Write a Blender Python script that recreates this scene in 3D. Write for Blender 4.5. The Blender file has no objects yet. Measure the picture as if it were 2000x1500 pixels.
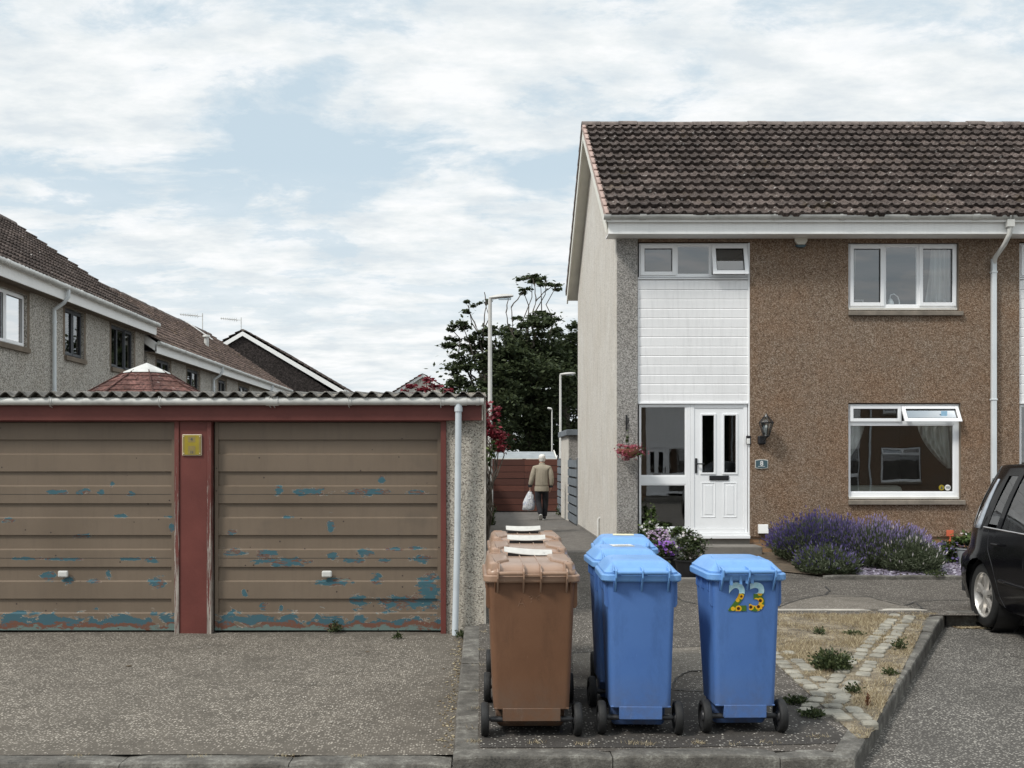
import bpy, bmesh, math, random
from math import sin, cos, pi, radians, sqrt, atan2
from mathutils import Vector, Matrix, Quaternion
random.seed(7)
S = bpy.context.scene
COL = S.collection
H, F, VX, VY = 1.69, 2100.0, 940.0, 898.0
def P(px, py, Y):            # a measured point of the site at depth Y
    return Vector(((px-VX)*Y/F, Y, H-(py-VY)*Y/F))
def lerp(a, b, t): return a+(b-a)*t
def clamp(x, a, b): return max(a, min(b, x))
def ground(Y):               # height of pavement and footpath
    if Y < 17: return 0.022*(max(Y, 6.1)-6.5)
    if Y < 24: return 0.231
    return lerp(0.231, 0.15, clamp((Y-24)/6, 0, 1))
def road(Y): return -0.12+0.018*(clamp(Y, 6.2, 17)-6.2)

# ---------------------------------------------------------------- materials
class N:
    def __init__(s, name):
        s.m = bpy.data.materials.new(name); s.m.use_nodes = True
        s.t = s.m.node_tree; s.t.nodes.clear()
        s.out = s.t.nodes.new('ShaderNodeOutputMaterial')
        s.tc = s.t.nodes.new('ShaderNodeTexCoord')
        s.P = s.tc.outputs['Object']
    def n(s, kind, **kw):
        nd = s.t.nodes.new(kind)
        for k, v in kw.items(): setattr(nd, k, v)
        return nd
    def set(s, sock, v):
        if isinstance(v, bpy.types.NodeSocket): s.t.links.new(v, sock)
        else:
            if isinstance(v, (tuple, list)) and len(v) == 3 and sock.type == 'RGBA': v = (*v, 1)
            sock.default_value = v
    def noise(s, scale, detail=3, rough=0.55, vec=None, dist=0.0):
        nd = s.n('ShaderNodeTexNoise'); s.set(nd.inputs['Vector'], vec or s.P)
        nd.inputs['Scale'].default_value = scale; nd.inputs['Detail'].default_value = detail
        nd.inputs['Roughness'].default_value = rough; nd.inputs['Distortion'].default_value = dist
        return nd.outputs['Fac']
    def voro(s, scale, vec=None, out='Distance', feature='F1', rnd=1.0):
        nd = s.n('ShaderNodeTexVoronoi', feature=feature); s.set(nd.inputs['Vector'], vec or s.P)
        nd.inputs['Scale'].default_value = scale; nd.inputs['Randomness'].default_value = rnd
        return nd.outputs[out]
    def mapv(s, scale=(1,1,1), loc=(0,0,0), rot=(0,0,0), vec=None):
        nd = s.n('ShaderNodeMapping'); s.set(nd.inputs['Vector'], vec or s.P)
        nd.inputs['Scale'].default_value = scale; nd.inputs['Location'].default_value = loc; nd.inputs['Rotation'].default_value = rot
        return nd.outputs[0]
    def ramp(s, fac, stops, interp='LINEAR'):
        nd = s.n('ShaderNodeValToRGB'); s.set(nd.inputs[0], fac); cr = nd.color_ramp; cr.interpolation = interp
        while len(cr.elements) < len(stops): cr.elements.new(0.5)
        for e, (p, c) in zip(cr.elements, stops):
            e.position = p; e.color = (c, c, c, 1) if isinstance(c, (int, float)) else (*c, 1)
        return nd.outputs[0]
    def math(s, op, a, b=0.0, c=0.0, cl=False):
        nd = s.n('ShaderNodeMath', operation=op, use_clamp=cl)
        s.set(nd.inputs[0], a); s.set(nd.inputs[1], b); s.set(nd.inputs[2], c)
        return nd.outputs[0]
    def vm(s, op, a, b=(0,0,0), out=0):
        nd = s.n('ShaderNodeVectorMath', operation=op); s.set(nd.inputs[0], a); s.set(nd.inputs[1], b)
        return nd.outputs[out]
    def mix(s, fac, a, b, mode='MIX'):
        nd = s.n('ShaderNodeMix', data_type='RGBA', blend_type=mode)
        s.set(nd.inputs[0], fac); s.set(nd.inputs[6], a); s.set(nd.inputs[7], b)
        return nd.outputs[2]
    def sep(s, v):
        nd = s.n('ShaderNodeSeparateXYZ'); s.set(nd.inputs[0], v); return nd.outputs
    def bump(s, h, strength=0.5, dist=0.01, normal=None):
        nd = s.n('ShaderNodeBump'); s.set(nd.inputs['Height'], h)
        nd.inputs['Strength'].default_value = strength; nd.inputs['Distance'].default_value = dist
        if normal: s.set(nd.inputs['Normal'], normal)
        return nd.outputs[0]
    def pr(s, col, rough=0.6, normal=None, metal=0.0, spec=0.5, coat=0.0, trans=0.0, emis=None, estr=0, sub=0):
        b = s.n('ShaderNodeBsdfPrincipled')
        s.set(b.inputs['Base Color'], col); s.set(b.inputs['Roughness'], rough)
        b.inputs['Metallic'].default_value = metal; b.inputs['Specular IOR Level'].default_value = spec
        b.inputs['Coat Weight'].default_value = coat; b.inputs['Transmission Weight'].default_value = trans
        if normal: s.set(b.inputs['Normal'], normal)
        s.t.links.new(b.outputs[0], s.out.inputs[0]); s.b = b
        return s.m

def simple(name, col, rough=0.6, var=0.15, scale=3.0, bump=0.0, bs=60, metal=0.0, spec=0.5, coat=0.0, dirt=0.0, streak=False):
    g = N(name)
    f = g.noise(scale, 4)
    lo = tuple(c*(1-var) for c in col); hi = tuple(min(1, c*(1+var)) for c in col)
    c = g.ramp(f, [(0.3, lo), (0.7, hi)])
    if dirt:
        v = g.mapv((9, 9, 0.8)) if streak else g.P
        d = g.ramp(g.noise(2.2 if streak else 5.0, 5, 0.65, vec=v), [(0.48, 0.0), (0.75, 1.0)])
        c = g.mix(g.math('MULTIPLY', d, dirt), c, tuple(x*0.35+0.01 for x in col))
    nm = g.bump(g.noise(bs, 3), bump, 0.01) if bump else None
    return g.pr(c, rough, nm, metal, spec, coat)

def roughcast(name, cols, scale=42, bump=0.6, big=None, streaks=0.0, light=None, stain=None):
    g = N(name)
    v = g.voro(scale, out='Color')
    r = g.sep(v)[0]
    st = [(i/(len(cols)-1)*0.9+0.03, c) for i, c in enumerate(cols)]
    c = g.ramp(r, st)
    if big:
        f = g.ramp(g.noise(0.9, 6, 0.7), [(0.38, 0.0), (0.66, 1.0)])
        c = g.mix(g.math('MULTIPLY', f, 0.75), c, g.mix(1.0, c, big, 'MULTIPLY'))
    if streaks:
        f = g.ramp(g.noise(3.0, 5, 0.7, vec=g.mapv((7, 7, 0.45))), [(0.45, 0.0), (0.8, 1.0)])
        c = g.mix(g.math('MULTIPLY', f, streaks), c, (0.16, 0.14, 0.12))
    if stain:      # pale scuffs and ground splash
        f = g.ramp(g.noise(2.3, 6, 0.75), [(0.66, 0.0), (0.74, 1.0)])
        c = g.mix(g.math('MULTIPLY', f, 0.35), c, stain)
    h = g.math('ADD', g.voro(scale, out='Distance'), g.noise(scale*2.1, 2))
    return g.pr(c, 0.95, g.bump(h, bump, 0.015), spec=0.15)

def tiles_mat(name, base, lich=0.5, moss=(0.10, 0.07, 0.02), mossamt=0.3):
    g = N(name)
    at = g.n('ShaderNodeAttribute', attribute_name='tile'); tv = at.outputs['Fac']
    c = g.ramp(tv, [(0.0, tuple(x*0.62 for x in base)), (0.5, base), (1.0, tuple(min(1, x*1.6) for x in base))])
    n1 = g.noise(22, 6, 0.75)
    c = g.mix(g.ramp(n1, [(0.42, 0.0), (0.62, 0.95)]), c, tuple(x*0.22 for x in base))
    l = g.ramp(g.noise(12, 5, 0.8), [(0.56, 0.0), (0.66, 1.0)])
    l2 = g.ramp(g.noise(0.9, 3), [(0.3, 0.3), (0.7, 1.0)])
    c = g.mix(g.math('MULTIPLY', g.math('MULTIPLY', l, l2), lich), c, (0.27, 0.225, 0.205))
    w = g.ramp(g.voro(7, out='Distance'), [(0.10, 1.0), (0.18, 0.0)])
    w = g.math('MULTIPLY', w, g.ramp(g.noise(3.3, 3), [(0.45, 0.0), (0.6, 1.0)]))
    c = g.mix(g.math('MULTIPLY', w, lich), c, (0.52, 0.49, 0.46))
    m = g.ramp(g.noise(1.6, 5, 0.7), [(0.58, 0.0), (0.72, 1.0)])
    c = g.mix(g.math('MULTIPLY', m, mossamt), c, moss)
    return g.pr(c, 0.92, g.bump(n1, 0.8, 0.02), spec=0.2)

def asphalt(name, base, chip, chipthr=0.62, scale=75, patch=0.5, dark=None, worn=None):
    g = N(name)
    vc = g.sep(g.voro(scale, out='Color'))
    vd = g.voro(scale, out='Distance')
    big = g.noise(0.55, 5, 0.6)
    mid = g.noise(5, 6, 0.7)
    f = g.math('ADD', g.math('MULTIPLY', big, patch), g.math('MULTIPLY', mid, 0.35))
    thr = g.math('SUBTRACT', chipthr+patch*0.5+0.17, f)
    if worn:      # chippings worn away near the edges of the bay
        xx, yy_, _z = g.sep(g.P)[0:3]; wob = g.math('MULTIPLY', g.math('SUBTRACT', g.noise(2.5, 6, 0.7), 0.5), 0.5); e = None
        for (ax, lim, sg, wd) in worn:
            q = g.math('MULTIPLY', g.math('SUBTRACT', (xx if ax == 'x' else yy_), lim), sg/wd); q = g.math('ADD', q, wob); q = g.math('SUBTRACT', 1.0, q, cl=True); e = q if e is None else g.math('MAXIMUM', e, q)
        thr = g.math('ADD', thr, g.math('MULTIPLY', e, 0.35))
    is_chip = g.math('GREATER_THAN', vc[0], thr)
    near = g.ramp(vd, [(0.25, 1.0), (0.5, 0.0)])
    is_chip = g.math('MULTIPLY', is_chip, near)
    chipc = g.ramp(vc[1], [(0.0, tuple(x*0.55 for x in chip)), (1.0, chip)])
    b = g.mix(g.ramp(mid, [(0.3, 0.0), (0.7, 1.0)]), tuple(x*0.7 for x in base), tuple(x*1.3 for x in base))
    b = g.mix(g.ramp(g.noise(140, 2), [(0.35, 0.0), (0.65, 0.8)]), b, tuple(x*0.55 for x in base))
    c = g.mix(is_chip, b, chipc)
    st = g.ramp(g.noise(0.9, 7, 0.74, dist=0.5), [(0.48, 0.0), (0.68, 1.0)])
    c = g.mix(g.math('MULTIPLY', st, 0.6), c, dark or tuple(x*0.6 for x in base))
    h = g.math('ADD', g.math('MULTIPLY', is_chip, 0.6), g.noise(90, 3))
    return g.pr(c, 0.95, g.bump(h, 0.5, 0.008), spec=0.2)

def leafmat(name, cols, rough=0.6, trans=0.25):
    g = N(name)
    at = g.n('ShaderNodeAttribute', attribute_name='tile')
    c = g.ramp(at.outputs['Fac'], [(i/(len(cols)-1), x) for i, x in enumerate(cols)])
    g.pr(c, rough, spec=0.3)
    tl = g.n('ShaderNodeBsdfTranslucent'); g.set(tl.inputs[0], c)
    mx = g.n('ShaderNodeMixShader'); mx.inputs[0].default_value = trans
    g.t.links.new(g.b.outputs[0], mx.inputs[1]); g.t.links.new(tl.outputs[0], mx.inputs[2])
    g.t.links.new(mx.outputs[0], g.out.inputs[0])
    return g.m

def glassmat(name, refl=0.2, tint=(0.85, 0.9, 0.9)):
    g = N(name)
    tr = g.n('ShaderNodeBsdfTransparent'); g.set(tr.inputs[0], tint)
    gl = g.n('ShaderNodeBsdfGlossy'); gl.inputs['Roughness'].default_value = 0.0
    g.set(gl.inputs['Normal'], g.bump(g.noise(1.2, 2), 0.03, 0.02))
    fr = g.n('ShaderNodeFresnel'); fr.inputs[0].default_value = 1.5
    f = g.math('ADD', g.math('MULTIPLY', fr.outputs[0], 1.0), refl, cl=True)
    mx = g.n('ShaderNodeMixShader'); g.set(mx.inputs[0], f)
    g.t.links.new(tr.outputs[0], mx.inputs[1]); g.t.links.new(gl.outputs[0], mx.inputs[2])
    g.t.links.new(mx.outputs[0], g.out.inputs[0])
    return g.m

M = {}
M['upvc'] = simple('upvc', (0.87, 0.88, 0.89), 0.35, 0.03, 2.0, dirt=0.06)
M['cladding'] = simple('cladding', (0.88, 0.88, 0.88), 0.4, 0.03, 1.5, dirt=0.18, streak=True)
M['fascia'] = simple('fascia', (0.86, 0.86, 0.84), 0.5, 0.04, 1.2, dirt=0.10, streak=True)
M['gutter'] = simple('gutter', (0.58, 0.58, 0.55), 0.5, 0.15, 2.0, dirt=0.5)
M['pipe'] = simple('pipe', (0.66, 0.70, 0.72), 0.45, 0.05, 2.0, dirt=0.12)
M['pipe2'] = simple('pipe2', (0.55, 0.60, 0.63), 0.5, 0.06, 2.0, dirt=0.2)
M['brownwall'] = roughcast('brownwall', [(0.115, 0.079, 0.054), (0.175, 0.124, 0.087), (0.218, 0.159, 0.114), (0.268, 0.20, 0.147), (0.36, 0.295, 0.235)], 78, 0.55, streaks=0.16, big=(1.0, 0.82, 0.68), stain=(0.34, 0.29, 0.25))
M['greywall'] = roughcast('greywall', [(0.15, 0.143, 0.135), (0.27, 0.26, 0.245), (0.37, 0.355, 0.335), (0.50, 0.48, 0.455)], 80, 0.5, big=(0.85, 0.83, 0.8))
M['creamwall'] = roughcast('creamwall', [(0.54, 0.51, 0.46), (0.68, 0.65, 0.595), (0.76, 0.73, 0.68)], 60, 0.45, big=(0.90, 0.87, 0.83), streaks=0.42)
M['garagewall'] = roughcast('garagewall', [(0.20, 0.18, 0.15), (0.55, 0.51, 0.44), (0.68, 0.63, 0.55), (0.78, 0.74, 0.66)], 105, 0.9, big=(0.9, 0.87, 0.82))
M['terracewall'] = roughcast('terracewall', [(0.15, 0.14, 0.125), (0.34, 0.32, 0.285), (0.47, 0.445, 0.40), (0.60, 0.57, 0.52)], 52, 0.5, big=(0.85, 0.82, 0.78), streaks=0.2)
M['darkwall'] = roughcast('darkwall', [(0.02, 0.017, 0.016), (0.035, 0.03, 0.028), (0.06, 0.05, 0.048)], 20, 0.5, big=(0.8, 0.8, 0.8))
M['band'] = simple('band', (0.17, 0.135, 0.10), 0.9, 0.2, 3, 0.4, 80, dirt=0.3)
M['rooftile'] = tiles_mat('rooftile', (0.098, 0.077, 0.068), 0.8)
M['rooftile2'] = tiles_mat('rooftile2', (0.17, 0.125, 0.105), 0.45, (0.17, 0.12, 0.05), 0.6)
M['verge'] = simple('verge', (0.40, 0.29, 0.25), 0.85, 0.2, 8, 0.3, 60, dirt=0.35)
M['ridge'] = simple('ridge', (0.16, 0.13, 0.115), 0.9, 0.35, 9, 0.6, 50, dirt=0.5)
M['stone'] = simple('stone', (0.22, 0.19, 0.155), 0.9, 0.2, 6, 0.4, 90, dirt=0.4)
M['paintsill'] = simple('paintsill', (0.60, 0.58, 0.53), 0.6, 0.08, 4, dirt=0.3)
M['conc'] = simple('conc', (0.20, 0.185, 0.165), 0.95, 0.3, 5, 0.6, 110, dirt=0.5)
M['conclight'] = simple('conclight', (0.42, 0.39, 0.34), 0.95, 0.25, 6, 0.5, 110, dirt=0.4)
M['glass'] = glassmat('glass', 0.21)
M['glassdark'] = glassmat('glassdark', 0.06, (0.8, 0.83, 0.83))
M['glassup'] = glassmat('glassup', 0.20, (0.8, 0.85, 0.87))
M['rubberseal'] = simple('rubberseal', (0.02, 0.02, 0.02), 0.6, 0.1)
M['black'] = simple('black', (0.015, 0.015, 0.017), 0.4, 0.1)
M['anthracite'] = simple('anthracite', (0.035, 0.04, 0.048), 0.45, 0.1)
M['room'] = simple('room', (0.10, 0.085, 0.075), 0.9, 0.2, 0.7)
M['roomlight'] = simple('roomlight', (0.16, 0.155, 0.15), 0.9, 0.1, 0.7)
M['white'] = simple('white', (0.78, 0.78, 0.76), 0.5, 0.04, 3)
M['cream'] = simple('cream', (0.72, 0.70, 0.62), 0.5, 0.05, 3, dirt=0.1)
g = N('curtain'); w = g.n('ShaderNodeTexWave', wave_type='BANDS', bands_direction='X'); g.set(w.inputs[0], g.P); w.inputs['Scale'].default_value = 4.5; w.inputs['Distortion'].default_value = 1.5
M['curtain'] = g.pr(g.ramp(w.outputs['Fac'], [(0.0, (0.62, 0.61, 0.56)), (1.0, (0.82, 0.81, 0.77))]), 0.9, g.bump(w.outputs['Fac'], 0.6, 0.03))
M['redpaint'] = None
g = N('redpaint')
c = g.ramp(g.noise(2.5, 5), [(0.3, (0.105, 0.026, 0.020)), (0.7, (0.150, 0.040, 0.031))])
edge = g.math('SUBTRACT', 1.0, g.math('ABSOLUTE', 0.0))
c = g.mix(g.ramp(g.noise(14, 6, 0.8, vec=g.mapv((3, 3, 0.5))), [(0.62, 0.0), (0.7, 0.7)]), c, (0.05, 0.014, 0.012))
M['redpaint'] = g.pr(c, 0.55, g.bump(g.noise(30, 3), 0.25, 0.005), spec=0.4)
g = N('bareboard')       # red board whose paint has split along its length down to grey wood
c = g.ramp(g.noise(2.5, 5), [(0.3, (0.105, 0.026, 0.020)), (0.7, (0.150, 0.040, 0.031))])
z = g.sep(g.P)[2]
f = g.math('SUBTRACT', g.noise(5, 6, 0.75, vec=g.mapv((14, 14, 0.6))), g.math('MULTIPLY', z, 0.11))
f = g.ramp(f, [(0.40, 0.0), (0.43, 1.0)])
wood = g.ramp(g.noise(60, 3, vec=g.mapv((1, 1, 0.06))), [(0.3, (0.16, 0.13, 0.11)), (0.7, (0.46, 0.42, 0.37))])
M['bareboard'] = g.pr(g.mix(f, c, wood), 0.7, g.bump(f, 0.5, 0.004))
M['corr'] = None
g = N('cement_sheet')
c = g.ramp(g.noise(7, 6, 0.7), [(0.3, (0.055, 0.052, 0.045)), (0.5, (0.16, 0.15, 0.135)), (0.75, (0.33, 0.31, 0.28))])
c = g.mix(g.ramp(g.noise(25, 4, 0.7), [(0.55, 0.0), (0.65, 0.8)]), c, (0.04, 0.035, 0.02))
M['corr'] = g.pr(c, 0.95, g.bump(g.noise(30, 4, 0.7), 0.8, 0.01))
M['road'] = asphalt('road', (0.105, 0.097, 0.087), (0.46, 0.43, 0.38), 0.42, 60, 1.1)
M['apron'] = asphalt('apron', (0.145, 0.128, 0.106), (0.52, 0.47, 0.40), 0.46, 58, 0.5, worn=[('x', -0.22, -1, 0.45), ('y', 10.5, -1, 0.30), ('y', 6.5, 1, 0.28)])
M['pavement'] = asphalt('pavement', (0.105, 0.093, 0.080), (0.48, 0.44, 0.39), 0.72, 62, 0.7)
M['apronedge'] = asphalt('apronedge', (0.145, 0.128, 0.108), (0.40, 0.36, 0.31), 0.86, 60, 0.4)
M['pavedark'] = asphalt('pavedark', (0.068, 0.062, 0.056), (0.50, 0.47, 0.42), 0.80, 60, 0.7)
M['pavelight'] = asphalt('pavelight', (0.175, 0.155, 0.13), (0.42, 0.38, 0.33), 0.62, 60, 0.4)
M['pathmat'] = asphalt('pathmat', (0.165, 0.152, 0.137), (0.36, 0.33, 0.30), 0.72, 50, 0.6)
M['seam'] = simple('seam', (0.035, 0.032, 0.030), 0.9, 0.2)
M['tar'] = simple('tar', (0.06, 0.055, 0.052), 0.9, 0.3, 8, 0.4)
M['soil'] = simple('soil', (0.10, 0.075, 0.05), 1, 0.4, 6, 0.8, 50)
g = N('drysoil')
c = g.ramp(g.noise(6, 6, 0.75), [(0.36, (0.10, 0.082, 0.06)), (0.5, (0.22, 0.18, 0.125)), (0.66, (0.42, 0.36, 0.26))])
M['drysoil'] = g.pr(c, 1, g.bump(g.noise(40, 5, 0.8), 1.0, 0.02))
M['sett'] = simple('sett', (0.28, 0.262, 0.215), 0.95, 0.35, 7, 0.9, 60, dirt=0.8)
M['kerb'] = None
g = N('kerbstone')
c = g.ramp(g.noise(6, 6, 0.75), [(0.36, (0.045, 0.043, 0.038)), (0.5, (0.115, 0.108, 0.095)), (0.70, (0.33, 0.32, 0.28))])
c = g.mix(g.ramp(g.noise(60, 3, 0.7), [(0.4, 0.0), (0.6, 0.7)]), c, (0.11, 0.10, 0.085))
M['kerb'] = g.pr(c, 0.95, g.bump(g.noise(70, 4, 0.7), 0.8, 0.01))
def binplastic(name, col, fade, r=0.5):
    g = N(name)
    c = g.mix(g.ramp(g.noise(3, 5, 0.6), [(0.35, 0.0), (0.75, 1.0)]), col, fade)
    sc = g.ramp(g.noise(7, 7, 0.8, vec=g.mapv((1, 1, 0.35), (2, 1, 0)), dist=0.2), [(0.50, 0.0), (0.72, 0.35)])
    scr = g.ramp(g.noise(26, 5, 0.8, vec=g.mapv((1, 1, 0.12), rot=(0, 0.5, 0))), [(0.64, 0.0), (0.70, 0.35)])
    c = g.mix(scr, c, tuple(min(.8, x*1.5+.07) for x in fade))
    grime = g.math('MULTIPLY', g.math('SUBTRACT', 1.0, g.math('MULTIPLY', g.sep(g.P)[2], 2.6), cl=True), g.ramp(g.noise(11, 5, 0.7), [(0.35, 0.1), (0.65, 0.75)]))
    c = g.mix(grime, c, (0.10, 0.09, 0.075))
    c = g.mix(sc, c, tuple(x*0.45 for x in col))
    return g.pr(c, r, g.bump(g.noise(160, 2), 0.12, 0.003), spec=0.45)
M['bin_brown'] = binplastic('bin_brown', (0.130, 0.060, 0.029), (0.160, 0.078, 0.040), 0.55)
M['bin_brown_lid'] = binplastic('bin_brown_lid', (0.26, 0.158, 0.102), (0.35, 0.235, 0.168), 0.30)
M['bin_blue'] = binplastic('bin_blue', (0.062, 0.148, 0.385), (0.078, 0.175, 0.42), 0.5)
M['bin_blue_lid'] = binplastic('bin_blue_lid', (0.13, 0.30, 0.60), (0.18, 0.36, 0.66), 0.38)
M['rubber'] = simple('rubber', (0.010, 0.010, 0.010), 0.7, 0.3, 12, 0.2)
M['plate'] = simple('plate', (0.50, 0.485, 0.45), 0.45, 0.12, 18, dirt=0.3)
M['axle'] = simple('axle', (0.035, 0.035, 0.037), 0.45, 0.2, 9)
g = N('label')
c = g.ramp(g.noise(3, 5), [(0.35, (0.58, 0.57, 0.53)), (0.75, (0.70, 0.70, 0.66))])
M['label'] = g.pr(g.mix(g.ramp(g.noise(35, 5, 0.8), [(0.56, 0.0), (0.66, 0.6)]), c, (0.32, 0.33, 0.32)), 0.5)
M['labely'] = simple('labely', (0.70, 0.66, 0.44), 0.5, 0.1, 20)
M['ink'] = simple('ink', (0.06, 0.07, 0.09), 0.6, 0.1)
g = N('sunflower')       # sticker print: pale sky above, sunflowers below
x, y, z = g.sep(g.P)[0:3]
v = g.n('ShaderNodeTexVoronoi'); g.set(v.inputs['Vector'], g.mapv((1, 0, 1))); v.inputs['Scale'].default_value = 26
d = v.outputs['Distance']
fl = g.ramp(d, [(0.0, (0.03, 0.012, 0.006)), (0.24, (0.05, 0.02, 0.008)), (0.28, (0.62, 0.30, 0.01)), (0.46, (0.75, 0.45, 0.02)), (0.52, (0.06, 0.14, 0.02))])
sk = g.ramp(g.noise(40, 3), [(0.3, (0.30, 0.62, 0.74)), (0.7, (0.62, 0.80, 0.84))])
f = g.math('GREATER_THAN', g.math('ADD', z, g.math('MULTIPLY', g.noise(30, 2), 0.03)), 0.884)
M['sunflower'] = g.pr(g.mix(f, fl, sk), 0.35)
M['carpaint'] = simple('carpaint', (0.004, 0.004, 0.005), 0.10, 0.2, 2, coat=0.0, dirt=0.0, spec=0.12)
M['carplastic'] = simple('carplastic', (0.02, 0.02, 0.021), 0.5, 0.2, 9)
M['carglass'] = glassmat('carglass', 0.12, (0.45, 0.5, 0.5))
M['carinterior'] = simple('carinterior', (0.05, 0.05, 0.052), 0.8, 0.2, 3)
M['alloy'] = simple('alloy', (0.55, 0.53, 0.50), 0.35, 0.1, 9, metal=0.7, dirt=0.35)
M['chrome'] = simple('chrome', (0.7, 0.7, 0.72), 0.12, 0.02, 2, metal=1.0)
M['lamp_sheen'] = simple('lamp_sheen', (0.30, 0.33, 0.37), 0.12, 0.2, 14, coat=1.0)  # bluish reflection painted into the lens colour
M['redwood'] = None
g = N('redwood')
at = g.n('ShaderNodeAttribute', attribute_name='tile')
c = g.ramp(at.outputs['Fac'], [(0, (0.065, 0.022, 0.015)), (1, (0.13, 0.044, 0.028))])
c = g.mix(g.ramp(g.noise(8, 5, 0.7, vec=g.mapv((0.5, 1, 8))), [(0.45, 0.0), (0.7, 0.6)]), c, (0.05, 0.018, 0.013))
M['redwood'] = g.pr(c, 0.8)
M['greyslat'] = simple('greyslat', (0.16, 0.18, 0.20), 0.8, 0.2, 4, 0.3, 40, dirt=0.2)
M['felt'] = simple('felt', (0.26, 0.28, 0.29), 0.9, 0.15, 4, 0.4, 80, dirt=0.2)
M['redfelt'] = tiles_mat('redfelt', (0.16, 0.08, 0.068), 0.3, (0.3, 0.16, 0.12), 0.3)
M['wood'] = simple('wood', (0.14, 0.10, 0.07), 0.85, 0.3, 5, 0.4, 50)
M['bark'] = simple('bark', (0.10, 0.085, 0.07), 0.95, 0.3, 6, 0.7, 30)
M['galv'] = simple('galv', (0.58, 0.57, 0.54), 0.55, 0.08, 3, dirt=0.15)
M['skin'] = simple('skin', (0.50, 0.29, 0.21), 0.6, 0.08)
M['jacket'] = simple('jacket', (0.30, 0.262, 0.20), 0.9, 0.12, 9, 0.5, 25)
M['trousers'] = simple('trousers', (0.016, 0.016, 0.019), 0.9, 0.3, 9, 0.5, 25)
M['cap'] = simple('cap', (0.75, 0.73, 0.68), 0.85, 0.05, 9)
M['carrier'] = None
g = N('carrier'); c = g.ramp(g.noise(9, 4, 0.7), [(0.35, (0.62, 0.66, 0.70)), (0.5, (0.72, 0.72, 0.72)), (0.62, (0.30, 0.36, 0.52)), (0.68, (0.66, 0.66, 0.66))])
M['carrier'] = g.pr(c, 0.35, g.bump(g.noise(16, 4, 0.6, dist=1.5), 1.0, 0.04), spec=0.5)
M['brick'] = None
g = N('brick'); b = g.n('ShaderNodeTexBrick'); g.set(b.inputs['Vector'], g.mapv(rot=(radians(90), 0, 0)))
b.inputs['Scale'].default_value = 1.0; b.inputs['Brick Width'].default_value = 0.225; b.inputs['Row Height'].default_value = 0.075; b.inputs['Mortar Size'].default_value = 0.006
for i, cc in ((1, (0.33, 0.20, 0.11)), (2, (0.27, 0.15, 0.08)), (3, (0.17, 0.14, 0.11))): b.inputs[i].default_value = (*cc, 1)
M['brick'] = g.pr(b.outputs[0], 0.9)
M['slatechip'] = None
g = N('slatechip'); at = g.n('ShaderNodeAttribute', attribute_name='tile')
M['slatechip'] = g.pr(g.ramp(at.outputs['Fac'], [(0, (0.10, 0.085, 0.12)), (0.6, (0.22, 0.19, 0.25)), (1, (0.42, 0.40, 0.46))]), 0.6)
M['leaf'] = leafmat('leaf', [(0.022, 0.032, 0.016), (0.045, 0.062, 0.028), (0.080, 0.100, 0.045), (0.135, 0.155, 0.080)], 0.7, 0.35)
M['redleaf'] = leafmat('redleaf', [(0.08, 0.010, 0.016), (0.22, 0.028, 0.042), (0.42, 0.11, 0.13)])
M['greenleaf'] = leafmat('greenleaf', [(0.025, 0.045, 0.014), (0.07, 0.11, 0.03), (0.15, 0.19, 0.06)])
M['lavleaf'] = leafmat('lavleaf', [(0.025, 0.035, 0.016), (0.065, 0.082, 0.042), (0.17, 0.19, 0.13)])
M['lavflower'] = leafmat('lavflower', [(0.06, 0.045, 0.15), (0.15, 0.12, 0.30), (0.38, 0.33, 0.57)])
M['dockleaf'] = leafmat('dockleaf', [(0.07, 0.025, 0.012), (0.15, 0.06, 0.03), (0.25, 0.12, 0.06)])
M['palelav'] = leafmat('palelav', [(0.14, 0.11, 0.24), (0.34, 0.28, 0.50), (0.55, 0.48, 0.66)])
M['pinkflower'] = leafmat('pinkflower', [(0.30, 0.05, 0.08), (0.45, 0.12, 0.16), (0.65, 0.33, 0.38)])
M['whiteflower'] = leafmat('whiteflower', [(0.55, 0.5, 0.5), (0.72, 0.68, 0.68), (0.8, 0.8, 0.78)])
M['lilacflower'] = leafmat('lilacflower', [(0.34, 0.2, 0.42), (0.6, 0.45, 0.62), (0.75, 0.65, 0.75)])
M['purpleflower'] = leafmat('purpleflower', [(0.16, 0.05, 0.36), (0.33, 0.14, 0.6), (0.5, 0.25, 0.7)])
M['weedleaf'] = leafmat('weedleaf', [(0.02, 0.03, 0.012), (0.05, 0.07, 0.026), (0.11, 0.13, 0.055)])
M['straw'] = leafmat('straw', [(0.16, 0.11, 0.06), (0.36, 0.29, 0.18), (0.62, 0.54, 0.37)])
M['orange'] = simple('orange', (0.60, 0.13, 0.06), 0.5, 0.1, 9)
M['terracotta'] = simple('terracotta', (0.30, 0.15, 0.09), 0.8, 0.2, 9)
M['signyellow'] = simple('signyellow', (0.30, 0.23, 0.015), 0.4, 0.12, 12)
M['signdull'] = simple('signdull', (0.25, 0.19, 0.06), 0.45, 0.1, 12)
M['signrim'] = simple('signrim', (0.55, 0.47, 0.36), 0.4, 0.1, 12)
M['plaque'] = simple('plaque', (0.055, 0.10, 0.12), 0.4, 0.1, 12)
M['stickerblue'] = simple('stickerblue', (0.30, 0.50, 0.66), 0.5, 0.1, 12)
M['pinktile'] = tiles_mat('pinktile', (0.30, 0.19, 0.16), 0.2)

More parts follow.
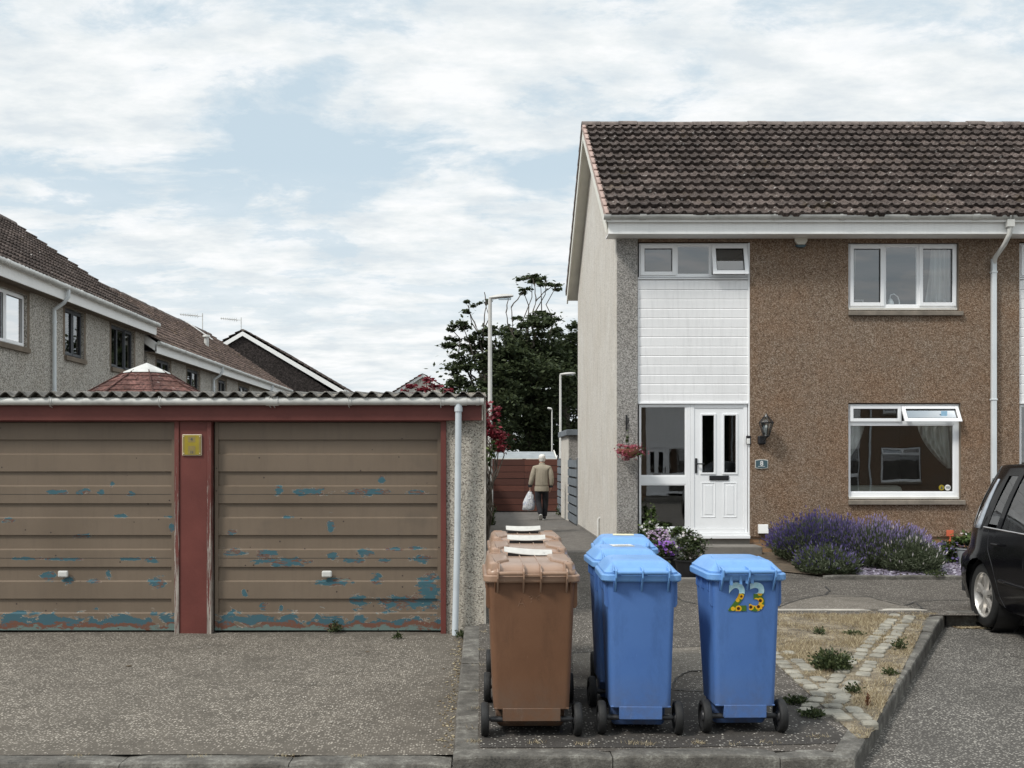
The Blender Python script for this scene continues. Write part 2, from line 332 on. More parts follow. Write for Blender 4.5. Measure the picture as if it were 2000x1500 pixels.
# garage door paint: taupe top coat flaking to teal and red oxide along the seams and the foot
def doormat(name, patches, seed, thr=0.0):
    g = N(name)
    c = g.ramp(g.noise(1.2, 5), [(0.3, (0.142, 0.108, 0.077)), (0.7, (0.180, 0.138, 0.100))])
    x, y, z = g.sep(g.P)[0:3]
    st = g.ramp(g.noise(4, 5, 0.7, vec=g.mapv((5, 5, 0.5), (seed, 0, 0))), [(0.5, 0.0), (0.8, 0.35)])
    c = g.mix(st, c, (0.10, 0.08, 0.062))
    mot = g.ramp(g.noise(3.1, 4, 0.6, vec=g.mapv(loc=(seed*2, 0, 0))), [(0.6, 0.0), (0.72, 0.25)])
    c = g.mix(mot, c, (0.09, 0.075, 0.06))
    n1 = g.noise(13, 7, 0.66, vec=g.mapv((0.75, 1, 1.7), (seed, 0, 0)), dist=0.3)
    acc = None
    cx = g.n('ShaderNodeCombineXYZ'); g.set(cx.inputs[0], x); g.set(cx.inputs[1], z)
    for (px, pz, rx, rz) in patches:
        d = g.vm('SUBTRACT', cx.outputs[0], (px, pz, 0)); d = g.vm('MULTIPLY', d, (1/rx, 1/rz, 0))
        l = g.vm('LENGTH', d, out='Value')
        acc = l if acc is None else g.math('MINIMUM', acc, l)
    f = g.math('ADD', acc, g.math('MULTIPLY', g.math('SUBTRACT', n1, 0.5), 4.2))
    mask = g.math('LESS_THAN', f, 0.96)
    rim = g.math('LESS_THAN', f, 1.06)
    # foot of the door
    n2 = g.noise(4.0, 8, 0.66, vec=g.mapv((1, 1, 2), (seed+5, 0, 0)), dist=0.5)
    foot = g.math('ADD', z, g.math('MULTIPLY', g.math('SUBTRACT', 0.5, n2), 0.75))
    mf = g.math('LESS_THAN', foot, 0.12+thr); rf = g.math('LESS_THAN', foot, 0.135+thr)
    mask = g.math('MAXIMUM', mask, mf); rim = g.math('MAXIMUM', rim, rf)
    # specks
    sp = g.math('LESS_THAN', g.voro(9, vec=g.mapv(loc=(seed, 0, 0))), 0.075)
    sp = g.math('MULTIPLY', sp, g.math('GREATER_THAN', g.noise(2, 2), 0.5))
    tc = g.ramp(g.noise(6, 6, 0.7, vec=g.mapv((1, 1, 3.2), (seed+2, 0, 0))), [(0.40, (0.04, 0.105, 0.13)), (0.53, (0.05, 0.12, 0.145)), (0.55, (0.15, 0.066, 0.042)), (0.58, (0.13, 0.062, 0.043)), (0.66, (0.13, 0.17, 0.15))], 'LINEAR')
    fz = g.math('ADD', z, g.math('MULTIPLY', g.math('SUBTRACT', g.noise(7, 6, 0.7, vec=g.mapv((1, 1, 2), (seed+9, 0, 0))), 0.5), 0.22))
    fc = g.ramp(fz, [(0.0, (0.13, 0.18, 0.16)), (0.045, (0.12, 0.17, 0.155)), (0.055, (0.135, 0.065, 0.045)), (0.085, (0.15, 0.066, 0.042)), (0.095, (0.045, 0.105, 0.13)), (0.3, (0.05, 0.115, 0.14))])
    tc = g.mix(g.math('MULTIPLY', mf, g.math('LESS_THAN', z, 0.24)), tc, fc)
    c = g.mix(g.math('MULTIPLY', rim, g.ramp(g.noise(11, 3), [(0.42, 0.0), (0.6, 0.75)])), c, (0.40, 0.36, 0.31)); c = g.mix(mask, c, tc)
    c = g.mix(sp, c, (0.05, 0.035, 0.03))
    return g.pr(c, 0.5, g.bump(g.math('SUBTRACT', 1.0, mask), 0.6, 0.004), spec=0.35)

# ---------------------------------------------------------------- mesh helpers
class MB:
    def __init__(s): s.v = []; s.f = []; s.a = []
    def add(s, vs, fs, a=0.5):
        k = len(s.v); s.v += [tuple(v) for v in vs]; s.f += [tuple(i+k for i in f) for f in fs]; s.a += [a]*len(fs); return s
    def box(s, x0, x1, y0, y1, z0, z1, a=0.5):
        if x0 > x1: x0, x1 = x1, x0
        if y0 > y1: y0, y1 = y1, y0
        if z0 > z1: z0, z1 = z1, z0
        return s.add([(x0,y0,z0),(x1,y0,z0),(x1,y1,z0),(x0,y1,z0),(x0,y0,z1),(x1,y0,z1),(x1,y1,z1),(x0,y1,z1)],
              [(0,3,2,1),(4,5,6,7),(0,1,5,4),(1,2,6,5),(2,3,7,6),(3,0,4,7)], a)
    def prism(s, pts, d, a=0.5):     # planar polygon pts (3D) extruded by vector d
        n = len(pts); d = Vector(d); pts = [Vector(p) for p in pts]
        return s.add(pts+[p+d for p in pts], [tuple(range(n))[::-1], tuple(range(n, 2*n))]+[(i, (i+1) % n, (i+1) % n+n, i+n) for i in range(n)], a)
    def tube(s, path, r, n=8, cap=True, a=0.5):
        path = [Vector(p) for p in path]; rs = r if isinstance(r, (list, tuple)) else [r]*len(path)
        rings = []; ref = None
        for i, p in enumerate(path):
            t = (path[min(i+1, len(path)-1)]-path[max(i-1, 0)]).normalized()
            if ref is None:
                ref = Vector((0, 0, 1)) if abs(t.z) < 0.9 else Vector((1, 0, 0))
                u = t.cross(ref).normalized()
            else:
                u = (u-t*u.dot(t)).normalized()
            w = t.cross(u)
            rings.append([p+(u*cos(2*pi*k/n)+w*sin(2*pi*k/n))*rs[i] for k in range(n)])
        return s.loft(rings, cap, a)
    def loft(s, rings, cap=True, a=0.5):
        n = len(rings[0]); vs = [v for r in rings for v in r]; fs = []
        for i in range(len(rings)-1):
            for k in range(n): fs.append((i*n+k, i*n+(k+1) % n, (i+1)*n+(k+1) % n, (i+1)*n+k))
        if cap: fs.append(tuple(range(n))[::-1]); fs.append(tuple(range((len(rings)-1)*n, len(rings)*n)))
        return s.add(vs, fs, a)
    def lathe(s, c, prof, n=24, axis='Z', a=0.5, cap=True):   # prof: (radius, height)
        c = Vector(c); rings = []
        for r, h in prof:
            ring = []
            for k in range(n):
                u, w = r*cos(2*pi*k/n), r*sin(2*pi*k/n)
                ring.append(c+(Vector((u, w, h)) if axis == 'Z' else Vector((h, u, w)) if axis == 'X' else Vector((w, h, u))))
            rings.append(ring)
        return s.loft(rings, cap, a)
    def quad(s, c, u, w, a=0.5):
        return s.add([c-u-w, c+u-w, c+u+w, c-u+w], [(0, 1, 2, 3)], a)
    def build(s, name, mat, parent=None, smooth=False, bevel=0.0, sub=0):
        me = bpy.data.meshes.new(name); me.from_pydata(s.v, [], s.f); me.update()
        me.materials.append(M[mat] if isinstance(mat, str) else mat)
        if len(set(s.a)) > 1:
            at = me.attributes.new('tile', 'FLOAT', 'FACE'); at.data.foreach_set('value', s.a)
        bm = bmesh.new(); bm.from_mesh(me)
        if len(bm.faces) < 3000: bmesh.ops.recalc_face_normals(bm, faces=bm.faces)
        bm.to_mesh(me); bm.free()
        o = bpy.data.objects.new(name, me); COL.objects.link(o)
        if smooth:
            for p in me.polygons: p.use_smooth = True
            if smooth != 'all':
                me.set_sharp_from_angle(angle=radians(40))
        if bevel:
            b = o.modifiers.new('b', 'BEVEL'); b.width = bevel; b.segments = 2; b.limit_method = 'ANGLE'
        if parent: par(o, parent)
        return o
def par(o, p):
    o.parent = p
    if p.type == 'EMPTY': o.matrix_parent_inverse = Matrix.Translation(-p.location)
def tag(o, label=None, cat=None, group=None, kind=None):
    if label: o['label'] = label
    if cat: o['category'] = cat
    if group: o['group'] = group
    if kind: o['kind'] = kind
    return o
def thing(name, loc, label, cat, group=None):
    o = bpy.data.objects.new(name, None); COL.objects.link(o); o.location = loc; o.empty_display_size = 0.2
    return tag(o, label, cat, group)
def copy_tree(o, parent=None):
    c = o.copy(); COL.objects.link(c)
    if parent:
        c.parent = parent; c.matrix_parent_inverse = o.matrix_parent_inverse.copy()
    for ch in list(o.children): copy_tree(ch, c)
    return c
def fontmesh(name, txt, size, mat, mtx, extrude=0.001, offset=0.0, parent=None, sx=1.0):
    cu = bpy.data.curves.new(name, 'FONT'); cu.body = txt; cu.size = size; cu.extrude = extrude; cu.offset = offset
    cu.align_x = 'CENTER'; cu.align_y = 'CENTER'
    t = bpy.data.objects.new(name+'_tmp', cu); COL.objects.link(t)
    dg = bpy.context.evaluated_depsgraph_get(); me = bpy.data.meshes.new_from_object(t.evaluated_get(dg))
    bpy.data.objects.remove(t); me.name = name
    me.transform(mtx @ Matrix.Diagonal((sx, 1, 1, 1))); me.materials.clear(); me.materials.append(M[mat])
    o = bpy.data.objects.new(name, me); COL.objects.link(o)
    if parent: par(o, parent)
    return o
FACE = Matrix.Rotation(radians(90), 4, 'X')      # text that stands up and faces -Y
# ---------------------------------------------------------------- sky, sun, camera
SUN_EL, SUN_AZ = radians(48), radians(-126)      # azimuth measured from +Y towards +X
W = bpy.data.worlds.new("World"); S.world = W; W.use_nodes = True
t = W.node_tree; t.nodes.clear()
g = N.__new__(N); g.t = t; g.m = None
g.tc = t.nodes.new('ShaderNodeTexCoord'); g.P = g.tc.outputs['Generated']
sky = g.n('ShaderNodeTexSky', sky_type='NISHITA'); sky.sun_disc = False
sky.sun_elevation = SUN_EL; sky.sun_rotation = SUN_AZ; sky.dust_density = 1.5; sky.ozone_density = 1.0; sky.altitude = 50
x, y, z = g.sep(g.P)[0:3]
zz = g.math('ADD', g.math('MAXIMUM', z, 0.0), 0.16)
cx = g.n('ShaderNodeCombineXYZ'); g.set(cx.inputs[0], g.math('DIVIDE', x, zz)); g.set(cx.inputs[1], g.math('DIVIDE', y, zz))
V2 = cx.outputs[0]
n1 = g.noise(3.1, 13, 0.66, vec=g.mapv((1, 1.35, 1), (3.1, 1.7, 0.0), vec=V2), dist=0.25)
n2 = g.noise(0.42, 4, 0.5, vec=g.mapv((1, 1.2, 1), (7.3, 2.2, 0), vec=V2))
# clear patches and banks of cloud by bearing and height (u = x/y, v = z/y)
yy = g.math('MAXIMUM', g.math('ABSOLUTE', y), 0.05)
cu = g.n('ShaderNodeCombineXYZ'); g.set(cu.inputs[0], g.math('DIVIDE', x, yy)); g.set(cu.inputs[1], g.math('DIVIDE', z, yy))
nw_ = g.n('ShaderNodeTexNoise'); g.set(nw_.inputs['Vector'], g.mapv(vec=cu.outputs[0])); nw_.inputs['Scale'].default_value = 9; nw_.inputs['Detail'].default_value = 5
CUW = g.vm('ADD', cu.outputs[0], g.vm('MULTIPLY', g.vm('SUBTRACT', nw_.outputs['Color'], (0.5, 0.5, 0.5)), (0.20, 0.10, 0.0)))
cov = g.math('ADD', g.math('MULTIPLY', n1, 1.75), g.math('ADD', g.math('MULTIPLY', n2, 0.40), -0.36))
def sp(px, py, rx, ry, amt):
    global cov
    d = g.vm('SUBTRACT', CUW, ((px-VX)/F, (VY-py)/F, 0)); d = g.vm('MULTIPLY', d, (F/rx, F/ry, 0))
    l = g.math('SUBTRACT', 1.0, g.vm('LENGTH', d, out='Value'), cl=True)
    cov = g.math('ADD', cov, g.math('MULTIPLY', l, amt))
sp(560, 250, 260, 200, -0.36); sp(730, 330, 420, 110, -0.22); sp(1000, 330, 200, 60, -0.28); sp(240, 60, 200, 70, -0.25)
sp(120, 330, 260, 60, -0.25); sp(500, 410, 300, 40, -0.15); sp(640, 150, 140, 60, -0.2); sp(1080, 60, 120, 60, -0.15)
sp(130, 190, 360, 150, 0.34); sp(560, 80, 380, 90, 0.22); sp(560, 480, 800, 80, 0.12); sp(880, 120, 260, 120, 0.22); sp(1500, 110, 700, 160, 0.25)
sp(700, 410, 240, 60, 0.28); sp(740, 700, 220, 60, 0.35); sp(950, 292, 130, 30, 0.22)
mask = g.ramp(cov, [(0.46, 0.0), (0.60, 0.35), (0.72, 0.8), (0.90, 1.0)])
hor = g.ramp(z, [(0.0, 1.0), (0.12, 0.8), (0.26, 0.0)])
mask = g.math('MAXIMUM', mask, g.math('MULTIPLY', hor, 0.85))
shade = g.ramp(g.noise(4.2, 9, 0.62, vec=g.mapv((1, 1.5, 1), (0.2, 0.4, 0), vec=V2)), [(0.36, (5.9, 6.35, 6.65)), (0.48, (6.8, 7.1, 7.2)), (0.60, (7.7, 7.8, 7.85))])
skyc = g.mix(0.88, sky.outputs[0], (4.9, 5.9, 6.55))
colr = g.mix(mask, skyc, shade)
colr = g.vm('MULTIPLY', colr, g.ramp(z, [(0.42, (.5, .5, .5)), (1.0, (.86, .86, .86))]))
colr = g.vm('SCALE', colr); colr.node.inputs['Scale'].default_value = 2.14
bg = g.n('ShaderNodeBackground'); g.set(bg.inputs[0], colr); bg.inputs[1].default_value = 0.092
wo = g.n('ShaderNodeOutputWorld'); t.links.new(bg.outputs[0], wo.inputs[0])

L = bpy.data.lights.new('sun', 'SUN'); L.energy = 2.15; L.angle = radians(11); L.color = (1.0, 0.96, 0.90)
lo = bpy.data.objects.new('sun', L); COL.objects.link(lo)
d = Vector((sin(SUN_AZ)*cos(SUN_EL), cos(SUN_AZ)*cos(SUN_EL), sin(SUN_EL)))
lo.rotation_euler = (-d).to_track_quat('-Z', 'Y').to_euler(); lo.location = (-10, 4, 25)
cam = bpy.data.cameras.new('camera'); co = bpy.data.objects.new('camera', cam); COL.objects.link(co); S.camera = co
co.location = (0, 0, H); co.rotation_euler = (radians(90), 0, 0)
cam.sensor_width = 36; cam.lens = 36*F/2000; cam.shift_x = (1000-VX)/2000; cam.shift_y = (VY-750)/2000
cam.clip_start = 0.1; cam.clip_end = 3000
S.view_settings.view_transform = 'Standard'; S.view_settings.look = 'None'; S.view_settings.exposure = 0.38; S.view_settings.gamma = 1

# ---------------------------------------------------------------- ground
mb = MB()       # one sheet to the horizon, finer near by
ys = [-900, -200, -60, -20, 0, 3, 6.2, 8, 10, 12, 14, 17, 20, 26, 34, 45, 60, 90, 150, 400, 1500]
xs = [-1200, -200, -60, -30, -15, -8, -4, 0, 4, 8, 15, 30, 60, 200, 1200]
vs = [(X, Y, road(Y)) for Y in ys for X in xs]; n = len(xs)
mb.add(vs, [(j*n+i, j*n+i+1, (j+1)*n+i+1, (j+1)*n+i) for j in range(len(ys)-1) for i in range(n-1)])
tag(mb.build('road', 'road'), kind='structure')
XL = -0.165      # outer face of the kerb beside the garage apron
K1 = Vector((2.21, 6.28)); K2 = Vector((4.80, 11.13)); K3 = Vector((25, 11.13))
def sheet(rows, mat, name, lift=0.0, kind='structure', nx=8):
    mb = MB(); vs = []
    for (Y, xl, xr) in rows:
        for i in range(nx+1): vs.append((lerp(xl, xr, i/nx), Y, ground(Y)+lift))
    mb.add(vs, [(j*(nx+1)+i, j*(nx+1)+i+1, (j+1)*(nx+1)+i+1, (j+1)*(nx+1)+i) for j in range(len(rows)-1) for i in range(nx)])
    o = mb.build(name, mat); tag(o, kind=kind); return o
def kx(Y, off=0): return lerp(K1.x, K2.x, (Y-K1.y)/(K2.y-K1.y))+off
sheet([(Y, -0.02, kx(Y, -0.13)) for Y in (6.255, 7, 8, 9, 10, 11.0)]+[(11.26, 0.02, 25)]+[(Y, 0.045, 25) for Y in (12, 13.2, 14, 15, 16.94)], 'pavement', 'pavement')
mb = MB()
rows = [(16.95, .045, 2.2), (20, .045, 2.3), (24, .045, 2.3), (26, -.3, 2.4), (30, -.3, 3), (34, -.3, 4), (60, -3, 9)]
sheet(rows, 'pathmat', 'footpath')
# apron in front of the garages: falls to a dropped kerb
def apz(Y): return -0.085+0.0215*(clamp(Y, 6.5, 10.5)-6.5)
mb = MB(); vs = []
R = [6.47, 7.2, 8, 9, 10, 10.62]
for Y in R:
    for i in range(13): vs.append((lerp(-9, XL-0.002, i/12), Y, apz(Y)+0.004*sin(i*2.1+Y)))
mb.add(vs, [(j*13+i, j*13+i+1, (j+1)*13+i+1, (j+1)*13+i) for j in range(len(R)-1) for i in range(12)])
tag(mb.build('driveway', 'apron'), kind='structure')
# stones
def stone_run(name, a, b, w, h, zf, length=0.91, mat='kerb', jit=0.006, side=1, seed=1, gap=0.006, bev=0.012):
    """kerb stones from a to b (2D), width w to the left (side=1) of the run, top at zf(Y), depth h"""
    rnd = random.Random(seed); a = Vector(a); b = Vector(b); d = (b-a); Ltot = d.length; d.normalize(); nn = Vector((-d.y, d.x))*side
    mb = MB(); s0 = 0
    while s0 < Ltot-0.02:
        l = min(length*rnd.uniform(0.97, 1.03), Ltot-s0)
        nseg = max(2, int(l/0.12)); dz = rnd.uniform(-jit, jit); dw = rnd.uniform(-jit, jit)*0.6; rings = []
        for i in range(nseg+1):
            s = s0+gap/2+(l-gap)*i/nseg; e = 0.012*(i in (0, nseg))
            p = a+d*s; q = p+nn*w; p = p+nn*(dw+rnd.uniform(0, 0.003)); z0 = zf(p.y)+dz; z1 = zf(q.y)+dz; r = bev+rnd.uniform(0, 0.006)
            pi_ = p+nn*r; po = p
            rings.append([(po.x, po.y, z0-h), (po.x, po.y, z0-r-e), (po.x+nn.x*r*.3, po.y+nn.y*r*.3, z0-r*.3-e), (pi_.x, pi_.y, z0-e+rnd.uniform(-.001, .001)),
                          ((pi_.x+q.x)/2, (pi_.y+q.y)/2, z0-e+rnd.uniform(-.002, .001)), (q.x, q.y, z1-e-.002), (q.x, q.y, z0-h)])
        mb.loft(rings); s0 += l
    o = mb.build(name, mat); tag(o, kind='structure'); return o
stone_run('kerb', (XL, 6.13), (2.12, 6.13), 0.152, 0.16, lambda Y: ground(6.4)+0.004, 0.93, seed=3)
stone_run('kerb', (2.13, 6.12), (K2.x, K2.y), 0.135, 0.16, lambda Y: ground(Y)+0.004, 0.9, seed=5, bev=0.018)
stone_run('kerb', (K2.x+0.01, K2.y-.005), (16, K2.y-.005), 0.13, 0.17, lambda Y: ground(Y)+0.004, 0.9, seed=8)
stone_run('kerb', (XL, 10.48), (XL, 6.30), 0.145, 0.14, lambda Y: ground(Y)+0.003, 0.9, seed=4)
stone_run('dropped_kerb', (-9, 6.30), (XL-0.01, 6.30), 0.215, 0.05, lambda Y: -0.088, 0.98, seed=6, jit=0.004, mat='kerb', bev=0.025)
# white edging along the back of the verge, timber-thin
e0 = P(1508, 1193, 11.35); 
stone_run('path_edging', (2.95, 11.30), (4.72, 11.30), 0.07, 0.05, lambda Y: ground(Y)+0.010, 1.2, seed=9, mat='conclight', bev=0.006)
# dry verge between kerb and path: V-shaped
A0 = P(1515, 1290, 9.0)
def gp(px, py):          # point on the pavement under a measured pixel
    Y = 8.0
    for _ in range(30): Y = (H-ground(Y))*F/(py-VY)
    return Vector(((px-VX)*Y/F, Y, ground(Y)))
V0 = gp(1690, 1443); VLa = gp(1500, 1283); VLb = gp(1470, 1200); VR = gp(1815, 1203)
pts = [V0+Vector((-.05, -.02, 0)), V0+Vector((0.02, .0, 0)), VR, VLb, VLa]
mb = MB(); mb.add([p+Vector((0, 0, .006)) for p in pts], [(0, 1, 2, 3, 4)]); o = mb.build('verge_soil', 'drysoil'); tag(o, kind='structure')
def inpoly(x, y, poly):
    c = False; j = len(poly)-1
    for i in range(len(poly)):
        a, b = poly[i], poly[j]
        if (a[1] > y) != (b[1] > y) and x < (b[0]-a[0])*(y-a[1])/(b[1]-a[1])+a[0]: c = not c
        j = i
    return c
poly = [(p.x, p.y) for p in pts]
# worn setts laid in two rows along both legs of the V
rnd = random.Random(11); mb = MB(); setts = []
def sett(c, dx, dy, lx, ly):
    vs = []; m = 16; hgt = 0.014+rnd.uniform(-.006, .006)
    for ring, (k, hz) in enumerate(((1.0, -0.02), (1.0, hgt*.6), (0.86, hgt))):
        rr = random.Random(int(c.x*1000+c.y*77))
        row = []
        for i in range(m):
            a = 2*pi*i/m; q = (abs(cos(a))**7+abs(sin(a))**7)**(-1/7); jr = 1+rr.uniform(-.12, .05)
            row.append(c+dx*(cos(a)*q*lx/2*k*jr)+dy*(sin(a)*q*ly/2*k*jr)+Vector((0, 0, hz+.006)))
        vs.append(row)
    mb.loft(vs, a=rnd.random()); setts.append((c.x, c.y))
def leg(a, b, inward, rows, l=0.155, w=0.115, skip=0.12):
    d = (b-a); L_ = d.length; d.normalize(); inn = inward.normalized()
    for r in range(rows):
        s = rnd.uniform(0.02, .1)
        while s < L_-0.05:
            ll = l*rnd.uniform(.75, 1.15)
            if rnd.random() > skip:
                c = a+d*(s+ll/2)+inn*(0.09+r*(w+.025)+rnd.uniform(-.012, .012)); c.z = ground(c.y)
                sett(c, d*rnd.uniform(.96, 1.02)+inn*rnd.uniform(-.12, .12), inn, ll*.93, w*rnd.uniform(.85, 1.0))
            s += ll+rnd.uniform(.005, .05)
d2 = (VR-V0); inn = Vector((-d2.y, d2.x, 0))
leg(V0+Vector((-.02, .42, 0)), VR+Vector((-.10, -.05, 0)), inn, 2, skip=0.14)
d3 = (VLa-V0); inn3 = Vector((d3.y, -d3.x, 0))
leg(V0+Vector((-.09, .20, 0)), VLa+Vector((-.02, .25, 0)), inn3, 2, skip=0.16)
o = mb.build('stone_setts', 'sett', smooth=True); tag(o, kind='structure')
# patches and seams of the pavement
def flat(pxs, name, mat, lift):
    mb = MB(); q = [gp(*p) for p in pxs]; mb.add([(p.x, p.y, p.z+lift) for p in q], [tuple(range(len(q)))])
    tag(mb.build(name, mat), kind='structure')
flat([(1118, 1278), (1250, 1270), (1330, 1266), (1420, 1262), (1500, 1262), (1512, 1300), (1420, 1308), (1345, 1312), (1318, 1326), (1312, 1346), (1120, 1342)], 'pavement_patch', 'pavelight', 0.004)
flat([(944, 1352), (1040, 1349), (1130, 1346), (1300, 1350), (1440, 1356), (1500, 1350), (1560, 1372), (1672, 1452), (1300, 1461), (937, 1461)], 'pavement_patch', 'pavedark', 0.0035)
flat([(1500, 1190), (1560, 1172), (1620, 1162), (1700, 1166), (1760, 1180), (1790, 1192)], 'pavement_patch', 'pavelight', 0.004)
flat([(960, 1150), (1130, 1150), (1130, 1176), (960, 1176)], 'pavement_patch', 'pavelight', 0.004)
def seam(pxs, w=0.010, lift=0.008):
    mb = MB(); q = [gp(*p) for p in pxs]; rn = random.Random(len(pxs)); fine = []
    for a, b in zip(q[:-1], q[1:]):
        for k in range(5): fine.append(a.lerp(b, k/5)+Vector((rn.uniform(-.008, .008), rn.uniform(-.012, .012), 0)))
    fine.append(q[-1]); vs = []
    for i, p in enumerate(fine):
        t_ = (fine[min(i+1, len(fine)-1)]-fine[max(i-1, 0)]).normalized(); nn = Vector((-t_.y, t_.x, 0))*w*rn.uniform(.4, 1.2)
        vs += [(p.x-nn.x, p.y-nn.y, ground(p.y)+lift), (p.x+nn.x, p.y+nn.y, ground(p.y)+lift)]
    mb.add(vs, [(2*i, 2*i+2, 2*i+3, 2*i+1) for i in range(len(fine)-1)])
    tag(mb.build('pavement_seam', 'seam'), kind='structure')
seam([(1118, 1276), (1250, 1268), (1330, 1264), (1420, 1260), (1500, 1260)], .006)
seam([(1512, 1302), (1420, 1308), (1345, 1312), (1320, 1326), (1312, 1348), (1400, 1352)], .009)
seam([(1125, 1345), (1310, 1348), (1380, 1353)], .006)
seam([(1520, 1187), (1560, 1172), (1610, 1163), (1621, 1155), (1612, 1146)], .012)
seam([(1600, 1165), (1700, 1167), (1740, 1178), (1765, 1184), (1790, 1176), (1830, 1173), (1900, 1173), (1990, 1173)], .012)
seam([(1790, 1180), (1802, 1190)], .012)
seam([(958, 1140), (1130, 1139)], .012); seam([(1525, 1130), (1575, 1131)], .012)
seam([(1320, 1165), (1335, 1175), (1360, 1180)], .010)
seam([(958, 1074), (1160, 1077)], .012)

# ---------------------------------------------------------------- generators for buildings
def tiled(mb, O, U, V, Lu, Sv, gauge=0.333, pitch=0.165, rnd=None, thick=0.062, roll=0.032):
    O, U, V = Vector(O), Vector(U).normalized(), Vector(V).normalized(); Nn = U.cross(V)
    rnd = rnd or random.Random(2); nt = max(1, int(round(Lu/pitch))); p = Lu/nt
    prof = [(0, roll), (0.16, roll), (0.34, 0.002), (0.80, 0.002)]
    nc = max(1, int(round(Sv/gauge))); gg = Sv/nc
    for j in range(nc):
        lift = {}; vs = []; m = 0; att = []
        for i in range(nt+1):
            if i % 2 == 0: dz = rnd.uniform(0, .010); dv = rnd.uniform(-.010, .010); tv = rnd.random()
            for k, (q, h) in enumerate(prof if i < nt else [(0, roll)]):
                u = (i+q)*p; b = O+U*u+V*(j*gg+dv)
                vs += [b+Nn*(h+thick*.25-.012), b+Nn*(h+thick+dz), O+U*u+V*((j+1)*gg+.012)+Nn*(h+.006)]
                att.append(tv); m += 1
        k0 = len(mb.v); mb.v += [tuple(v) for v in vs]
        for q in range(m-1):
            a = k0+3*q
            mb.f.append((a, a+3, a+4, a+1)); mb.f.append((a+1, a+4, a+5, a+2)); mb.a += [att[q], att[q]]
    return mb
def holes_wall(mb, u0, u1, z0, z1, holes, mp, th):
    """wall u0..u1 x z0..z1 with holes; mp(u, depth, z) gives the point; thickness th; no inner faces"""
    us = sorted({u0, u1} | {h[i] for h in holes for i in (0, 1)}); zs = sorted({z0, z1} | {h[i] for h in holes for i in (2, 3)})
    us = [u for u in us if u0 <= u <= u1]; zs = [z for z in zs if z0 <= z <= z1]
    nu, nz = len(us)-1, len(zs)-1
    def solid(i, j):
        if i < 0 or j < 0 or i >= nu or j >= nz: return False
        a, b = (us[i]+us[i+1])/2, (zs[j]+zs[j+1])/2
        return not any(h[0] < a < h[1] and h[2] < b < h[3] for h in holes)
    for i in range(nu):
        for j in range(nz):
            if not solid(i, j): continue
            a, b, c, d_ = us[i], us[i+1], zs[j], zs[j+1]
            mb.add([mp(a, 0, c), mp(b, 0, c), mp(b, 0, d_), mp(a, 0, d_)], [(0, 1, 2, 3)])
            mb.add([mp(a, th, c), mp(b, th, c), mp(b, th, d_), mp(a, th, d_)], [(3, 2, 1, 0)])
            for di, dj, q in ((-1, 0, [(a, 0, c), (a, 0, d_), (a, th, d_), (a, th, c)]), (1, 0, [(b, 0, c), (b, th, c), (b, th, d_), (b, 0, d_)]),
                              (0, -1, [(a, 0, c), (a, th, c), (b, th, c), (b, 0, c)]), (0, 1, [(a, 0, d_), (b, 0, d_), (b, th, d_), (a, th, d_)])):
                if not solid(i+di, j+dj): mb.add([mp(*p) for p in q], [(0, 1, 2, 3)])
    return mb
def frame_mb(mb, mp, u0, u1, z0, z1, w, d0, d1, zb=None):
    zb = zb or w
    def bx(a, b, c, d_):
        v = [mp(a, d0, c), mp(b, d0, c), mp(b, d1, c), mp(a, d1, c), mp(a, d0, d_), mp(b, d0, d_), mp(b, d1, d_), mp(a, d1, d_)]
        mb.add(v, [(0,3,2,1),(4,5,6,7),(0,1,5,4),(1,2,6,5),(2,3,7,6),(3,0,4,7)])
    bx(u0, u0+w, z0, z1); bx(u1-w, u1, z0, z1); bx(u0+w, u1-w, z0, z0+zb); bx(u0+w, u1-w, z1-w, z1)
    return mb
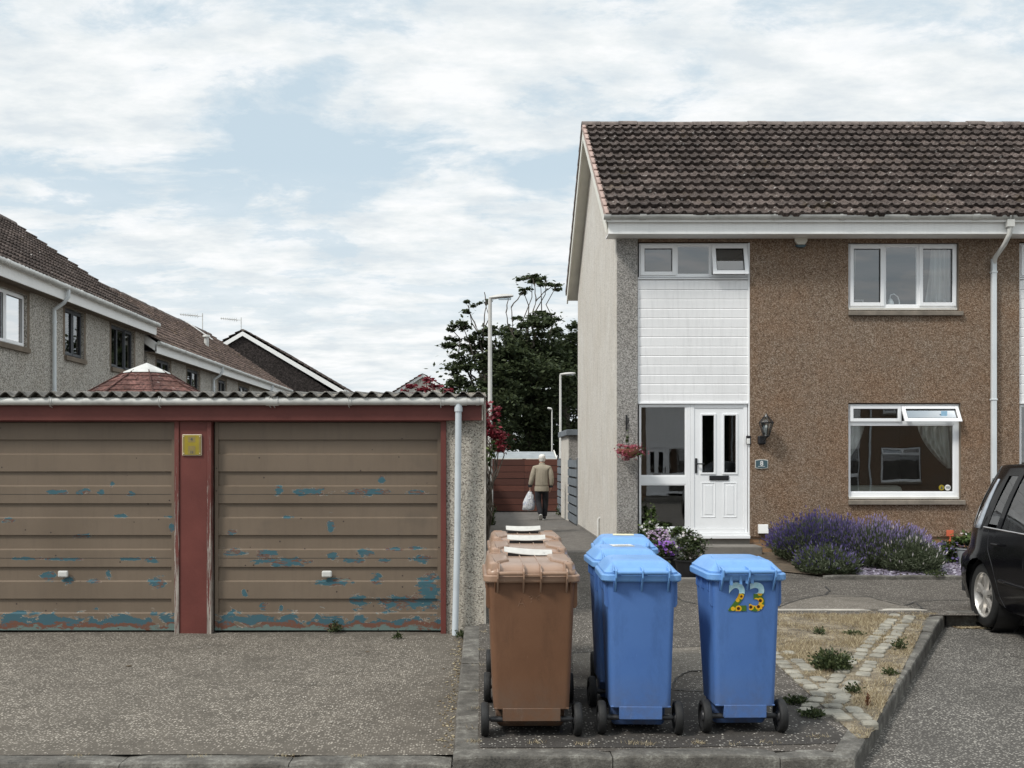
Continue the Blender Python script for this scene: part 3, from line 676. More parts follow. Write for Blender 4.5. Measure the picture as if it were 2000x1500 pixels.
def window(parent, mp, u0, u1, z0, z1, lights, fm='upvc', glass='glass', fw=0.035, label=None):
    """lights: (u0,u1,z0,z1, sash width or 0, open metres at the bottom)"""
    mb = MB(); frame_mb(mb, mp, u0, u1, z0, z1, fw, 0.0, 0.06)
    cuts = sorted({round(l[0], 3) for l in lights})[1:]
    win = None; parts = []
    for (a, b, c, d_, sw, op) in lights:
        if sw == 0: frame_mb(mb, mp, a-.004, b+.004, c-.004, d_+.004, 0.022, 0.006, 0.05)
        if op == 0 and sw: pass
    # mullions and transoms fill everything in the frame that is not a light
    us = sorted({u0+fw, u1-fw} | {l[i] for l in lights for i in (0, 1)}); zs = sorted({z0+fw, z1-fw} | {l[i] for l in lights for i in (2, 3)})
    for i in range(len(us)-1):
        for j in range(len(zs)-1):
            a, b, c, d_ = us[i], us[i+1], zs[j], zs[j+1]
            if b-a < 1e-4 or d_-c < 1e-4: continue
            mu, mz = (a+b)/2, (c+d_)/2
            if any(l[0] < mu < l[1] and l[2] < mz < l[3] for l in lights): continue
            v = [mp(a, .002, c), mp(b, .002, c), mp(b, .055, c), mp(a, .055, c), mp(a, .002, d_), mp(b, .002, d_), mp(b, .055, d_), mp(a, .055, d_)]
            mb.add(v, [(0,3,2,1),(4,5,6,7),(0,1,5,4),(1,2,6,5),(2,3,7,6),(3,0,4,7)])
    win = mb.build('window', fm, parent, bevel=0.004)
    if label: win['label'] = label
    for (a, b, c, d_, sw, op) in lights:
        def tp(u, dd, z, a=a, c=c, d_=d_, op=op):      # sash swings out about its head
            k = (d_-z)/(d_-c); return mp(u, dd-op*k, z)
        if sw:
            m2 = MB(); frame_mb(m2, tp, a-.012, b+.012, c-.012, d_+.012, sw, -0.022, 0.03); m2.build('sash', fm, win, bevel=0.005)
            m3 = MB(); frame_mb(m3, tp, a+sw-.014, b-sw+.014, c+sw-.014, d_-sw+.014, 0.008, -0.010, -0.002); m3.build('seal', 'rubberseal', win)
            e = sw-.01
        else: e = .015
        gm = MB(); gm.add([tp(a+e, 0.012, c+e), tp(b-e, 0.012, c+e), tp(b-e, 0.012, d_-e), tp(a+e, 0.012, d_-e)], [(0, 1, 2, 3)])
        gm.build('pane', glass, win)
    return win
# ---------------------------------------------------------------- terraced houses on the right
YW = 16.94; PITCHW = 6.01
def hp(px, py): q = P(px, py, YW); return q.x, q.z
def house(k, end):
    dx = k*PITCHW
    x0 = 2.137+(dx if k else 0)+(0.0 if not k else 0.0); x1 = 8.147+dx
    if k: x0 = 8.147+(k-1)*PITCHW
    gz = 0.231
    h = thing('terraced_house', (x0, YW, gz),
        'end terrace house with brown roughcast front, white door and cream gable wall' if end else 'neighbouring terrace house whose white cladding just shows at the right edge',
        'house', 'terrace of brown roughcast houses')
    X = lambda px: (px-VX)*YW/F+dx
    Z = lambda py: H-(py-VY)*YW/F
    mp = lambda u, d_, z: (u, YW+d_, z)
    ent = (X(1246), X(1465), Z(1056), Z(472)); uw = (X(1657), X(1873), Z(606), Z(474)); lw = (X(1657), X(1877), Z(975), Z(787))
    mb = MB(); holes_wall(mb, X(1247) if end else x0, x1, Z(1048), 5.30, [ent, uw, lw], mp, 0.26)
    mb.build('wall', 'brownwall', h)
    mb = MB(); holes_wall(mb, x0+.02, x1-.001, 0.0, Z(1048)-.001, [(ent[0], ent[1], ent[2], 3)], lambda u, d_, z: (u, YW+.03+d_, z), 0.22)
    mb.build('base_course', 'brick', h)
    # bands of smooth render round the windows' right-hand reveals
    for (a, b, c, d_) in (uw, lw): mb = MB(); mb.box(b-.012, b+.004, YW+.004, YW+.1, c, d_); mb.build('reveal', 'band', h)
    if end:
        mb = MB(); mb.box(x0, ent[0]-.001, YW-.006, YW+.24, 0, 5.30); mb.build('corner_pier', 'greywall', h, bevel=.01)
        # gable wall
        yb = 23.72; yr = 20.32; xg = x0-.007
        mb = MB(); mb.prism([(xg, YW+.012, 0), (xg, yb, 0), (xg, yb, 5.33), (xg, yr, 7.93), (xg, YW+.012, 5.33)], (0.2, 0, 0)); mb.build('gable_wall', 'creamwall', h)
        mb = MB(); mb.box(xg-.015, xg+.01, YW+.3, yb-.02, 0, .05+gz); mb.build('plinth', 'conc', h, bevel=.008)
        mb = MB(); mb.tube([(xg-.03, 19.3, .1), (xg-.03, 19.3, .62), (xg+.03, 19.3, .68)], .022, 8); mb.build('waste_pipe', 'gutter', h, True)
    mb = MB(); mb.box(x0+.22, x1, 23.5, 23.72, 0, 5.3); mb.build('rear_wall', 'brownwall', h)
    if not end:
        mb = MB(); yb = 23.72; yr = 20.32; mb.prism([(x1-.2, YW+.3, 0), (x1-.2, yb-.3, 0), (x1-.2, yb-.3, 5.3), (x1-.2, yr, 7.8), (x1-.2, YW+.3, 5.3)], (0.18, 0, 0)); mb.build('party_wall', 'brownwall', h)
    # rooms
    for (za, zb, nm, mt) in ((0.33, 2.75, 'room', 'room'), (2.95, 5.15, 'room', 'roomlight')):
        mb = MB(); a, b, c, d_ = x0+.3, x1-.05, YW+.27, 20.8
        q = [(a,c,za),(b,c,za),(b,d_,za),(a,d_,za),(a,c,zb),(b,c,zb),(b,d_,zb),(a,d_,zb)]
        xm = X(1480)
        mb.add(q, [(0,1,2,3),(7,6,5,4),(2,6,7,3),(1,5,6,2),(0,3,7,4)]); mb.box(xm, xm+.1, c+.01, d_-.01, za+.005, zb-.005)
        mb.build(nm, mt, h)
    # roof
    rx0 = 1.895 if end else x0; rx1 = x1
    e = Vector((rx0, 16.44, 5.405)); r = Vector((rx0, 20.32, 8.01)); sl = (r-e)
    rnd = random.Random(3+k)
    mb = MB(); tiled(mb, e+Vector((.05 if end else 0, 0, 0)), (1, 0, 0), sl, rx1-rx0-(.05 if end else 0), sl.length-.05, .333, .165, rnd)
    mb.build('roof', 'rooftile', h)
    ebk = Vector((rx1, 24.20, 5.405)); sb = r+Vector((rx1-rx0, 0, 0))-ebk
    mb = MB(); tiled(mb, ebk, (-1, 0, 0), sb, rx1-rx0, sb.length-.05, .333, .165, rnd); mb.build('rear_roof', 'rooftile', h)
    mb = MB()       # roof deck
    mb.prism([(rx0+.03, 16.50, 5.40), (rx0+.03, 20.32, 7.96), (rx0+.03, 24.14, 5.40), (rx0+.03, 24.14, 5.34), (rx0+.03, 20.32, 7.90), (rx0+.03, 16.50, 5.34)], (rx1-rx0-.04, 0, 0))
    mb.build('roof_deck', 'fascia', h)
    mb = MB(); n_ = int((rx1-rx0)/.33)       # ridge tiles
    for i in range(n_):
        a = rx0+(rx1-rx0)*i/n_; b = rx0+(rx1-rx0)*(i+1)/n_-.008; dz = rnd.uniform(-.008, .01)
        ring = lambda xx, s_: [(xx, 20.32+cos(t_)*.15*s_, 7.975+dz+sin(t_)*.10*s_) for t_ in [pi*q/8 for q in range(9)]]
        mb.loft([ring(a, 1), ring(b, 1.0)])
    mb.build('ridge_tiles', 'ridge', h)
    if end:
        mb = MB(); nn = Vector((0, -sl.normalized().z, sl.normalized().y))
        for i in range(14):        # verge tiles, stepped
            p = e+sl*(i/14); q = e+sl*((i+1)/14)
            mb.prism([p+nn*.068, q+nn*.045, q-nn*.05, p-nn*.035], (.07, 0, 0), rnd.random())
        mb.build('verge_tiles', 'verge', h, bevel=.004)
        mb = MB(); sb2 = Vector((0, 3.88, -2.605)); n2 = Vector((0, -sb2.normalized().z, sb2.normalized().y))
        for i in range(14):
            p = r+sb2*(i/14); q = r+sb2*((i+1)/14)
            mb.prism([p+n2*.05, q+n2*.07, q-n2*.03, p-n2*.04], (.07, 0, 0))
        mb.build('rear_verge_tiles', 'ridge', h, bevel=.004)
        for (A, B) in ((Vector((rx0+.02, 16.56, 5.38)), Vector((rx0+.02, 20.32, 7.93))), (Vector((rx0+.02, 24.10, 5.38)), Vector((rx0+.02, 20.32, 7.93)))):
            mb = MB(); dn = Vector((0, 0, -.2)); mb.prism([A, B, B+dn, A+dn], (.028, 0, 0)); mb.build('bargeboard', 'cream', h, bevel=.004)
        mb = MB()
        for (A, B) in ((Vector((rx0+.049, 20.33, 7.83)), Vector((rx0+.049, 24.08, 5.28))), (Vector((rx0+.049, 20.31, 7.83)), Vector((rx0+.049, 16.60, 5.28)))):
            dn = Vector((0, 0, -.03)); mb.prism([A, B, B+dn, A+dn], (x0-rx0+.01, 0, 0))
        mb.build('soffit', 'cream', h)
    # eaves: fascia, soffit, gutter
    fa = rx0+.06 if end else rx0
    mb = MB(); mb.box(fa, rx1-.003, 16.555, 16.585, 5.165, 5.365); mb.box(fa, rx1-.003, 16.545, 16.553, 5.165, 5.19); mb.build('fascia', 'fascia', h, bevel=.003)
    mb = MB(); mb.box(fa+.01, rx1, 16.588, YW+.05, 5.175, 5.195); mb.build('soffit', 'fascia', h)
    mb = MB(); R_ = .062; gx0, gx1 = fa-.08, rx1-.002
    prof = [(cos(t_)*R_, sin(t_)*R_) for t_ in [pi+pi*q/10 for q in range(11)]]+[(cos(t_)*(R_-.006), sin(t_)*(R_-.006)) for t_ in [2*pi-pi*q/10 for q in range(11)]]
    mb.loft([[(xx, 16.485+c_, 5.438+s_) for c_, s_ in prof] for xx in [lerp(gx0, gx1, q/30) for q in range(31)]])
    for q in [gx0+.01]+[gx0+.55+1.02*i for i in range(6)]:
        pr_ = [(cos(t_)*(R_+.007), sin(t_)*(R_+.007)) for t_ in [pi*.97+pi*1.06*j/10 for j in range(11)]]+[(cos(t_)*R_, sin(t_)*R_) for t_ in [pi*2.03-pi*1.06*j/10 for j in range(11)]]
        mb.loft([[(xx, 16.485+c_, 5.438+s_) for c_, s_ in pr_] for xx in (q, q+(.10 if int(q*10) % 3 == 0 else .03))])
    mb.build('gutter', 'gutter', h, True)
    if True:
        xp = X(1938); mb = MB()
        mb.box(xp+.0, xp+.11, 16.44, 16.53, 5.26, 5.37)
        mb.tube([(xp+.055, 16.485, 5.29), (xp+.055, 16.49, 5.16), (xp+.03, 16.60, 5.02), (xp, YW-.10, 4.86), (xp, YW-.06, 4.78)], .036, 10)
        mb.build('downpipe_bend', 'gutter', h, True)
        mb = MB(); mb.box(xp-.036, xp+.036, YW-.085, YW-.015, .3, 4.85)
        for zc in (4.62, 2.62, 1.2): mb.box(xp-.046, xp+.046, YW-.092, YW-.002, zc, zc+.03)
        mb.build('downpipe', 'pipe', h, bevel=.008)
    # entrance panel: cladding boards
    zt, zb_ = Z(546), Z(786); mb = MB(); nb = 13; bh = (zt-zb_)/nb
    for i in range(nb):
        za = zb_+i*bh; zc = za+bh-.007
        mb.prism([(ent[0]+.012, YW+.042, za), (ent[0]+.012, YW+.034, zc-.012), (ent[0]+.012, YW+.046, zc), (ent[0]+.012, YW+.07, zc), (ent[0]+.012, YW+.07, za)], (ent[1]-ent[0]-.03, 0, 0))
    mb.box(ent[0]+.008, ent[1]-.01, YW+.072, YW+.25, Z(790), Z(543))
    mb.build('cladding', 'cladding', h)
    mb = MB(); mb.box(ent[1]-.022, ent[1]-.002, YW+.012, YW+.1, Z(1050), Z(474)); mb.box(ent[0]+.001, ent[0]+.011, YW+.012, YW+.1, Z(788), Z(541)); mb.box(ent[0]+.012, ent[1]-.024, YW+.02, YW+.1, Z(787)-.012, Z(787)+.010); mb.box(ent[0]+.012, ent[1]-.024, YW+.02, YW+.1, Z(543)-.01, Z(543)+.01)
    mb.build('panel_trim', 'upvc', h)
    mpw = lambda u, d_, z: (u, YW+.05+d_, z)
    f_ = .035
    window(h, mpw, X(1249), X(1463), Z(540), Z(474),
        [(X(1249)+f_, X(1320), Z(540)+f_, Z(474)-f_, .062, 0), (X(1323), X(1388), Z(540)+f_, Z(474)-f_, 0, 0), (X(1392), X(1463)-f_, Z(540)+f_, Z(474)-f_, .062, .13)], glass='glassup', label='narrow three-light window above the cladding, right light tilted open')
    w2 = window(h, mpw, X(1659), X(1872), Z(605), Z(475),
        [(X(1659)+f_, X(1727), Z(600)+f_, Z(475)-f_, .058, 0), (X(1731), X(1795), Z(600)+f_, Z(475)-f_, 0, 0), (X(1799), X(1872)-f_, Z(600)+f_, Z(475)-f_, .058, 0)], glass='glassup', label='three-light upstairs window')
    w3 = window(h, mpw, X(1659), X(1876), Z(973), Z(789),
        [(X(1659)+f_, X(1760), Z(822), Z(789)-f_, .052, 0), (X(1764), X(1876)-f_, Z(822), Z(789)-f_, .052, .15), (X(1659)+.02, X(1866), Z(962), Z(829), 0, 0)], glass='glass', label='large ground floor picture window with two top lights, right one open')
    for (a, b, c, d_), w_ in ((uw, w2), (lw, w3)):
        mb = MB(); mb.box(a+.01, b-.03, YW-.012, YW+.06, c-.0, c+.035); mb.build('inner_sill', 'paintsill', w_, bevel=.006)
        mb = MB(); mb.prism([(a-.005, YW-.055, c-.085), (a-.005, YW-.055, c-.02), (a-.005, YW+.05, c-.004), (a-.005, YW+.05, c-.085)], (b-a+.055, 0, 0)); mb.build('sill', 'stone', h, bevel=.006)
    # door set
    ws = window(h, mpw, X(1249), X(1350), Z(1040), Z(790), [(X(1251), X(1341), Z(930), Z(793), 0, 0), (X(1251), X(1341), Z(1031), Z(946), 0, 0)], glass='glass', label='tall two-pane sidelight beside the front door')
    # (doorway)
    a, b, c, d_ = X(1350), X(1461), Z(1052), Z(789)
    mb = MB(); frame_mb(mb, mpw, a+.001, b, c+.10, d_, .06, 0, .07); mb.box(a+.001, b+.02, YW+.01, YW+.13, c+.052, c+.099); mb.box(X(1340), b+.03, YW-.03, YW+.13, c, c+.05)
    mb.build('door_frame', 'upvc', h, bevel=.006)
    da, db, dc, dd = a+.062, b-.062, c+.165, d_-.062
    # leaf with real recessed glazing openings
    gl = [(X(1373), X(1396), Z(923), Z(811)), (X(1416), X(1439), Z(923), Z(811))]
    mb = MB(); holes_wall(mb, da, db, dc, dd, gl, lambda u, e_, z: (u, YW+.062+e_, z), .045)
    for (p, q, r_, s_) in gl: frame_mb(mb, lambda u, e_, z: (u, YW+.062+e_, z), p-.03, q+.03, r_-.03, s_+.03, .03, -.012, .02)
    for (p, q) in ((X(1371), X(1399)), (X(1414), X(1441))):      # raised panel mouldings
        frame_mb(mb, lambda u, e_, z: (u, YW+.062+e_, z), p, q, Z(1011), Z(942), .016, -.006, .004)
        mb.box(p+.05, q-.05, YW+.057, YW+.066, Z(1005), Z(948))
    dr = mb.build('door', 'upvc', h, bevel=.003); dr['label'] = 'white panelled front door with two narrow panes'
    mb = MB(); mb.box(da-.01, db+.01, YW+.04, YW+.11, c+.10, dc-.004); mb.build('door_bar', 'upvc', dr, bevel=.006)
    for (p, q, r_, s_) in gl:
        mb = MB(); mb.add([(p, YW+.085, r_), (q, YW+.085, r_), (q, YW+.085, s_), (p, YW+.085, s_)], [(0, 1, 2, 3)]); mb.build('pane', 'glassdark', dr)
    mb = MB(); hx_ = X(1361); mb.box(hx_-.016, hx_+.016, YW+.045, YW+.061, Z(924), Z(895)); mb.tube([(hx_, YW+.05, Z(906)), (hx_, YW-.0, Z(906)), (hx_+.12, YW-.0, Z(906))], .011, 8)
    mb.build('handle', 'black', dr, True)
    mb = MB(); mb.box(X(1387), X(1425), YW+.045, YW+.061, Z(938), Z(929)); mb.box(X(1389), X(1423), YW+.040, YW+.046, Z(936.4), Z(931)); mb.build('letterbox', 'black', dr, bevel=.004)
    # step
    mb = MB(); mb.box(X(1352), X(1476), YW-.42, YW+.03, gz-.05, Z(1063)-.0); mb.build('step', 'conc', h, bevel=.015)
    mb = MB(); mb.box(ent[0], ent[1], YW+.02, YW+.2, 0, c-.003); mb.build('threshold', 'conc', h)
    return h, X, Z
H8, X, Z = house(0, True)
HN, _, _ = house(1, False)
opp = []
for i in range(3):                       # the same row stands across the street, behind the camera; it shows in the glass
    c = copy_tree(HN)
    c.location = (22.9-i*6.01, -13.0, -0.12); c.rotation_euler = (0, 0, pi)
    if i == 2: c.location.x = 9.3
    tag(c, 'brown house across the street, seen only as a reflection in the windows', 'house', 'houses across the street')

r = thing('added_hedge', (10.1, -13.4, -.12), 'tall dark leaf screen added across the street to darken reflections in the door panes', 'added_hedge')  # added to fill the gap with dark leaves where sky would reflect brightly
mb = MB(); rh = random.Random(12)
for _ in range(2600):
    p = Vector((rh.uniform(9.32, 10.86), -13.3+rh.uniform(-.25, .25), rh.uniform(-.1, 4.6))); u = Vector((rh.gauss(0, 1), rh.gauss(0, .6), rh.gauss(0, 1))).normalized()*.12; w = Vector((rh.gauss(0, 1), rh.gauss(0, 1), rh.gauss(0, 1))).cross(u).normalized()*.08
    mb.add([p-u, p+w, p+u, p-w], [(0, 1, 2, 3)], rh.random())
mb.build('foliage', 'leaf', r)
mb = MB(); mb.tube([(10.1, -13.4, -.12), (10.1, -13.4, 4.2)], .06, 6); mb.build('stem', 'bark', r)
# white vent box, alarm, bell, lantern, plaque, basket
def solo(mb, name, mat, label, cat, **kw):
    o = mb.build(name, mat, **kw); return tag(o, label, cat)
r = thing('alarm_box', (X(1562), YW, Z(470)), 'cream burglar alarm box under the eaves of the brown wall', 'alarm')
mb = MB(); pts2 = [(X(1551), YW-.07, Z(456)), (X(1575), YW-.07, Z(456)), (X(1575), YW-.07, Z(472)), (X(1570), YW-.07, Z(479)), (X(1556), YW-.07, Z(479)), (X(1551), YW-.07, Z(472))]
mb.prism(pts2, (0, .07, 0)); mb.build('cover', 'cream', r, bevel=.012)
mb = MB(); mb.prism([(X(1552), YW-.06, Z(479.2)), (X(1574), YW-.06, Z(479.2)), (X(1569), YW-.06, Z(484)), (X(1557), YW-.06, Z(484))], (0, .06, 0)); mb.build('strobe', 'plaque', r, bevel=.006)
r = thing('doorbell', (X(1461), YW, Z(860)), 'black and white doorbell on the door frame', 'doorbell')
mb = MB(); mb.box(X(1457.5), X(1466.5), YW-.005, YW+.012, Z(868), Z(851)); mb.build('back_plate', 'black', r, bevel=.004)
mb = MB(); mb.box(X(1458), X(1464.5), YW-.02, YW-.006, Z(867), Z(856.5)); mb.build('cover', 'white', r, bevel=.004)
r = thing('wall_lantern', (X(1488), YW, Z(866)), 'black six-sided glass wall lantern to the right of the door', 'lantern')
lx, ly = X(1491), YW-.17
def hexr(zc, rr, n=6): return [(lx+rr*cos(2*pi*(q+.5)/n), ly+rr*sin(2*pi*(q+.5)/n), zc) for q in range(n)]
mb = MB(); hb, hm, ht = hexr(Z(852), .045), hexr(Z(826), .112), hexr(Z(814), .03)
for q in range(6):
    mb.tube([hb[q], hm[q]], .0075, 5); mb.tube([hm[q], ht[q]], .0075, 5); mb.tube([hm[q], hm[(q+1) % 6]], .0085, 5); mb.tube([hb[q], hb[(q+1) % 6]], .0085, 5)
mb.build('cage', 'black', r)
mb = MB(); mb.loft([hexr(Z(815), .035), hexr(Z(811), .02), hexr(Z(808.5), .006), hexr(Z(807), .008)]); mb.build('finial', 'black', r)
mb = MB()
for A, B in ((hb, hm), (hm, ht)):
    for q in range(6): mb.add([A[q], A[(q+1) % 6], B[(q+1) % 6], B[q]], [(0, 1, 2, 3)])
mb.build('glass_panel', 'glassdark', r)
mb = MB(); mb.lathe((lx, ly, Z(850)), [(.02, 0), (.022, .05), (.024, .055), (.024, .13), (.012, .15)], 12); mb.build('bulb', 'white', r, True)
mb = MB(); mb.lathe((lx, ly, Z(856)), [(.0, 0), (.03, .01), (.05, .035), (.045, .05)], 12); mb.tube([(lx, ly, Z(855)), (lx-.02, ly+.06, Z(862)), (X(1486), YW, Z(862))], .012, 8); mb.build('arm', 'black', r, True)
mb = MB(); mb.box(X(1479), X(1494), YW-.07, YW-.001, Z(868), Z(851)); mb.build('back_plate', 'black', r, bevel=.02)
r = thing('house_number_sign', (X(1487), YW, Z(906)), 'small dark green house sign with a white number 8', 'sign')
def plq(mg, y0, y1, nm, mt):
    mb = MB(); a, b, c, d_ = X(1474.5)+mg, X(1499.5)-mg, Z(914)+mg, Z(898.5)-mg; pp = []
    for q in range(9): tq = q/8; pp.append((lerp(a, b, tq), y0, c-.012*sin(pi*tq)))
    for q in range(9): tq = q/8; pp.append((lerp(b, a, tq), y0, d_+.012*sin(pi*tq)))
    mb.prism(pp, (0, y1-y0, 0)); mb.build(nm, mt, r)
plq(0, YW-.016, YW-.001, 'rim', 'label'); plq(.010, YW-.020, YW-.0165, 'face', 'plaque')
fontmesh('number', '8', .105, 'white', Matrix.Translation((X(1487), YW-.0215, Z(905.3))) @ FACE, .0008, .0015, r)
mb = MB()
for q in range(9): mb.box(X(1480.5)+q*.0115, X(1480.5)+q*.0115+.007, YW-.022, YW-.0203, Z(911.4), Z(910.3))
mb.build('small_lettering', 'white', r)
r = thing('vent_cover', (X(1490), YW, Z(1042)), 'small white square vent cover low on the brown wall', 'vent')
mb = MB(); mb.box(X(1480), X(1499), YW-.05, YW-.001, Z(1042), Z(1024)); mb.build('box', 'white', r, bevel=.006)
mb = MB(); mb.prism([(X(1480.5), YW-.085, Z(1041)), (X(1498.5), YW-.085, Z(1041)), (X(1498.5), YW-.052, Z(1024.5)), (X(1480.5), YW-.052, Z(1024.5))], (0, .004, 0)); mb.build('flap', 'white', r, bevel=.003)
r = thing('valve_marker', (X(1853), YW-.2, .2), 'small orange marker post against the foot of the brown wall', 'marker')
mb = MB(); mb.box(X(1847), X(1860), YW-.05, YW-.02, Z(1047), Z(1035)); mb.build('plate', 'orange', r, bevel=.004)
mb = MB(); mb.box(X(1852), X(1855), YW-.045, YW-.025, .2, Z(1047)); mb.build('post', 'orange', r)
# inside the windows
def curtain(x_a, x_b, zt, zb, Yc, label, gather=None, mat='curtain'):
    """cloth hung in folds; gather=(x, z) pulls its free edge in towards a tie-back"""
    mb = MB(); nu, nv = 40, 24; vs = []
    for j in range(nv+1):
        tz = j/nv; z = lerp(zt, zb, tz)
        xa, xb = x_a, x_b
        if gather is not None: xb = lerp(x_b, x_a+(x_b-x_a)*gather, tz**1.7)
        for i in range(nu+1):
            u = i/nu; vs.append((lerp(xa, xb, u), Yc+.025*sin(u*26+tz*1.5), z))
    mb.add(vs, [(j*(nu+1)+i, j*(nu+1)+i+1, (j+1)*(nu+1)+i+1, (j+1)*(nu+1)+i) for j in range(nv) for i in range(nu)])
    o = mb.build('curtain', mat, smooth='all'); tag(o, label, 'curtain'); return o
YC = YW+.17
curtain(X(1868), X(1801), Z(826), Z(915), YC, 'white curtain swept back to the right side of the ground floor window', .12)
curtain(X(1655), X(1697), Z(826), Z(905), YC, 'white curtain swept back to the left side of the ground floor window', .1)
curtain(X(1658), X(1680), Z(478), Z(602), YC, 'pale curtain at the left of the upstairs right-hand window', .7)
curtain(X(1870), X(1828), Z(478), Z(602), YC, 'pale curtain at the right of the upstairs right-hand window', 1.35)
r = thing('desk_lamp', (X(1750), YC, Z(600)), 'small white swan-neck lamp standing in the upstairs window', 'lamp')
mb = MB(); mb.lathe((X(1763), YC, Z(601)), [(.05, 0), (.05, .015), (.01, .02)], 12); mb.tube([(X(1763), YC, Z(601)), (X(1765), YC, Z(588)), (X(1762), YC, Z(577)), (X(1754), YC, Z(571)), (X(1747), YC, Z(573)), (X(1746), YC, Z(580))], .009, 8); mb.build('stem', 'white', r, True)
mb = MB(); mb.lathe((X(1747), YC, Z(592)), [(.055, 0), (.05, .04), (.03, .08), (.01, .10)], 12); mb.build('shade', 'white', r, True)
r = thing('picture_frame', (X(1682), YC, Z(600)), 'small white picture frame on the upstairs window sill', 'picture frame')
mb = MB(); frame_mb(mb, lambda u, e_, z: (u, YC-.05+e_, z), X(1671), X(1692), Z(601), Z(583), .018, 0, .015); mb.build('frame', 'white', r)
mb = MB(); mb.box(X(1672), X(1691), YC-.04, YC-.034, Z(600), Z(584)); mb.build('picture', 'roomlight', r)
mb = MB(); mb.box(X(1849), X(1854), YC-.05, YC-.03, Z(601), Z(582)); tag(mb.build('white_box', 'white'), 'slim white box leaning at the right of the upstairs window', 'box')
r = thing('window_sticker', (X(1854), YW+.06, Z(953)), 'round white window sticker reading YES', 'sticker')
mb = MB(); mb.lathe((X(1854), YW+.056, Z(952.5)), [(.047, 0), (.047, .0015)], 24, 'Y'); mb.build('disc', 'white', r)
fontmesh('lettering', 'YES', .045, 'ink', Matrix.Translation((X(1854), YW+.0545, Z(952.5))) @ FACE, .0005, .001, r)
mb = MB(); mb.lathe((X(1842), YW+.056, Z(952.5)), [(.045, 0), (.045, .0015)], 24, 'Y'); r = thing('window_sticker', (X(1842), YW+.06, Z(953)), 'round dark yellow window sticker beside the white one', 'sticker'); mb.build('disc', 'signyellow', r)
mb = MB(); mb.prism([(X(1839.6), YW+.0545, Z(955)), (X(1844.4), YW+.0545, Z(955)), (X(1842), YW+.0545, Z(949))], (0, .001, 0)); mb.build('emblem', 'ink', r)
mb = MB(); mb.box(X(1836), X(1848), YW-.0385, YW-.0365, Z(813.5), Z(803)); tag(mb.build('window_sticker', 'stickerblue'), 'pale blue sticker on the open top light', 'sticker')
r = thing('sofa', (X(1740), YW+1.0, .33), 'pale sofa back just inside the ground floor window', 'sofa')
mb = MB(); mb.box(X(1665), X(1790), YW+.5, YW+.75, .4, Z(950)); mb.build('back', 'cream', r, bevel=.08)
mb = MB(); mb.box(X(1665), X(1790), YW+.76, YW+1.4, .34, .85); mb.build('seat', 'cream', r, bevel=.08)

# ---------------------------------------------------------------- garages
YG = 10.5
gx = lambda px: (px-VX)*YG/F
gzf = lambda py: H-(py-VY)*YG/F
G = thing('garage_block', (-2.8, YG, 0), 'low pair of lock-up garages with peeling taupe doors and wavy cement roof', 'garage')
GX0 = -5.75; GX1 = .042
mb = MB(); mb.box(gx(872), GX1, YG, YG+.22, -.05, 2.20); mb.box(GX1-.2, GX1-.001, YG+.221, YG+5.3, -.05, 2.36); mb.build('side_wall', 'garagewall', G)
mb = MB(); mb.box(GX1-.018, GX1+.004, YG-.012, YG+.02, -.05, 2.33); mb.build('corner_bead', 'conclight', G)
mb = MB(); mb.box(GX0, GX1-.2, YG+5.1, YG+5.3, -.05, 2.45); mb.box(GX0, GX0+.2, YG+.2, YG+5.1, -.05, 2.36); mb.build('rear_wall', 'garagewall', G)
mb = MB(); mb.box(GX0+.2, GX1-.2, YG+.3, YG+5.09, .005, .02); mb.build('floor', 'conc', G)
mb = MB(); mb.box(GX0, gx(941), YG-.09, YG-.045, gzf(822), gzf(790)); mb.build('fascia', 'redpaint', G, bevel=.004)
mb = MB(); mb.box(gx(941)+.001, gx(943), YG-.092, YG-.04, gzf(822), gzf(792)); mb.build('fascia_end', 'conclight', G)
for (a, b) in ((gx(343), gx(415)), (GX0, GX0+.36)):
    mb = MB(); mb.box(a+.045, b-.045, YG-.03, YG+.05, -.02, gzf(822)-.002); mb.build('door_post', 'redpaint', G, bevel=.004)
    mb = MB(); mb.box(a, a+.044, YG-.045, YG+.08, -.02, gzf(822)-.002); mb.box(b-.044, b, YG-.045, YG+.08, -.02, gzf(822)-.002); mb.build('post_cover_strip', 'bareboard', G, bevel=.004)
mb = MB(); mb.box(gx(861), gx(872)-.002, YG-.03, YG+.1, -.02, gzf(822)-.002); mb.build('door_frame', 'redpaint', G, bevel=.003)
mb = MB(); mb.box(GX0, gx(872), YG-.044, YG+.1, gzf(824), gzf(800)); mb.build('lintel', 'redpaint', G)
mb = MB(); mb.box(GX0, GX1-.04, YG-.04, YG+.2, gzf(799), gzf(770)); mb.build('mortar_fill', 'conclight', G)
mb = MB(); pit = .1465; nw = int((GX1+.02-GX0+.1)/pit*10); vs = []
rc = random.Random(4); thk = .009
rowsY = [YG-.19, YG-.12, YG+.4, YG+2.9, YG+5.5]
for side in (0, 1):
    for j, Y in enumerate(rowsY):
        for i in range(nw+1):
            xx = GX0-.1+i*pit/10; rag = rc.uniform(-.006, .006) if j == 0 and side == 0 else 0
            vs.append((xx, Y+rag, 2.325+.025*cos(2*pi*(xx-gx(876))/pit)+(Y-YG)*.05+(0 if side else thk*1.0)+rag*.3))
n_ = nw+1; nr = len(rowsY); fs = []
for j in range(nr-1):
    for i in range(nw): fs += [(j*n_+i, j*n_+i+1, (j+1)*n_+i+1, (j+1)*n_+i), (nr*n_+j*n_+i+n_, nr*n_+j*n_+i+n_+1, nr*n_+j*n_+i+1, nr*n_+j*n_+i)]
for i in range(nw): fs.append((i, nr*n_+i, nr*n_+i+1, i+1))
mb.add(vs, fs); o = mb.build('roof', 'corr', G); 
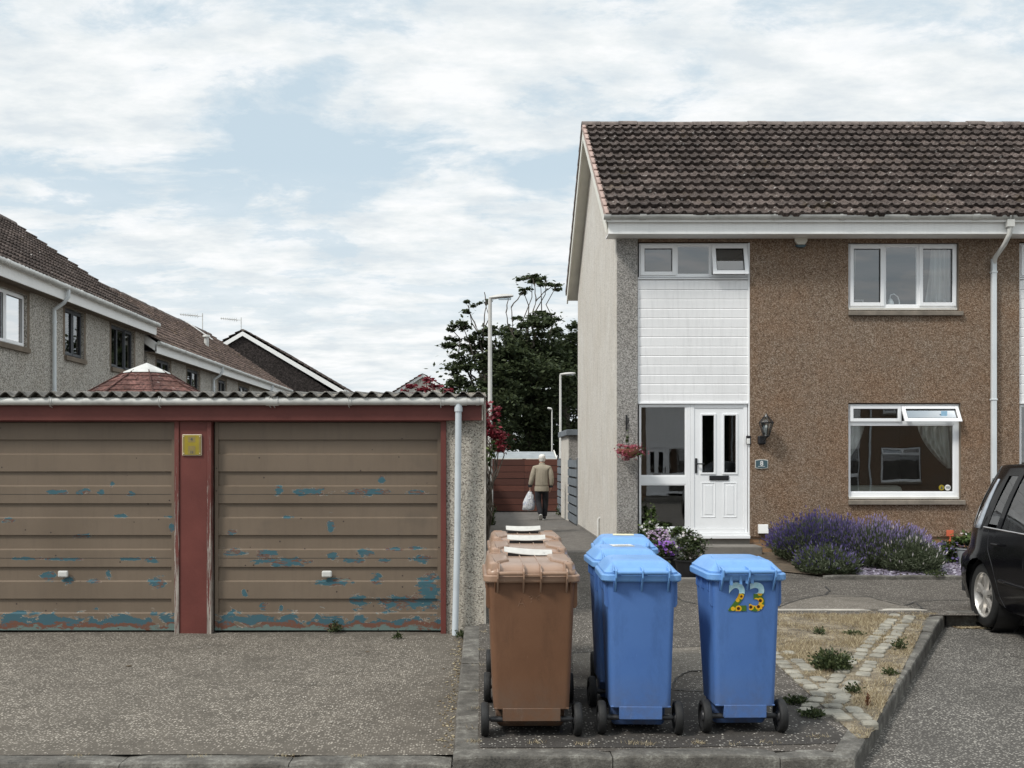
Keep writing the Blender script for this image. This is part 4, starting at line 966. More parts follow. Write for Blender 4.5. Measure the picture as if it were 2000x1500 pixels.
for p in o.data.polygons: p.use_smooth = False
mb = MB(); mb.tube([(GX0-.1, YG-.135, gzf(785)), (-3, YG-.135, gzf(785.5)), (gx(945), YG-.135, gzf(785))], .038, 14)
for q in (318, 108, 684, 862, 930): mb.tube([(gx(q), YG-.135, gzf(785)), (gx(q)+.03, YG-.135, gzf(785))], .043, 14)
mb.tube([(gx(525), YG-.135, gzf(785)), (gx(549), YG-.135, gzf(785))], .046, 14)
mb.tube([(gx(880), YG-.135, gzf(785)), (gx(912), YG-.135, gzf(785))], .043, 14)
for q in (110, 320, 533, 541, 685, 862): mb.tube([(gx(q), YG-.17, gzf(776)), (gx(q), YG-.178, gzf(786)), (gx(q), YG-.15, gzf(795)), (gx(q), YG-.1, gzf(797))], .004, 5)
mb.build('gutter', 'gutter', G, True)
mb = MB(); xq = gx(896); mb.tube([(xq, YG-.135, gzf(787)), (xq, YG-.135, gzf(800))], .034, 12); mb.tube([(xq, YG-.135, gzf(796)), (xq, YG-.135, gzf(805))], .039, 12)
mb.tube([(xq, YG-.135, gzf(803)), (xq-.012, YG-.09, .9), (xq-.035, YG-.10, -.03)], .031, 12); mb.build('downpipe', 'pipe2', G, True)
def gdoor(x0, x1, patches, seed, label, thr=0):
    m = doormat('garage_paint', patches, seed, thr)
    mb = MB(); yo, yi = YG+.034, YG+.054; prof = [(gzf(825), yo)]
    for k in range(7):
        zg = gzf(858.5+62.3*k)
        prof += [(zg, yo), (zg-.003, yi)]
        if k < 6: prof += [(zg-.135, yi), (zg-.148, yo)]
    prof = [p for p in prof if p[0] > .03]+[(.02, yo if False else yi)]
    prof[-1] = (.02, prof[-2][1])
    a, b = x0+.035, x1-.035
    vs = [];
    for (z_, y_) in prof: vs += [(a, y_, z_), (b, y_, z_)]
    mb.add(vs, [(2*i, 2*i+1, 2*i+3, 2*i+2) for i in range(len(prof)-1)])
    mb.box(x0, x0+.034, yo-.004, yi+.02, .02, gzf(823)); mb.box(x1-.034, x1, yo-.004, yi+.02, .02, gzf(823))
    d_ = mb.build('garage_door', m, G); d_['label'] = label
    mb = MB()
    for py in (966, 1091): mb.box(x0+.02, x1-.02, yo-.0015 if py == 966 else yo-.0015, yo+.001, gzf(py), gzf(py)+.0035)
    mb.build('seam', 'rubberseal', d_)
    return d_
xl, xr = gx(422)-0.02, gx(857)+.02
pp = lambda px, py, rx, ry: (gx(px), gzf(py), rx/200, ry/200)
dR = gdoor(xl, xr, [pp(606, 960, 30, 7), pp(722, 961, 38, 7), pp(812, 962, 18, 5), pp(543, 959, 8, 8), pp(646, 1030, 6, 18), pp(744, 938, 6, 6), pp(457, 1080, 20, 8), pp(520, 1084, 20, 8), pp(552, 1098, 46, 8), pp(650, 1085, 10, 7), pp(712, 1081, 14, 8), pp(688, 1096, 30, 4), pp(748, 1095, 14, 4), pp(820, 1093, 20, 7), pp(770, 1073, 20, 3), pp(815, 1071, 14, 3), pp(836, 1150, 20, 26), pp(800, 1178, 60, 12), pp(700, 1175, 14, 14), pp(735, 1132, 10, 10), pp(450, 1040, 8, 6), pp(512, 1186, 8, 8), pp(650, 1138, 30, 7), pp(560, 1010, 9, 3), pp(476, 1158, 5, 7), pp(547, 1188, 4, 5)], 1.3, 'right garage door, scabbed with blue and rust where paint has peeled', .03)
w_ = xr-xl
dL = gdoor(gx(340)-w_, gx(340)+.0, [pp(110, 962, 22, 4), pp(160, 961, 15, 5), pp(196, 962, 7, 6), pp(254, 964, 8, 5), pp(12, 1016, 12, 5), pp(235, 1008, 10, 3), pp(157, 1047, 18, 4), pp(120, 1093, 50, 3), pp(50, 1092, 30, 3), pp(250, 1092, 18, 3), pp(294, 1095, 14, 6), pp(92, 1128, 14, 8), pp(130, 1134, 12, 7), pp(180, 1136, 12, 4), pp(208, 1124, 6, 8), pp(306, 1138, 17, 9), pp(333, 1031, 5, 10), pp(328, 1010, 8, 3), pp(215, 945, 4, 5)], 6.1, 'left garage door, peeling mostly along its foot', .02)
for d_, hx_ in ((dR, 638), (dL, 122)):
    mb = MB(); mb.box(gx(hx_)-.05, gx(hx_)+.05, YG-.0, YG+.034, gzf(1128), gzf(1115)); mb.build('handle', 'gutter', d_, bevel=.014)
# foot of the post: thin dark backing inside
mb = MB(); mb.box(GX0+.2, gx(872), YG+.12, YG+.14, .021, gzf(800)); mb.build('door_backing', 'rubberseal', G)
# yellow hydrant plate
r = thing('hydrant_sign', (gx(377), YG-.05, gzf(890)), 'yellow hydrant plate on the red post, with a pale H, 4 and 11', 'sign')
mb = MB(); mb.box(gx(358), gx(396.5), YG-.046, YG-.031, gzf(890), gzf(848.5)); mb.build('rim', 'signrim', r, bevel=.007)
mb = MB(); mb.box(gx(359.6), gx(395), YG-.049, YG-.0465, gzf(888.2), gzf(850)); mb.build('face', 'signyellow', r)
mb = MB(); a, b = gx(364), gx(390)
yf = YG-.0502
mb.box(gx(370), gx(384), yf, yf+.001, gzf(864), gzf(853)); mb.box(gx(370), gx(384), yf, yf+.001, gzf(887), gzf(871)); mb.box(gx(360), gx(363), yf, yf+.001, gzf(887.5), gzf(851)); mb.box(gx(391), gx(394.6), yf, yf+.001, gzf(887.5), gzf(851)); mb.build('faded_ground', 'signdull', r)
fontmesh('number', '4', .038, 'ink', Matrix.Translation((gx(377), yf-.001, gzf(858.3))) @ FACE, .0005, .0015, r)
fontmesh('number', '11', .034, 'ink', Matrix.Translation((gx(377.3), yf-.001, gzf(883.5))) @ FACE, .0005, .0015, r)
mb = MB()
for a in (361.5, 393): 
    for b in (852.5, 885.5): mb.lathe((gx(a), yf-.003, gzf(b)), [(.006, 0), (.006, .003)], 8, 'Y')
mb.build('screw', 'signrim', r)
# ---------------------------------------------------------------- wheelie bins
def rrect(cx_, cy_, w, d_, z, r, n=5):
    out = []
    for (sx, sy, a0) in ((1, 1, 0), (-1, 1, 90), (-1, -1, 180), (1, -1, 270)):
        for q in range(n+1):
            a = radians(a0+90*q/n); out.append((cx_+sx*(w/2-r)+r*cos(a), cy_+sy*(d_/2-r)+r*sin(a), z))
    return out
def make_bin(name, label, body, lidm, Wd, Dp, big):
    """wheels' axle along x at y=0; the hinge side faces -y"""
    b = thing(name, (0, 0, 0), label, 'wheelie bin')
    wt, wb = (Wd-.062, Wd-.135) if big else (Wd-.075, Wd-.125); yb = -.055
    def ring(z, k, r=.035):
        t_ = (z-.05)/.93; w = lerp(wb, wt, t_); y0 = lerp(yb+.0, yb-.045, t_); y1 = lerp(Dp-.30, Dp-.14, t_)
        return rrect(0, (y0+y1)/2, w*k, (y1-y0)*k, z, r)
    mb = MB(); rg = []
    # lower part is set back behind the wheels, then the back wall steps out
    def low(z, k=1.0): 
        t_ = (z-.05)/.93; w = lerp(wb, wt, t_)-.03; y0 = .075; y1 = lerp(Dp-.30, Dp-.14, t_); return rrect(0, (y0+y1)/2, w*k, (y1-y0)*k, z, .03)
    rg = [low(.035, .94), low(.055), low(.17)]
    mb.loft(rg); 
    zs = [.172, .19, .4, .65, .85, .985]
    mb.loft([ring(z, 1.0) for z in zs])
    # plate that covers the axle
    pw = wb*.78 if big else wb*.72
    mb.prism([(-pw/2, yb-.008, .100), (-pw/2, yb-.009, .18), (-pw/2, yb+.03, .18), (-pw/2, yb+.03, .100)], (pw, 0, 0))
    mb.box(-wb/2-.002, wb/2+.002, yb-.004, yb+.01, .172, .182)
    # ribs beneath the rim on both flanks
    for sx in (-1, 1):
        xs_ = sx*(wt/2)
        for yy_, dp in ((-.06, .20), (.0, .12), (Dp*.3, .12), (Dp*.55, .12)):
            xo_ = wt/2+.016; mb.prism([(xs_-sx*.03, yy_, .985-dp), (sx*(xo_-.010), yy_, .985-dp), (sx*xo_, yy_, .985-dp*.9), (sx*xo_, yy_, .975), (xs_-sx*.03, yy_, .975)], (0, .010, 0))
        mb.prism([(sx*(wt/2-.035), yb-.03, .86), (sx*(wt/2-.035), yb-.072, .955), (sx*(wt/2-.035), yb-.03, .96)], (.007, 0, 0))
    bo = mb.build('body', body, b, True, bevel=.004)
    # rim
    mb = MB(); yc = (-.125+Dp-.115)/2; dd = Dp-.115+.125
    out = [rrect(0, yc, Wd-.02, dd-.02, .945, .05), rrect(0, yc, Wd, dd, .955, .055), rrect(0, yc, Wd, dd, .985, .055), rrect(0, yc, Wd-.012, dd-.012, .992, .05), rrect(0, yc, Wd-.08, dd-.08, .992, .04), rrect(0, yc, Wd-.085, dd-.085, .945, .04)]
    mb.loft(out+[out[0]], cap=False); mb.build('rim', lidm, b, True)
    # hinge bar with brackets
    mb = MB(); yh = -.150; zh = 1.005; half = Wd/2-.085
    if big: segs = [(-half, -.055), (.055, half)]; br = [-half, -.052, .052, half]
    else: segs = [(-half, half)]; br = [-half, 0, half]
    for a, c in segs: mb.tube([(a, yh, zh), (c, yh, zh)], .013, 10)
    for x_ in br:
        mb.prism([(x_-.005, yh-.018, zh+.012), (x_-.005, yh+.004, zh+.024), (x_-.005, -.06, zh+.03), (x_-.005, -.07, .88), (x_-.005, -.098, .885), (x_-.005, yh-.018, .975)], (.010, 0, 0))
    if big: mb.box(-.05, .05, yh+.01, yh+.04, .985, 1.0)
    mb.build('hinge_bar', lidm, b, True, bevel=.002)
    # lid
    mb = MB(); ly = Dp-.085; y0 = -.100; yc2 = (y0+ly)/2; dl = ly-y0; wl = Wd-.040
    if big:
        rr = [(1.0, .993), (1.0, 1.006), (.97, 1.022), (.91, 1.036), (.82, 1.046), (.6, 1.052)]
        mb.loft([rrect(0, yc2, wl*k, dl*(k+.0), z, .05*min(1, k)) for k, z in rr])
        mb.build('lid', lidm, b, True)
        lid = list(b.children)[-1]
        for sx in (-1, 1):       # raised pads either side of a lower, ribbed centre that narrows towards the front
            def pad(z, i_):
                q = [(.200+i_, y0+.02+i_), (.200+i_, y0+.11), (.128+i_, y0+.24), (.128+i_, ly-.05-i_), (.235-i_, ly-.05-i_), (.262-i_, ly-.12), (.262-i_, y0+.07), (.240-i_, y0+.02+i_)]
                return [(sx*x_, y_, z) for x_, y_ in q]
            m2 = MB(); m2.loft([pad(1.02, -.006), pad(1.052, .0), pad(1.064, .010), pad(1.067, .022)]); m2.build('lid_pad', lidm, b, True)
        m2 = MB()
        for x_ in (-.05, .05, -.198, .198): m2.prism([(x_-.003, y0-.035, 1.01), (x_-.003, y0, 1.052 if abs(x_) < .1 else 1.062), (x_-.003, y0+.12 if abs(x_) > .1 else ly-.15, 1.060), (x_-.003, y0+.12 if abs(x_) > .1 else ly-.15, 1.03), (x_-.003, y0, 1.0)], (.006, 0, 0))
        m2.build('lid_rib', lidm, b, True)
        for sx in (-1, 1):
            m2 = MB(); xx = sx*.205; m2.tube([(xx-.04, ly-.13, 1.02), (xx-.04, ly-.12, 1.058), (xx-.03, ly-.115, 1.066), (xx+.03, ly-.115, 1.066), (xx+.04, ly-.12, 1.058), (xx+.04, ly-.13, 1.02)], .009, 8)
            m2.build('lid_grip', lidm, b, True)
        m2 = MB(); m2.box(-.125, .125, ly-.145, ly-.12, 1.03, 1.072); m2.build('label_bracket', 'black', b, bevel=.004)
        m2 = MB(); nu = 8
        vs = []
        for q in range(nu+1):
            u = q/nu; x_ = lerp(-.14, .14, u); bow = .010*(2*u-1)**2
            vs += [(x_, ly-.165+bow, 1.076+bow), (x_, ly-.105, 1.108+bow*.5), (x_, ly-.105, 1.104+bow*.5), (x_, ly-.165+bow, 1.072+bow)]
        m2.add(vs, [f for q in range(nu) for f in ((4*q, 4*q+4, 4*q+5, 4*q+1), (4*q+1, 4*q+5, 4*q+6, 4*q+2), (4*q+2, 4*q+6, 4*q+7, 4*q+3), (4*q+3, 4*q+7, 4*q+4, 4*q))]+[(0, 1, 2, 3), (4*nu+3, 4*nu+2, 4*nu+1, 4*nu)])
        m2.build('label_plate', 'plate', b)
    else:
        rr = [(1.0, .993, 0), (1.0, 1.003, 0), (.95, 1.014, 0), (.88, 1.032, 0), (.80, 1.052, 0), (.74, 1.062, 0), (.66, 1.067, 0), (.4, 1.071, 0)]
        mb.loft([rrect(0, yc2, wl*k, dl*k, z, .05*min(1, k+.1)) for k, z, _ in rr])
        mb.build('lid', lidm, b, True)
        m2 = MB()       # flange round the hood
        xo = Wd/2-.075
        for sx in (-1, 1):
            m2.tube([(sx*xo, y0-.03, 1.010), (sx*xo, y0+.02, 1.030), (sx*(xo-.002), y0+.09, 1.052), (sx*(xo-.02), yc2, 1.066)], .006, 6)
        m2.prism([(-xo, y0-.030, 1.0), (-xo, y0+.10, 1.056), (-xo, y0+.12, 1.05), (-xo, y0+.0, .998)], (2*xo, 0, 0))
        m2.build('lid_flange', lidm, b, True)
    # axle and wheels
    mb = MB(); mb.tube([(-Wd/2-.0, 0, .10), (Wd/2+.0, 0, .10)], .011, 8)
    for sx in (-1, 1): mb.tube([(sx*(pw/2-.02), 0, .10), (sx*(Wd/2-.045), 0, .10)], .017, 10)
    mb.build('axle', 'axle', b, True)
    for sx in (-1, 1):
        mb = MB(); xw = sx*(Wd/2-.010); r_ = .102
        mb.lathe((xw, 0, .10), [(.070, -.024), (.093, -.024), (r_-.002, -.018), (r_, -.008), (r_, .008), (r_-.002, .018), (.093, .024), (.070, .024), (.070, -.024)], 32, 'X', cap=False)
        w = mb.build('wheel', 'rubber', b, True)
        mb = MB(); mb.lathe((xw, 0, .10), [(.012, -.026), (.03, -.022), (.035, -.010), (.0705, -.012), (.0705, .012), (.035, .010), (.03, .022), (.012, .026)], 24, 'X'); mb.build('hub', 'axle', w, True)
    return b
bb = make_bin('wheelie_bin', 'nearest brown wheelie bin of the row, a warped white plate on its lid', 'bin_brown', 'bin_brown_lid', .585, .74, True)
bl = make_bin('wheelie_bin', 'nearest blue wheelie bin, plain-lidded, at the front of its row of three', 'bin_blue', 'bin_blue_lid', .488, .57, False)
def setbin(o, X_, Y_, rz, label=None, group=None, tilt=0):
    o.location = (X_, Y_, ground(Y_)+.002); o.rotation_euler = (0, 0, radians(rz))
    if label: o['label'] = label
    if group: o['group'] = group
gB, gU = 'brown wheelie bins in a row beside the garage', 'blue wheelie bins on the pavement'
b2 = copy_tree(bb); b3 = copy_tree(bb)
setbin(bb, .305, 6.58, 0.6, None, gB)
setbin(b2, .325, 7.42, -.8, 'middle brown wheelie bin of the row of three, most of it behind the nearest', gB)
setbin(b3, .345, 8.22, .5, 'farthest brown wheelie bin of the row of three', gB)
u2 = copy_tree(bl); u3 = copy_tree(bl); u23 = copy_tree(bl)
setbin(bl, .975, 6.62, -1.5, None, gU)
setbin(u2, .985, 7.30, 1.0, 'middle blue bin of the three, a white label with two printed lines on its lid', gU)
setbin(u3, 1.085, 8.12, -4, 'farthest blue bin of the row of three, with a faded yellowish label on its lid', gU)
setbin(u23, 1.620, 6.66, 1.0, 'lone blue wheelie bin with the number 23 in sunflower stickers', gU)
# warped plate of the nearest bin: lifts and skews
for ch in bb.children:
    if ch.name.startswith('label_plate'):
        ch.data = ch.data.copy()
        for v in ch.data.vertices: v.co.z += .018*(-v.co.x/.14)*.6-.012; v.co.x *= 1.13; v.co.x += .01
# print on lids
def lidlabel(o, mt, w, d_, yy, lines, rz):
    R = Matrix.Rotation(radians(rz), 4, 'Z')
    mb = MB(); mb.box(-w/2, w/2, -d_/2, d_/2, 0, .0025); lab = mb.build('label', mt, o); lab.matrix_parent_inverse = Matrix(); lab.data.transform(Matrix.Translation((.0, yy, 1.0725)) @ R)
    if lines:
        rn = random.Random(5); mb = MB()
        for (y_, h_, a, c) in lines:
            x_ = a
            while x_ < c:
                cw = rn.uniform(.008, .014); mb.box(x_, x_+cw*.75, y_, y_+h_, .003, .0036); x_ += cw
                if rn.random() < .0: x_ += .01
        pr_ = mb.build('print', 'ink', lab); pr_.matrix_parent_inverse = Matrix(); pr_.data.transform(Matrix.Translation((.0, yy, 1.0725)) @ R)
lidlabel(u2, 'label', .15, .16, .20, [(-.055, .016, -.06, .065), (-.012, .012, -.03, .035)], 2)
lidlabel(u3, 'labely', .16, .14, .20, None, -3)
def face23():
    for ch, dx in (('2', -.058), ('3', .062)):
        o = fontmesh('sticker_number', ch, .238, 'sunflower', Matrix.Translation((dx, -.0965, .838)) @ Matrix.Rotation(radians(2.8), 4, 'X') @ FACE, .0008, .0062, None, sx=.96)
        o.parent = u23; o['label'] = 'sunflower print sticker of the digit '+ch
face23()
mb = MB()
for (x_, w_, h_) in ((-.115, .018, .03), (-.055, .016, .024), (-.018, .016, .02), (.012, .02, .018)): mb.prism([(x_, -.134, .955-h_), (x_+w_, -.136, .955-h_-.004), (x_+w_, -.132, .985), (x_, -.132, .985)], (0, .0015, 0))
o = mb.build('sticker_scrap', 'bin_blue_lid'); o.parent = u23
# scratched letters on the nearest brown bin
o = fontmesh('scratched_letters', 'A?C', .075, 'bin_brown_lid', Matrix.Translation((-.015, -.0975, .845)) @ Matrix.Rotation(radians(-2.8), 4, 'X') @ FACE, .0003, -.0022); bpy.data.objects.remove(o)
mb = MB(); st = []
def stroke(pts_, r=.0007):
    yf_ = lambda z_: -.0995+(z_-.92)*(-.045/.93)-.0005
    mb.tube([(x_, yf_(z_), z_) for x_, z_ in pts_], r, 4)
stroke([(-.085, .80), (-.065, .855), (-.045, .80)]); stroke([(-.075, .82), (-.053, .82)]); stroke([(-.02, .858), (-.005, .868), (.006, .857), (-.008, .845)]); stroke([(.045, .868), (.025, .856), (.045, .842)]); stroke([(-.003, .835), (-.006, .825)])
o = mb.build('scratched_letters', 'bin_brown_lid'); o.parent = bb

# ---------------------------------------------------------------- parked car (local: x along from tail 0 to nose, y out to its flank, z up)
def make_car():
    c = thing('parked_car', (0, 0, 0), 'black boxy hatchback parked at the kerb, its rear wheel and tail showing', 'car')
    Lc, hw, roof = 4.12, .895, 1.66
    wx = (.66, 3.24); wr = .325; arch = .375
    def top(x):      # height of the outline along the car
        if x < .35: return lerp(1.575, 1.635, x/.35)
        if x < 2.3: return 1.645+.02*sin((x-.35)/1.95*pi)
        if x < 3.15: return lerp(1.645, 1.08, ((x-2.3)/.85)**1.25)
        return lerp(1.08, .86, ((x-3.15)/.97)**1.6)
    def belt(x): return min(top(x)-.02, 1.02-.035*clamp((x-.4)/2.6, 0, 1)-.10*clamp((x-3.1)/1.0, 0, 1))
    def bot(x):
        z = .24
        for w in wx:
            d_ = abs(x-w)
            if d_ < arch: z = max(z, wr+sqrt(arch*arch-d_*d_))
        return z
    def halfw(x, z):
        e = 1-.055*clamp((.55-x)/.55, 0, 1)**2-.10*clamp((x-3.5)/.62, 0, 1)**2
        w = hw*e
        w -= .05*((z-.62)/.4)**2 if z < .62 else .030*((z-.62)/.4)**2
        if z > 1.0: w -= (z-1.0)*.17
        if z > .68: w -= .055*clamp((z-.68)/.10, 0, 1)*clamp((.62-x)/.5, 0, 1)
        for k in wx: w += .030*math.exp(-((x-k)/.40)**2)*math.exp(-((z-.55)/.28)**2)
        return w
    def rake(x, z):     # tail and nose lean
        r = .0
        tail = .02+.09*clamp((z-.68)/.10, 0, 1)+.04*clamp((z-.8)/.8, 0, 1)+.05*clamp((z-1.2)/.4, 0, 1)**1.8+.06*clamp((.45-z)/.25, 0, 1)
        r += tail*math.exp(-(x/.30)**2)
        nose = .16*clamp((z-.5)/.5, 0, 1)+.05*clamp((.4-z)/.2, 0, 1)
        return r-nose*math.exp(-((Lc-x)/.35)**2)
    xs_ = [0, .04, .1, .18, .28]+[wx[0]+arch*sin(radians(a)) for a in range(-90, 91, 15)]+[1.25, 1.45, 1.7, 1.95, 2.2, 2.45, 2.7]+[wx[1]+arch*sin(radians(a)) for a in range(-90, 91, 15)]+[3.75, 3.85, 3.95, 4.04, 4.12]
    xs_ += [.75, .80]
    xs_ = sorted(set(round(v, 4) for v in xs_)); nv1, nv2, nv3 = 12, 8, 6
    def column(x, s_):
        pts_ = []; b_, m_, t_ = bot(x), belt(x), top(x)
        edge = clamp(min(x, Lc-x)/.10, 0, 1); pull = .05*(1-edge)**2
        for i in range(nv1+1):
            z = lerp(b_, m_, i/nv1); pts_.append((x, halfw(x, z)-pull, z))
        te = t_-.05 if t_-m_ > .12 else m_+(t_-m_)*.5
        for i in range(1, nv2+1):
            z = lerp(m_, te, i/nv2); pts_.append((x, halfw(x, z)-pull, z))
        w = halfw(x, te)-pull
        for i in range(1, nv3+1):
            q = i/nv3; a = q*pi/2
            pts_.append((x, w*(1-q) if q > .34 else w-(.06*(q/.34))*w*.9, lerp(te, t_, min(1, q*2.2)**.5)))
        return [(p[0]+rake(p[0], p[2]), s_*p[1], p[2]) for p in pts_]
    mb = MB()
    for s_ in (-1, 1):
        cols = [column(x, s_) for x in xs_]; m_ = len(cols[0]); base = [v for cc in cols for v in cc]; fs = []
        def in_glass(i, k):
            xa, xb = xs_[i], xs_[i+1]; return False
        for i in range(len(xs_)-1):
            for k in range(m_-1):
                zc = (cols[i][k][2]+cols[i+1][k+1][2])/2; xc = (xs_[i]+xs_[i+1])/2
                if nv1 < k+.5 < nv1+nv2-0.6 and .78 < xc < 2.55 and k >= nv1+0: continue      # side glass opening
                fs.append((i*m_+k, (i+1)*m_+k, (i+1)*m_+k+1, i*m_+k+1))
        mb.add(base, fs)
    # tail and nose caps
    for x in (xs_[0], xs_[-1]):
        A, B = column(x, -1), column(x, 1); mb.add(A+B, [(i, i+1, len(A)+i+1, len(A)+i) for i in range(len(A)-1)])
    mb.build('body', 'carpaint', c, 'all')
    # underbody, wheel housings, cabin
    mb = MB(); mb.box(.15, 3.95, -.70, .70, .22, .62); mb.build('underbody', 'carplastic', c)
    for w in wx:
        for s_ in (-1, 1):
            mb = MB(); mb.lathe((w, s_*.62, wr), [(arch+.004, 0), (arch+.004, s_*.22)], 28, 'Y', cap=False); mb.lathe((w, s_*.60, wr), [(.02, 0), (arch+.004, 0)], 28, 'Y', cap=False); mb.build('wheel_housing', 'carplastic', c)
    mb = MB(); mb.box(.55, 2.9, -.74, .74, .63, .93)
    for yy in (-.38, .38):
        mb.box(1.75, 1.90, yy-.25, yy+.25, .94, 1.28); mb.box(1.78, 1.88, yy-.13, yy+.13, 1.29, 1.44); mb.box(.78, .90, yy-.27, yy+.27, .94, 1.20); mb.box(.80, .88, yy-.12, yy+.12, 1.21, 1.36)
    mb.build('cabin', 'carinterior', c, bevel=.03)
    for s_ in (-1, 1):
        # side glazing, with the rear quarter light split off by a pillar
        for (a, b) in ((.80, 1.02), (1.12, 1.70), (1.80, 2.48)):
            n_ = 6; vs = []
            for i in range(n_+1):
                x = lerp(a, b, i/n_); z0, z1 = belt(x)+.01, top(x)-.075
                if a < .9: z0 += .03
                for j in range(5):
                    z = lerp(z0, z1, j/4); vs.append((x+rake(x, z)*.6+(.06*(1-i/n_)*(j/4) if a < .9 else 0), s_*(halfw(x, z)+.002-.006), z))
            mb = MB(); mb.add(vs, [(i*5+j, (i+1)*5+j, (i+1)*5+j+1, i*5+j+1) for i in range(n_) for j in range(4)]); mb.build('window_pane', 'carglass', c)
        for (a, b) in ((1.02, 1.12), (1.70, 1.80), (2.46, 2.62)):
            pp_ = []; mb = MB()
            for j in range(6):
                z = lerp(belt(a)-.01, top(a)-.055, j/5)
                pp_.append([(a+rake(a, z)*.6, s_*(halfw(a, z)+.006), z), (b+rake(b, z)*.6, s_*(halfw(b, z)+.006), z), (b+rake(b, z)*.6, s_*(halfw(b, z)-.02), z), (a+rake(a, z)*.6, s_*(halfw(a, z)-.02), z)])
            mb.loft(pp_); mb.build('pillar', 'carpaint', c, bevel=.003)
        mb = MB(); mb.tube([(x, s_*(halfw(x, belt(x))+.006), belt(x)+.004) for x in [.74+i*.19 for i in range(11)]], .008, 6); mb.build('waist_trim', 'chrome', c, True)
        mb = MB(); mb.loft([[(x, s_*(halfw(x, z_)-.004), z_), (x, s_*(halfw(x, z_)+.016), z_+.008), (x, s_*(halfw(x, z_)+.018), z_+.03), (x, s_*(halfw(x, z_)-.004), z_+.05)] for x, z_ in [(1.16+i*.17, .50-.004*i) for i in range(10)]]); mb.build('side_moulding', 'carpaint', c, 'all')
        # door gaps, handle
        mb = MB()
        for pth in ([(.86, .99), (.90, .80), (1.02, .66), (1.10, .50), (1.14, .36), (1.22, .27)], [(1.67, 1.0), (1.68, .7), (1.67, .28)], [(2.62, .98), (2.70, .7), (2.68, .28)]):
            mb.tube([(x, s_*(halfw(x, z_)+.0005), z_) for x, z_ in pth], .0035, 5)
        mb.build('door_gap', 'black', c)
        for hx_ in (1.02, 1.86):
            mb = MB(); mb.tube([(hx_, s_*(halfw(hx_, .86)-.01), .865), (hx_+.02, s_*(halfw(hx_, .86)+.028), .87), (hx_+.17, s_*(halfw(hx_, .86)+.03), .872), (hx_+.20, s_*(halfw(hx_, .86)-.01), .868)], [.011, .013, .013, .011], 8); mb.build('door_handle', 'carpaint', c, True)
        # tall tail lamp on the corner pillar
        vs = []; n_ = 10
        for j in range(n_+1):
            z = lerp(1.00, 1.50, j/n_); wdt = lerp(.24, .06, (j/n_)**1.1)
            for i in range(4):
                x = .40+wdt*i/3+.16*(j/n_); pull = .05*(1-clamp(x/.10, 0, 1))**2
                vs.append((x+rake(x, z)-.0, s_*(halfw(x, z)-pull+.012*sin(pi*clamp(i/3*.8+.1, 0, 1))+.002), z))
        mb = MB(); mb.add(vs, [(j*4+i, j*4+i+1, (j+1)*4+i+1, (j+1)*4+i) for j in range(n_) for i in range(3)]); o = mb.build('tail_lamp', 'lamp_sheen', c, 'all'); so = o.modifiers.new('s', 'SOLIDIFY'); so.thickness = .01
        # wheels
        for w in wx:
            mb = MB(); yy = s_*.845
            pr_ = [(.225, -s_*.19), (.30, -s_*.19), (wr-.006, -s_*.17), (wr, -s_*.14), (wr, -s_*.03), (wr-.006, s_*-.006), (.30, s_*.008), (.235, s_*.004), (.222, -s_*.01), (.222, -s_*.19)]
            mb.lathe((w, yy, wr), pr_, 48, 'Y', cap=False)
            for q in range(40):
                a = 2*pi*q/40; u_ = Vector((cos(a), 0, sin(a))); t_ = Vector((-sin(a), 0, cos(a)))
            wh = mb.build('wheel', 'rubber', c, True)
            mb = MB(); mb.lathe((w, yy, wr), [(.224, -s_*.17), (.223, -s_*.01), (.230, s_*.004), (.222, s_*.004), (.208, -s_*.02), (.205, -s_*.16)], 48, 'Y', cap=False)
            for q in range(5):      # split five-spoke alloy
                for off in (-.155, .155):
                    a = 2*pi*q/5+.35; rings = []
                    for (rr_, hw_, dy) in ((.045, .020, -.012), (.12, .018, -.020), (.212, .022, -.012)):
                        aa = a+off*(rr_/.212); ctr = Vector((cos(aa)*rr_, 0, sin(aa)*rr_)); t_ = Vector((-sin(aa), 0, cos(aa)))
                        p0 = Vector((w, yy, wr))+ctr
                        rings.append([p0+t_*hw_+Vector((0, s_*(dy-.03), 0)), p0-t_*hw_+Vector((0, s_*(dy-.03), 0)), p0-t_*hw_*.7+Vector((0, s_*dy, 0)), p0+t_*hw_*.7+Vector((0, s_*dy, 0))])
                    mb.loft(rings)
            mb.lathe((w, yy, wr), [(.0, -s_*.005), (.03, -s_*.006), (.05, -s_*.014), (.055, -s_*.05)], 20, 'Y')
            mb.build('rim', 'alloy', wh, True)
            mb = MB(); mb.lathe((w, yy, wr), [(.0, -s_*.09), (.15, -s_*.09), (.15, -s_*.11)], 28, 'Y'); mb.build('brake_disc', 'axle', wh, True)
    # glass tail window, front screen, bumpers, plate, lamps
    vs = []
    for j in range(5):
        z = lerp(1.06, 1.50, j/4)
        for i in range(5): vs.append((rake(0, z)-.004, lerp(-.62, .62, i/4)*(1-.10*j/4), z))
    mb = MB(); mb.add(vs, [(j*5+i, j*5+i+1, (j+1)*5+i+1, (j+1)*5+i) for j in range(4) for i in range(4)]); mb.build('rear_window', 'carglass', c)
    mb = MB(); mb.loft([rrect(.12, 0, .34, 1.66, z, .12) for z in (.30, .34, .52, .60)]); mb.build('rear_bumper', 'carplastic', c, True)
    mb = MB(); mb.add([(2.36, -.62, 1.60), (2.36, .62, 1.60), (3.08, .72, 1.125), (3.08, -.72, 1.125)], [(0, 1, 2, 3)]); o = mb.build('windscreen', 'carglass', c)
    mb = MB(); mb.box(rake(0, .85)-.03, .0, -.26, .26, .78, .89); mb.build('number_plate_panel', 'carplastic', c)
    mb = MB()
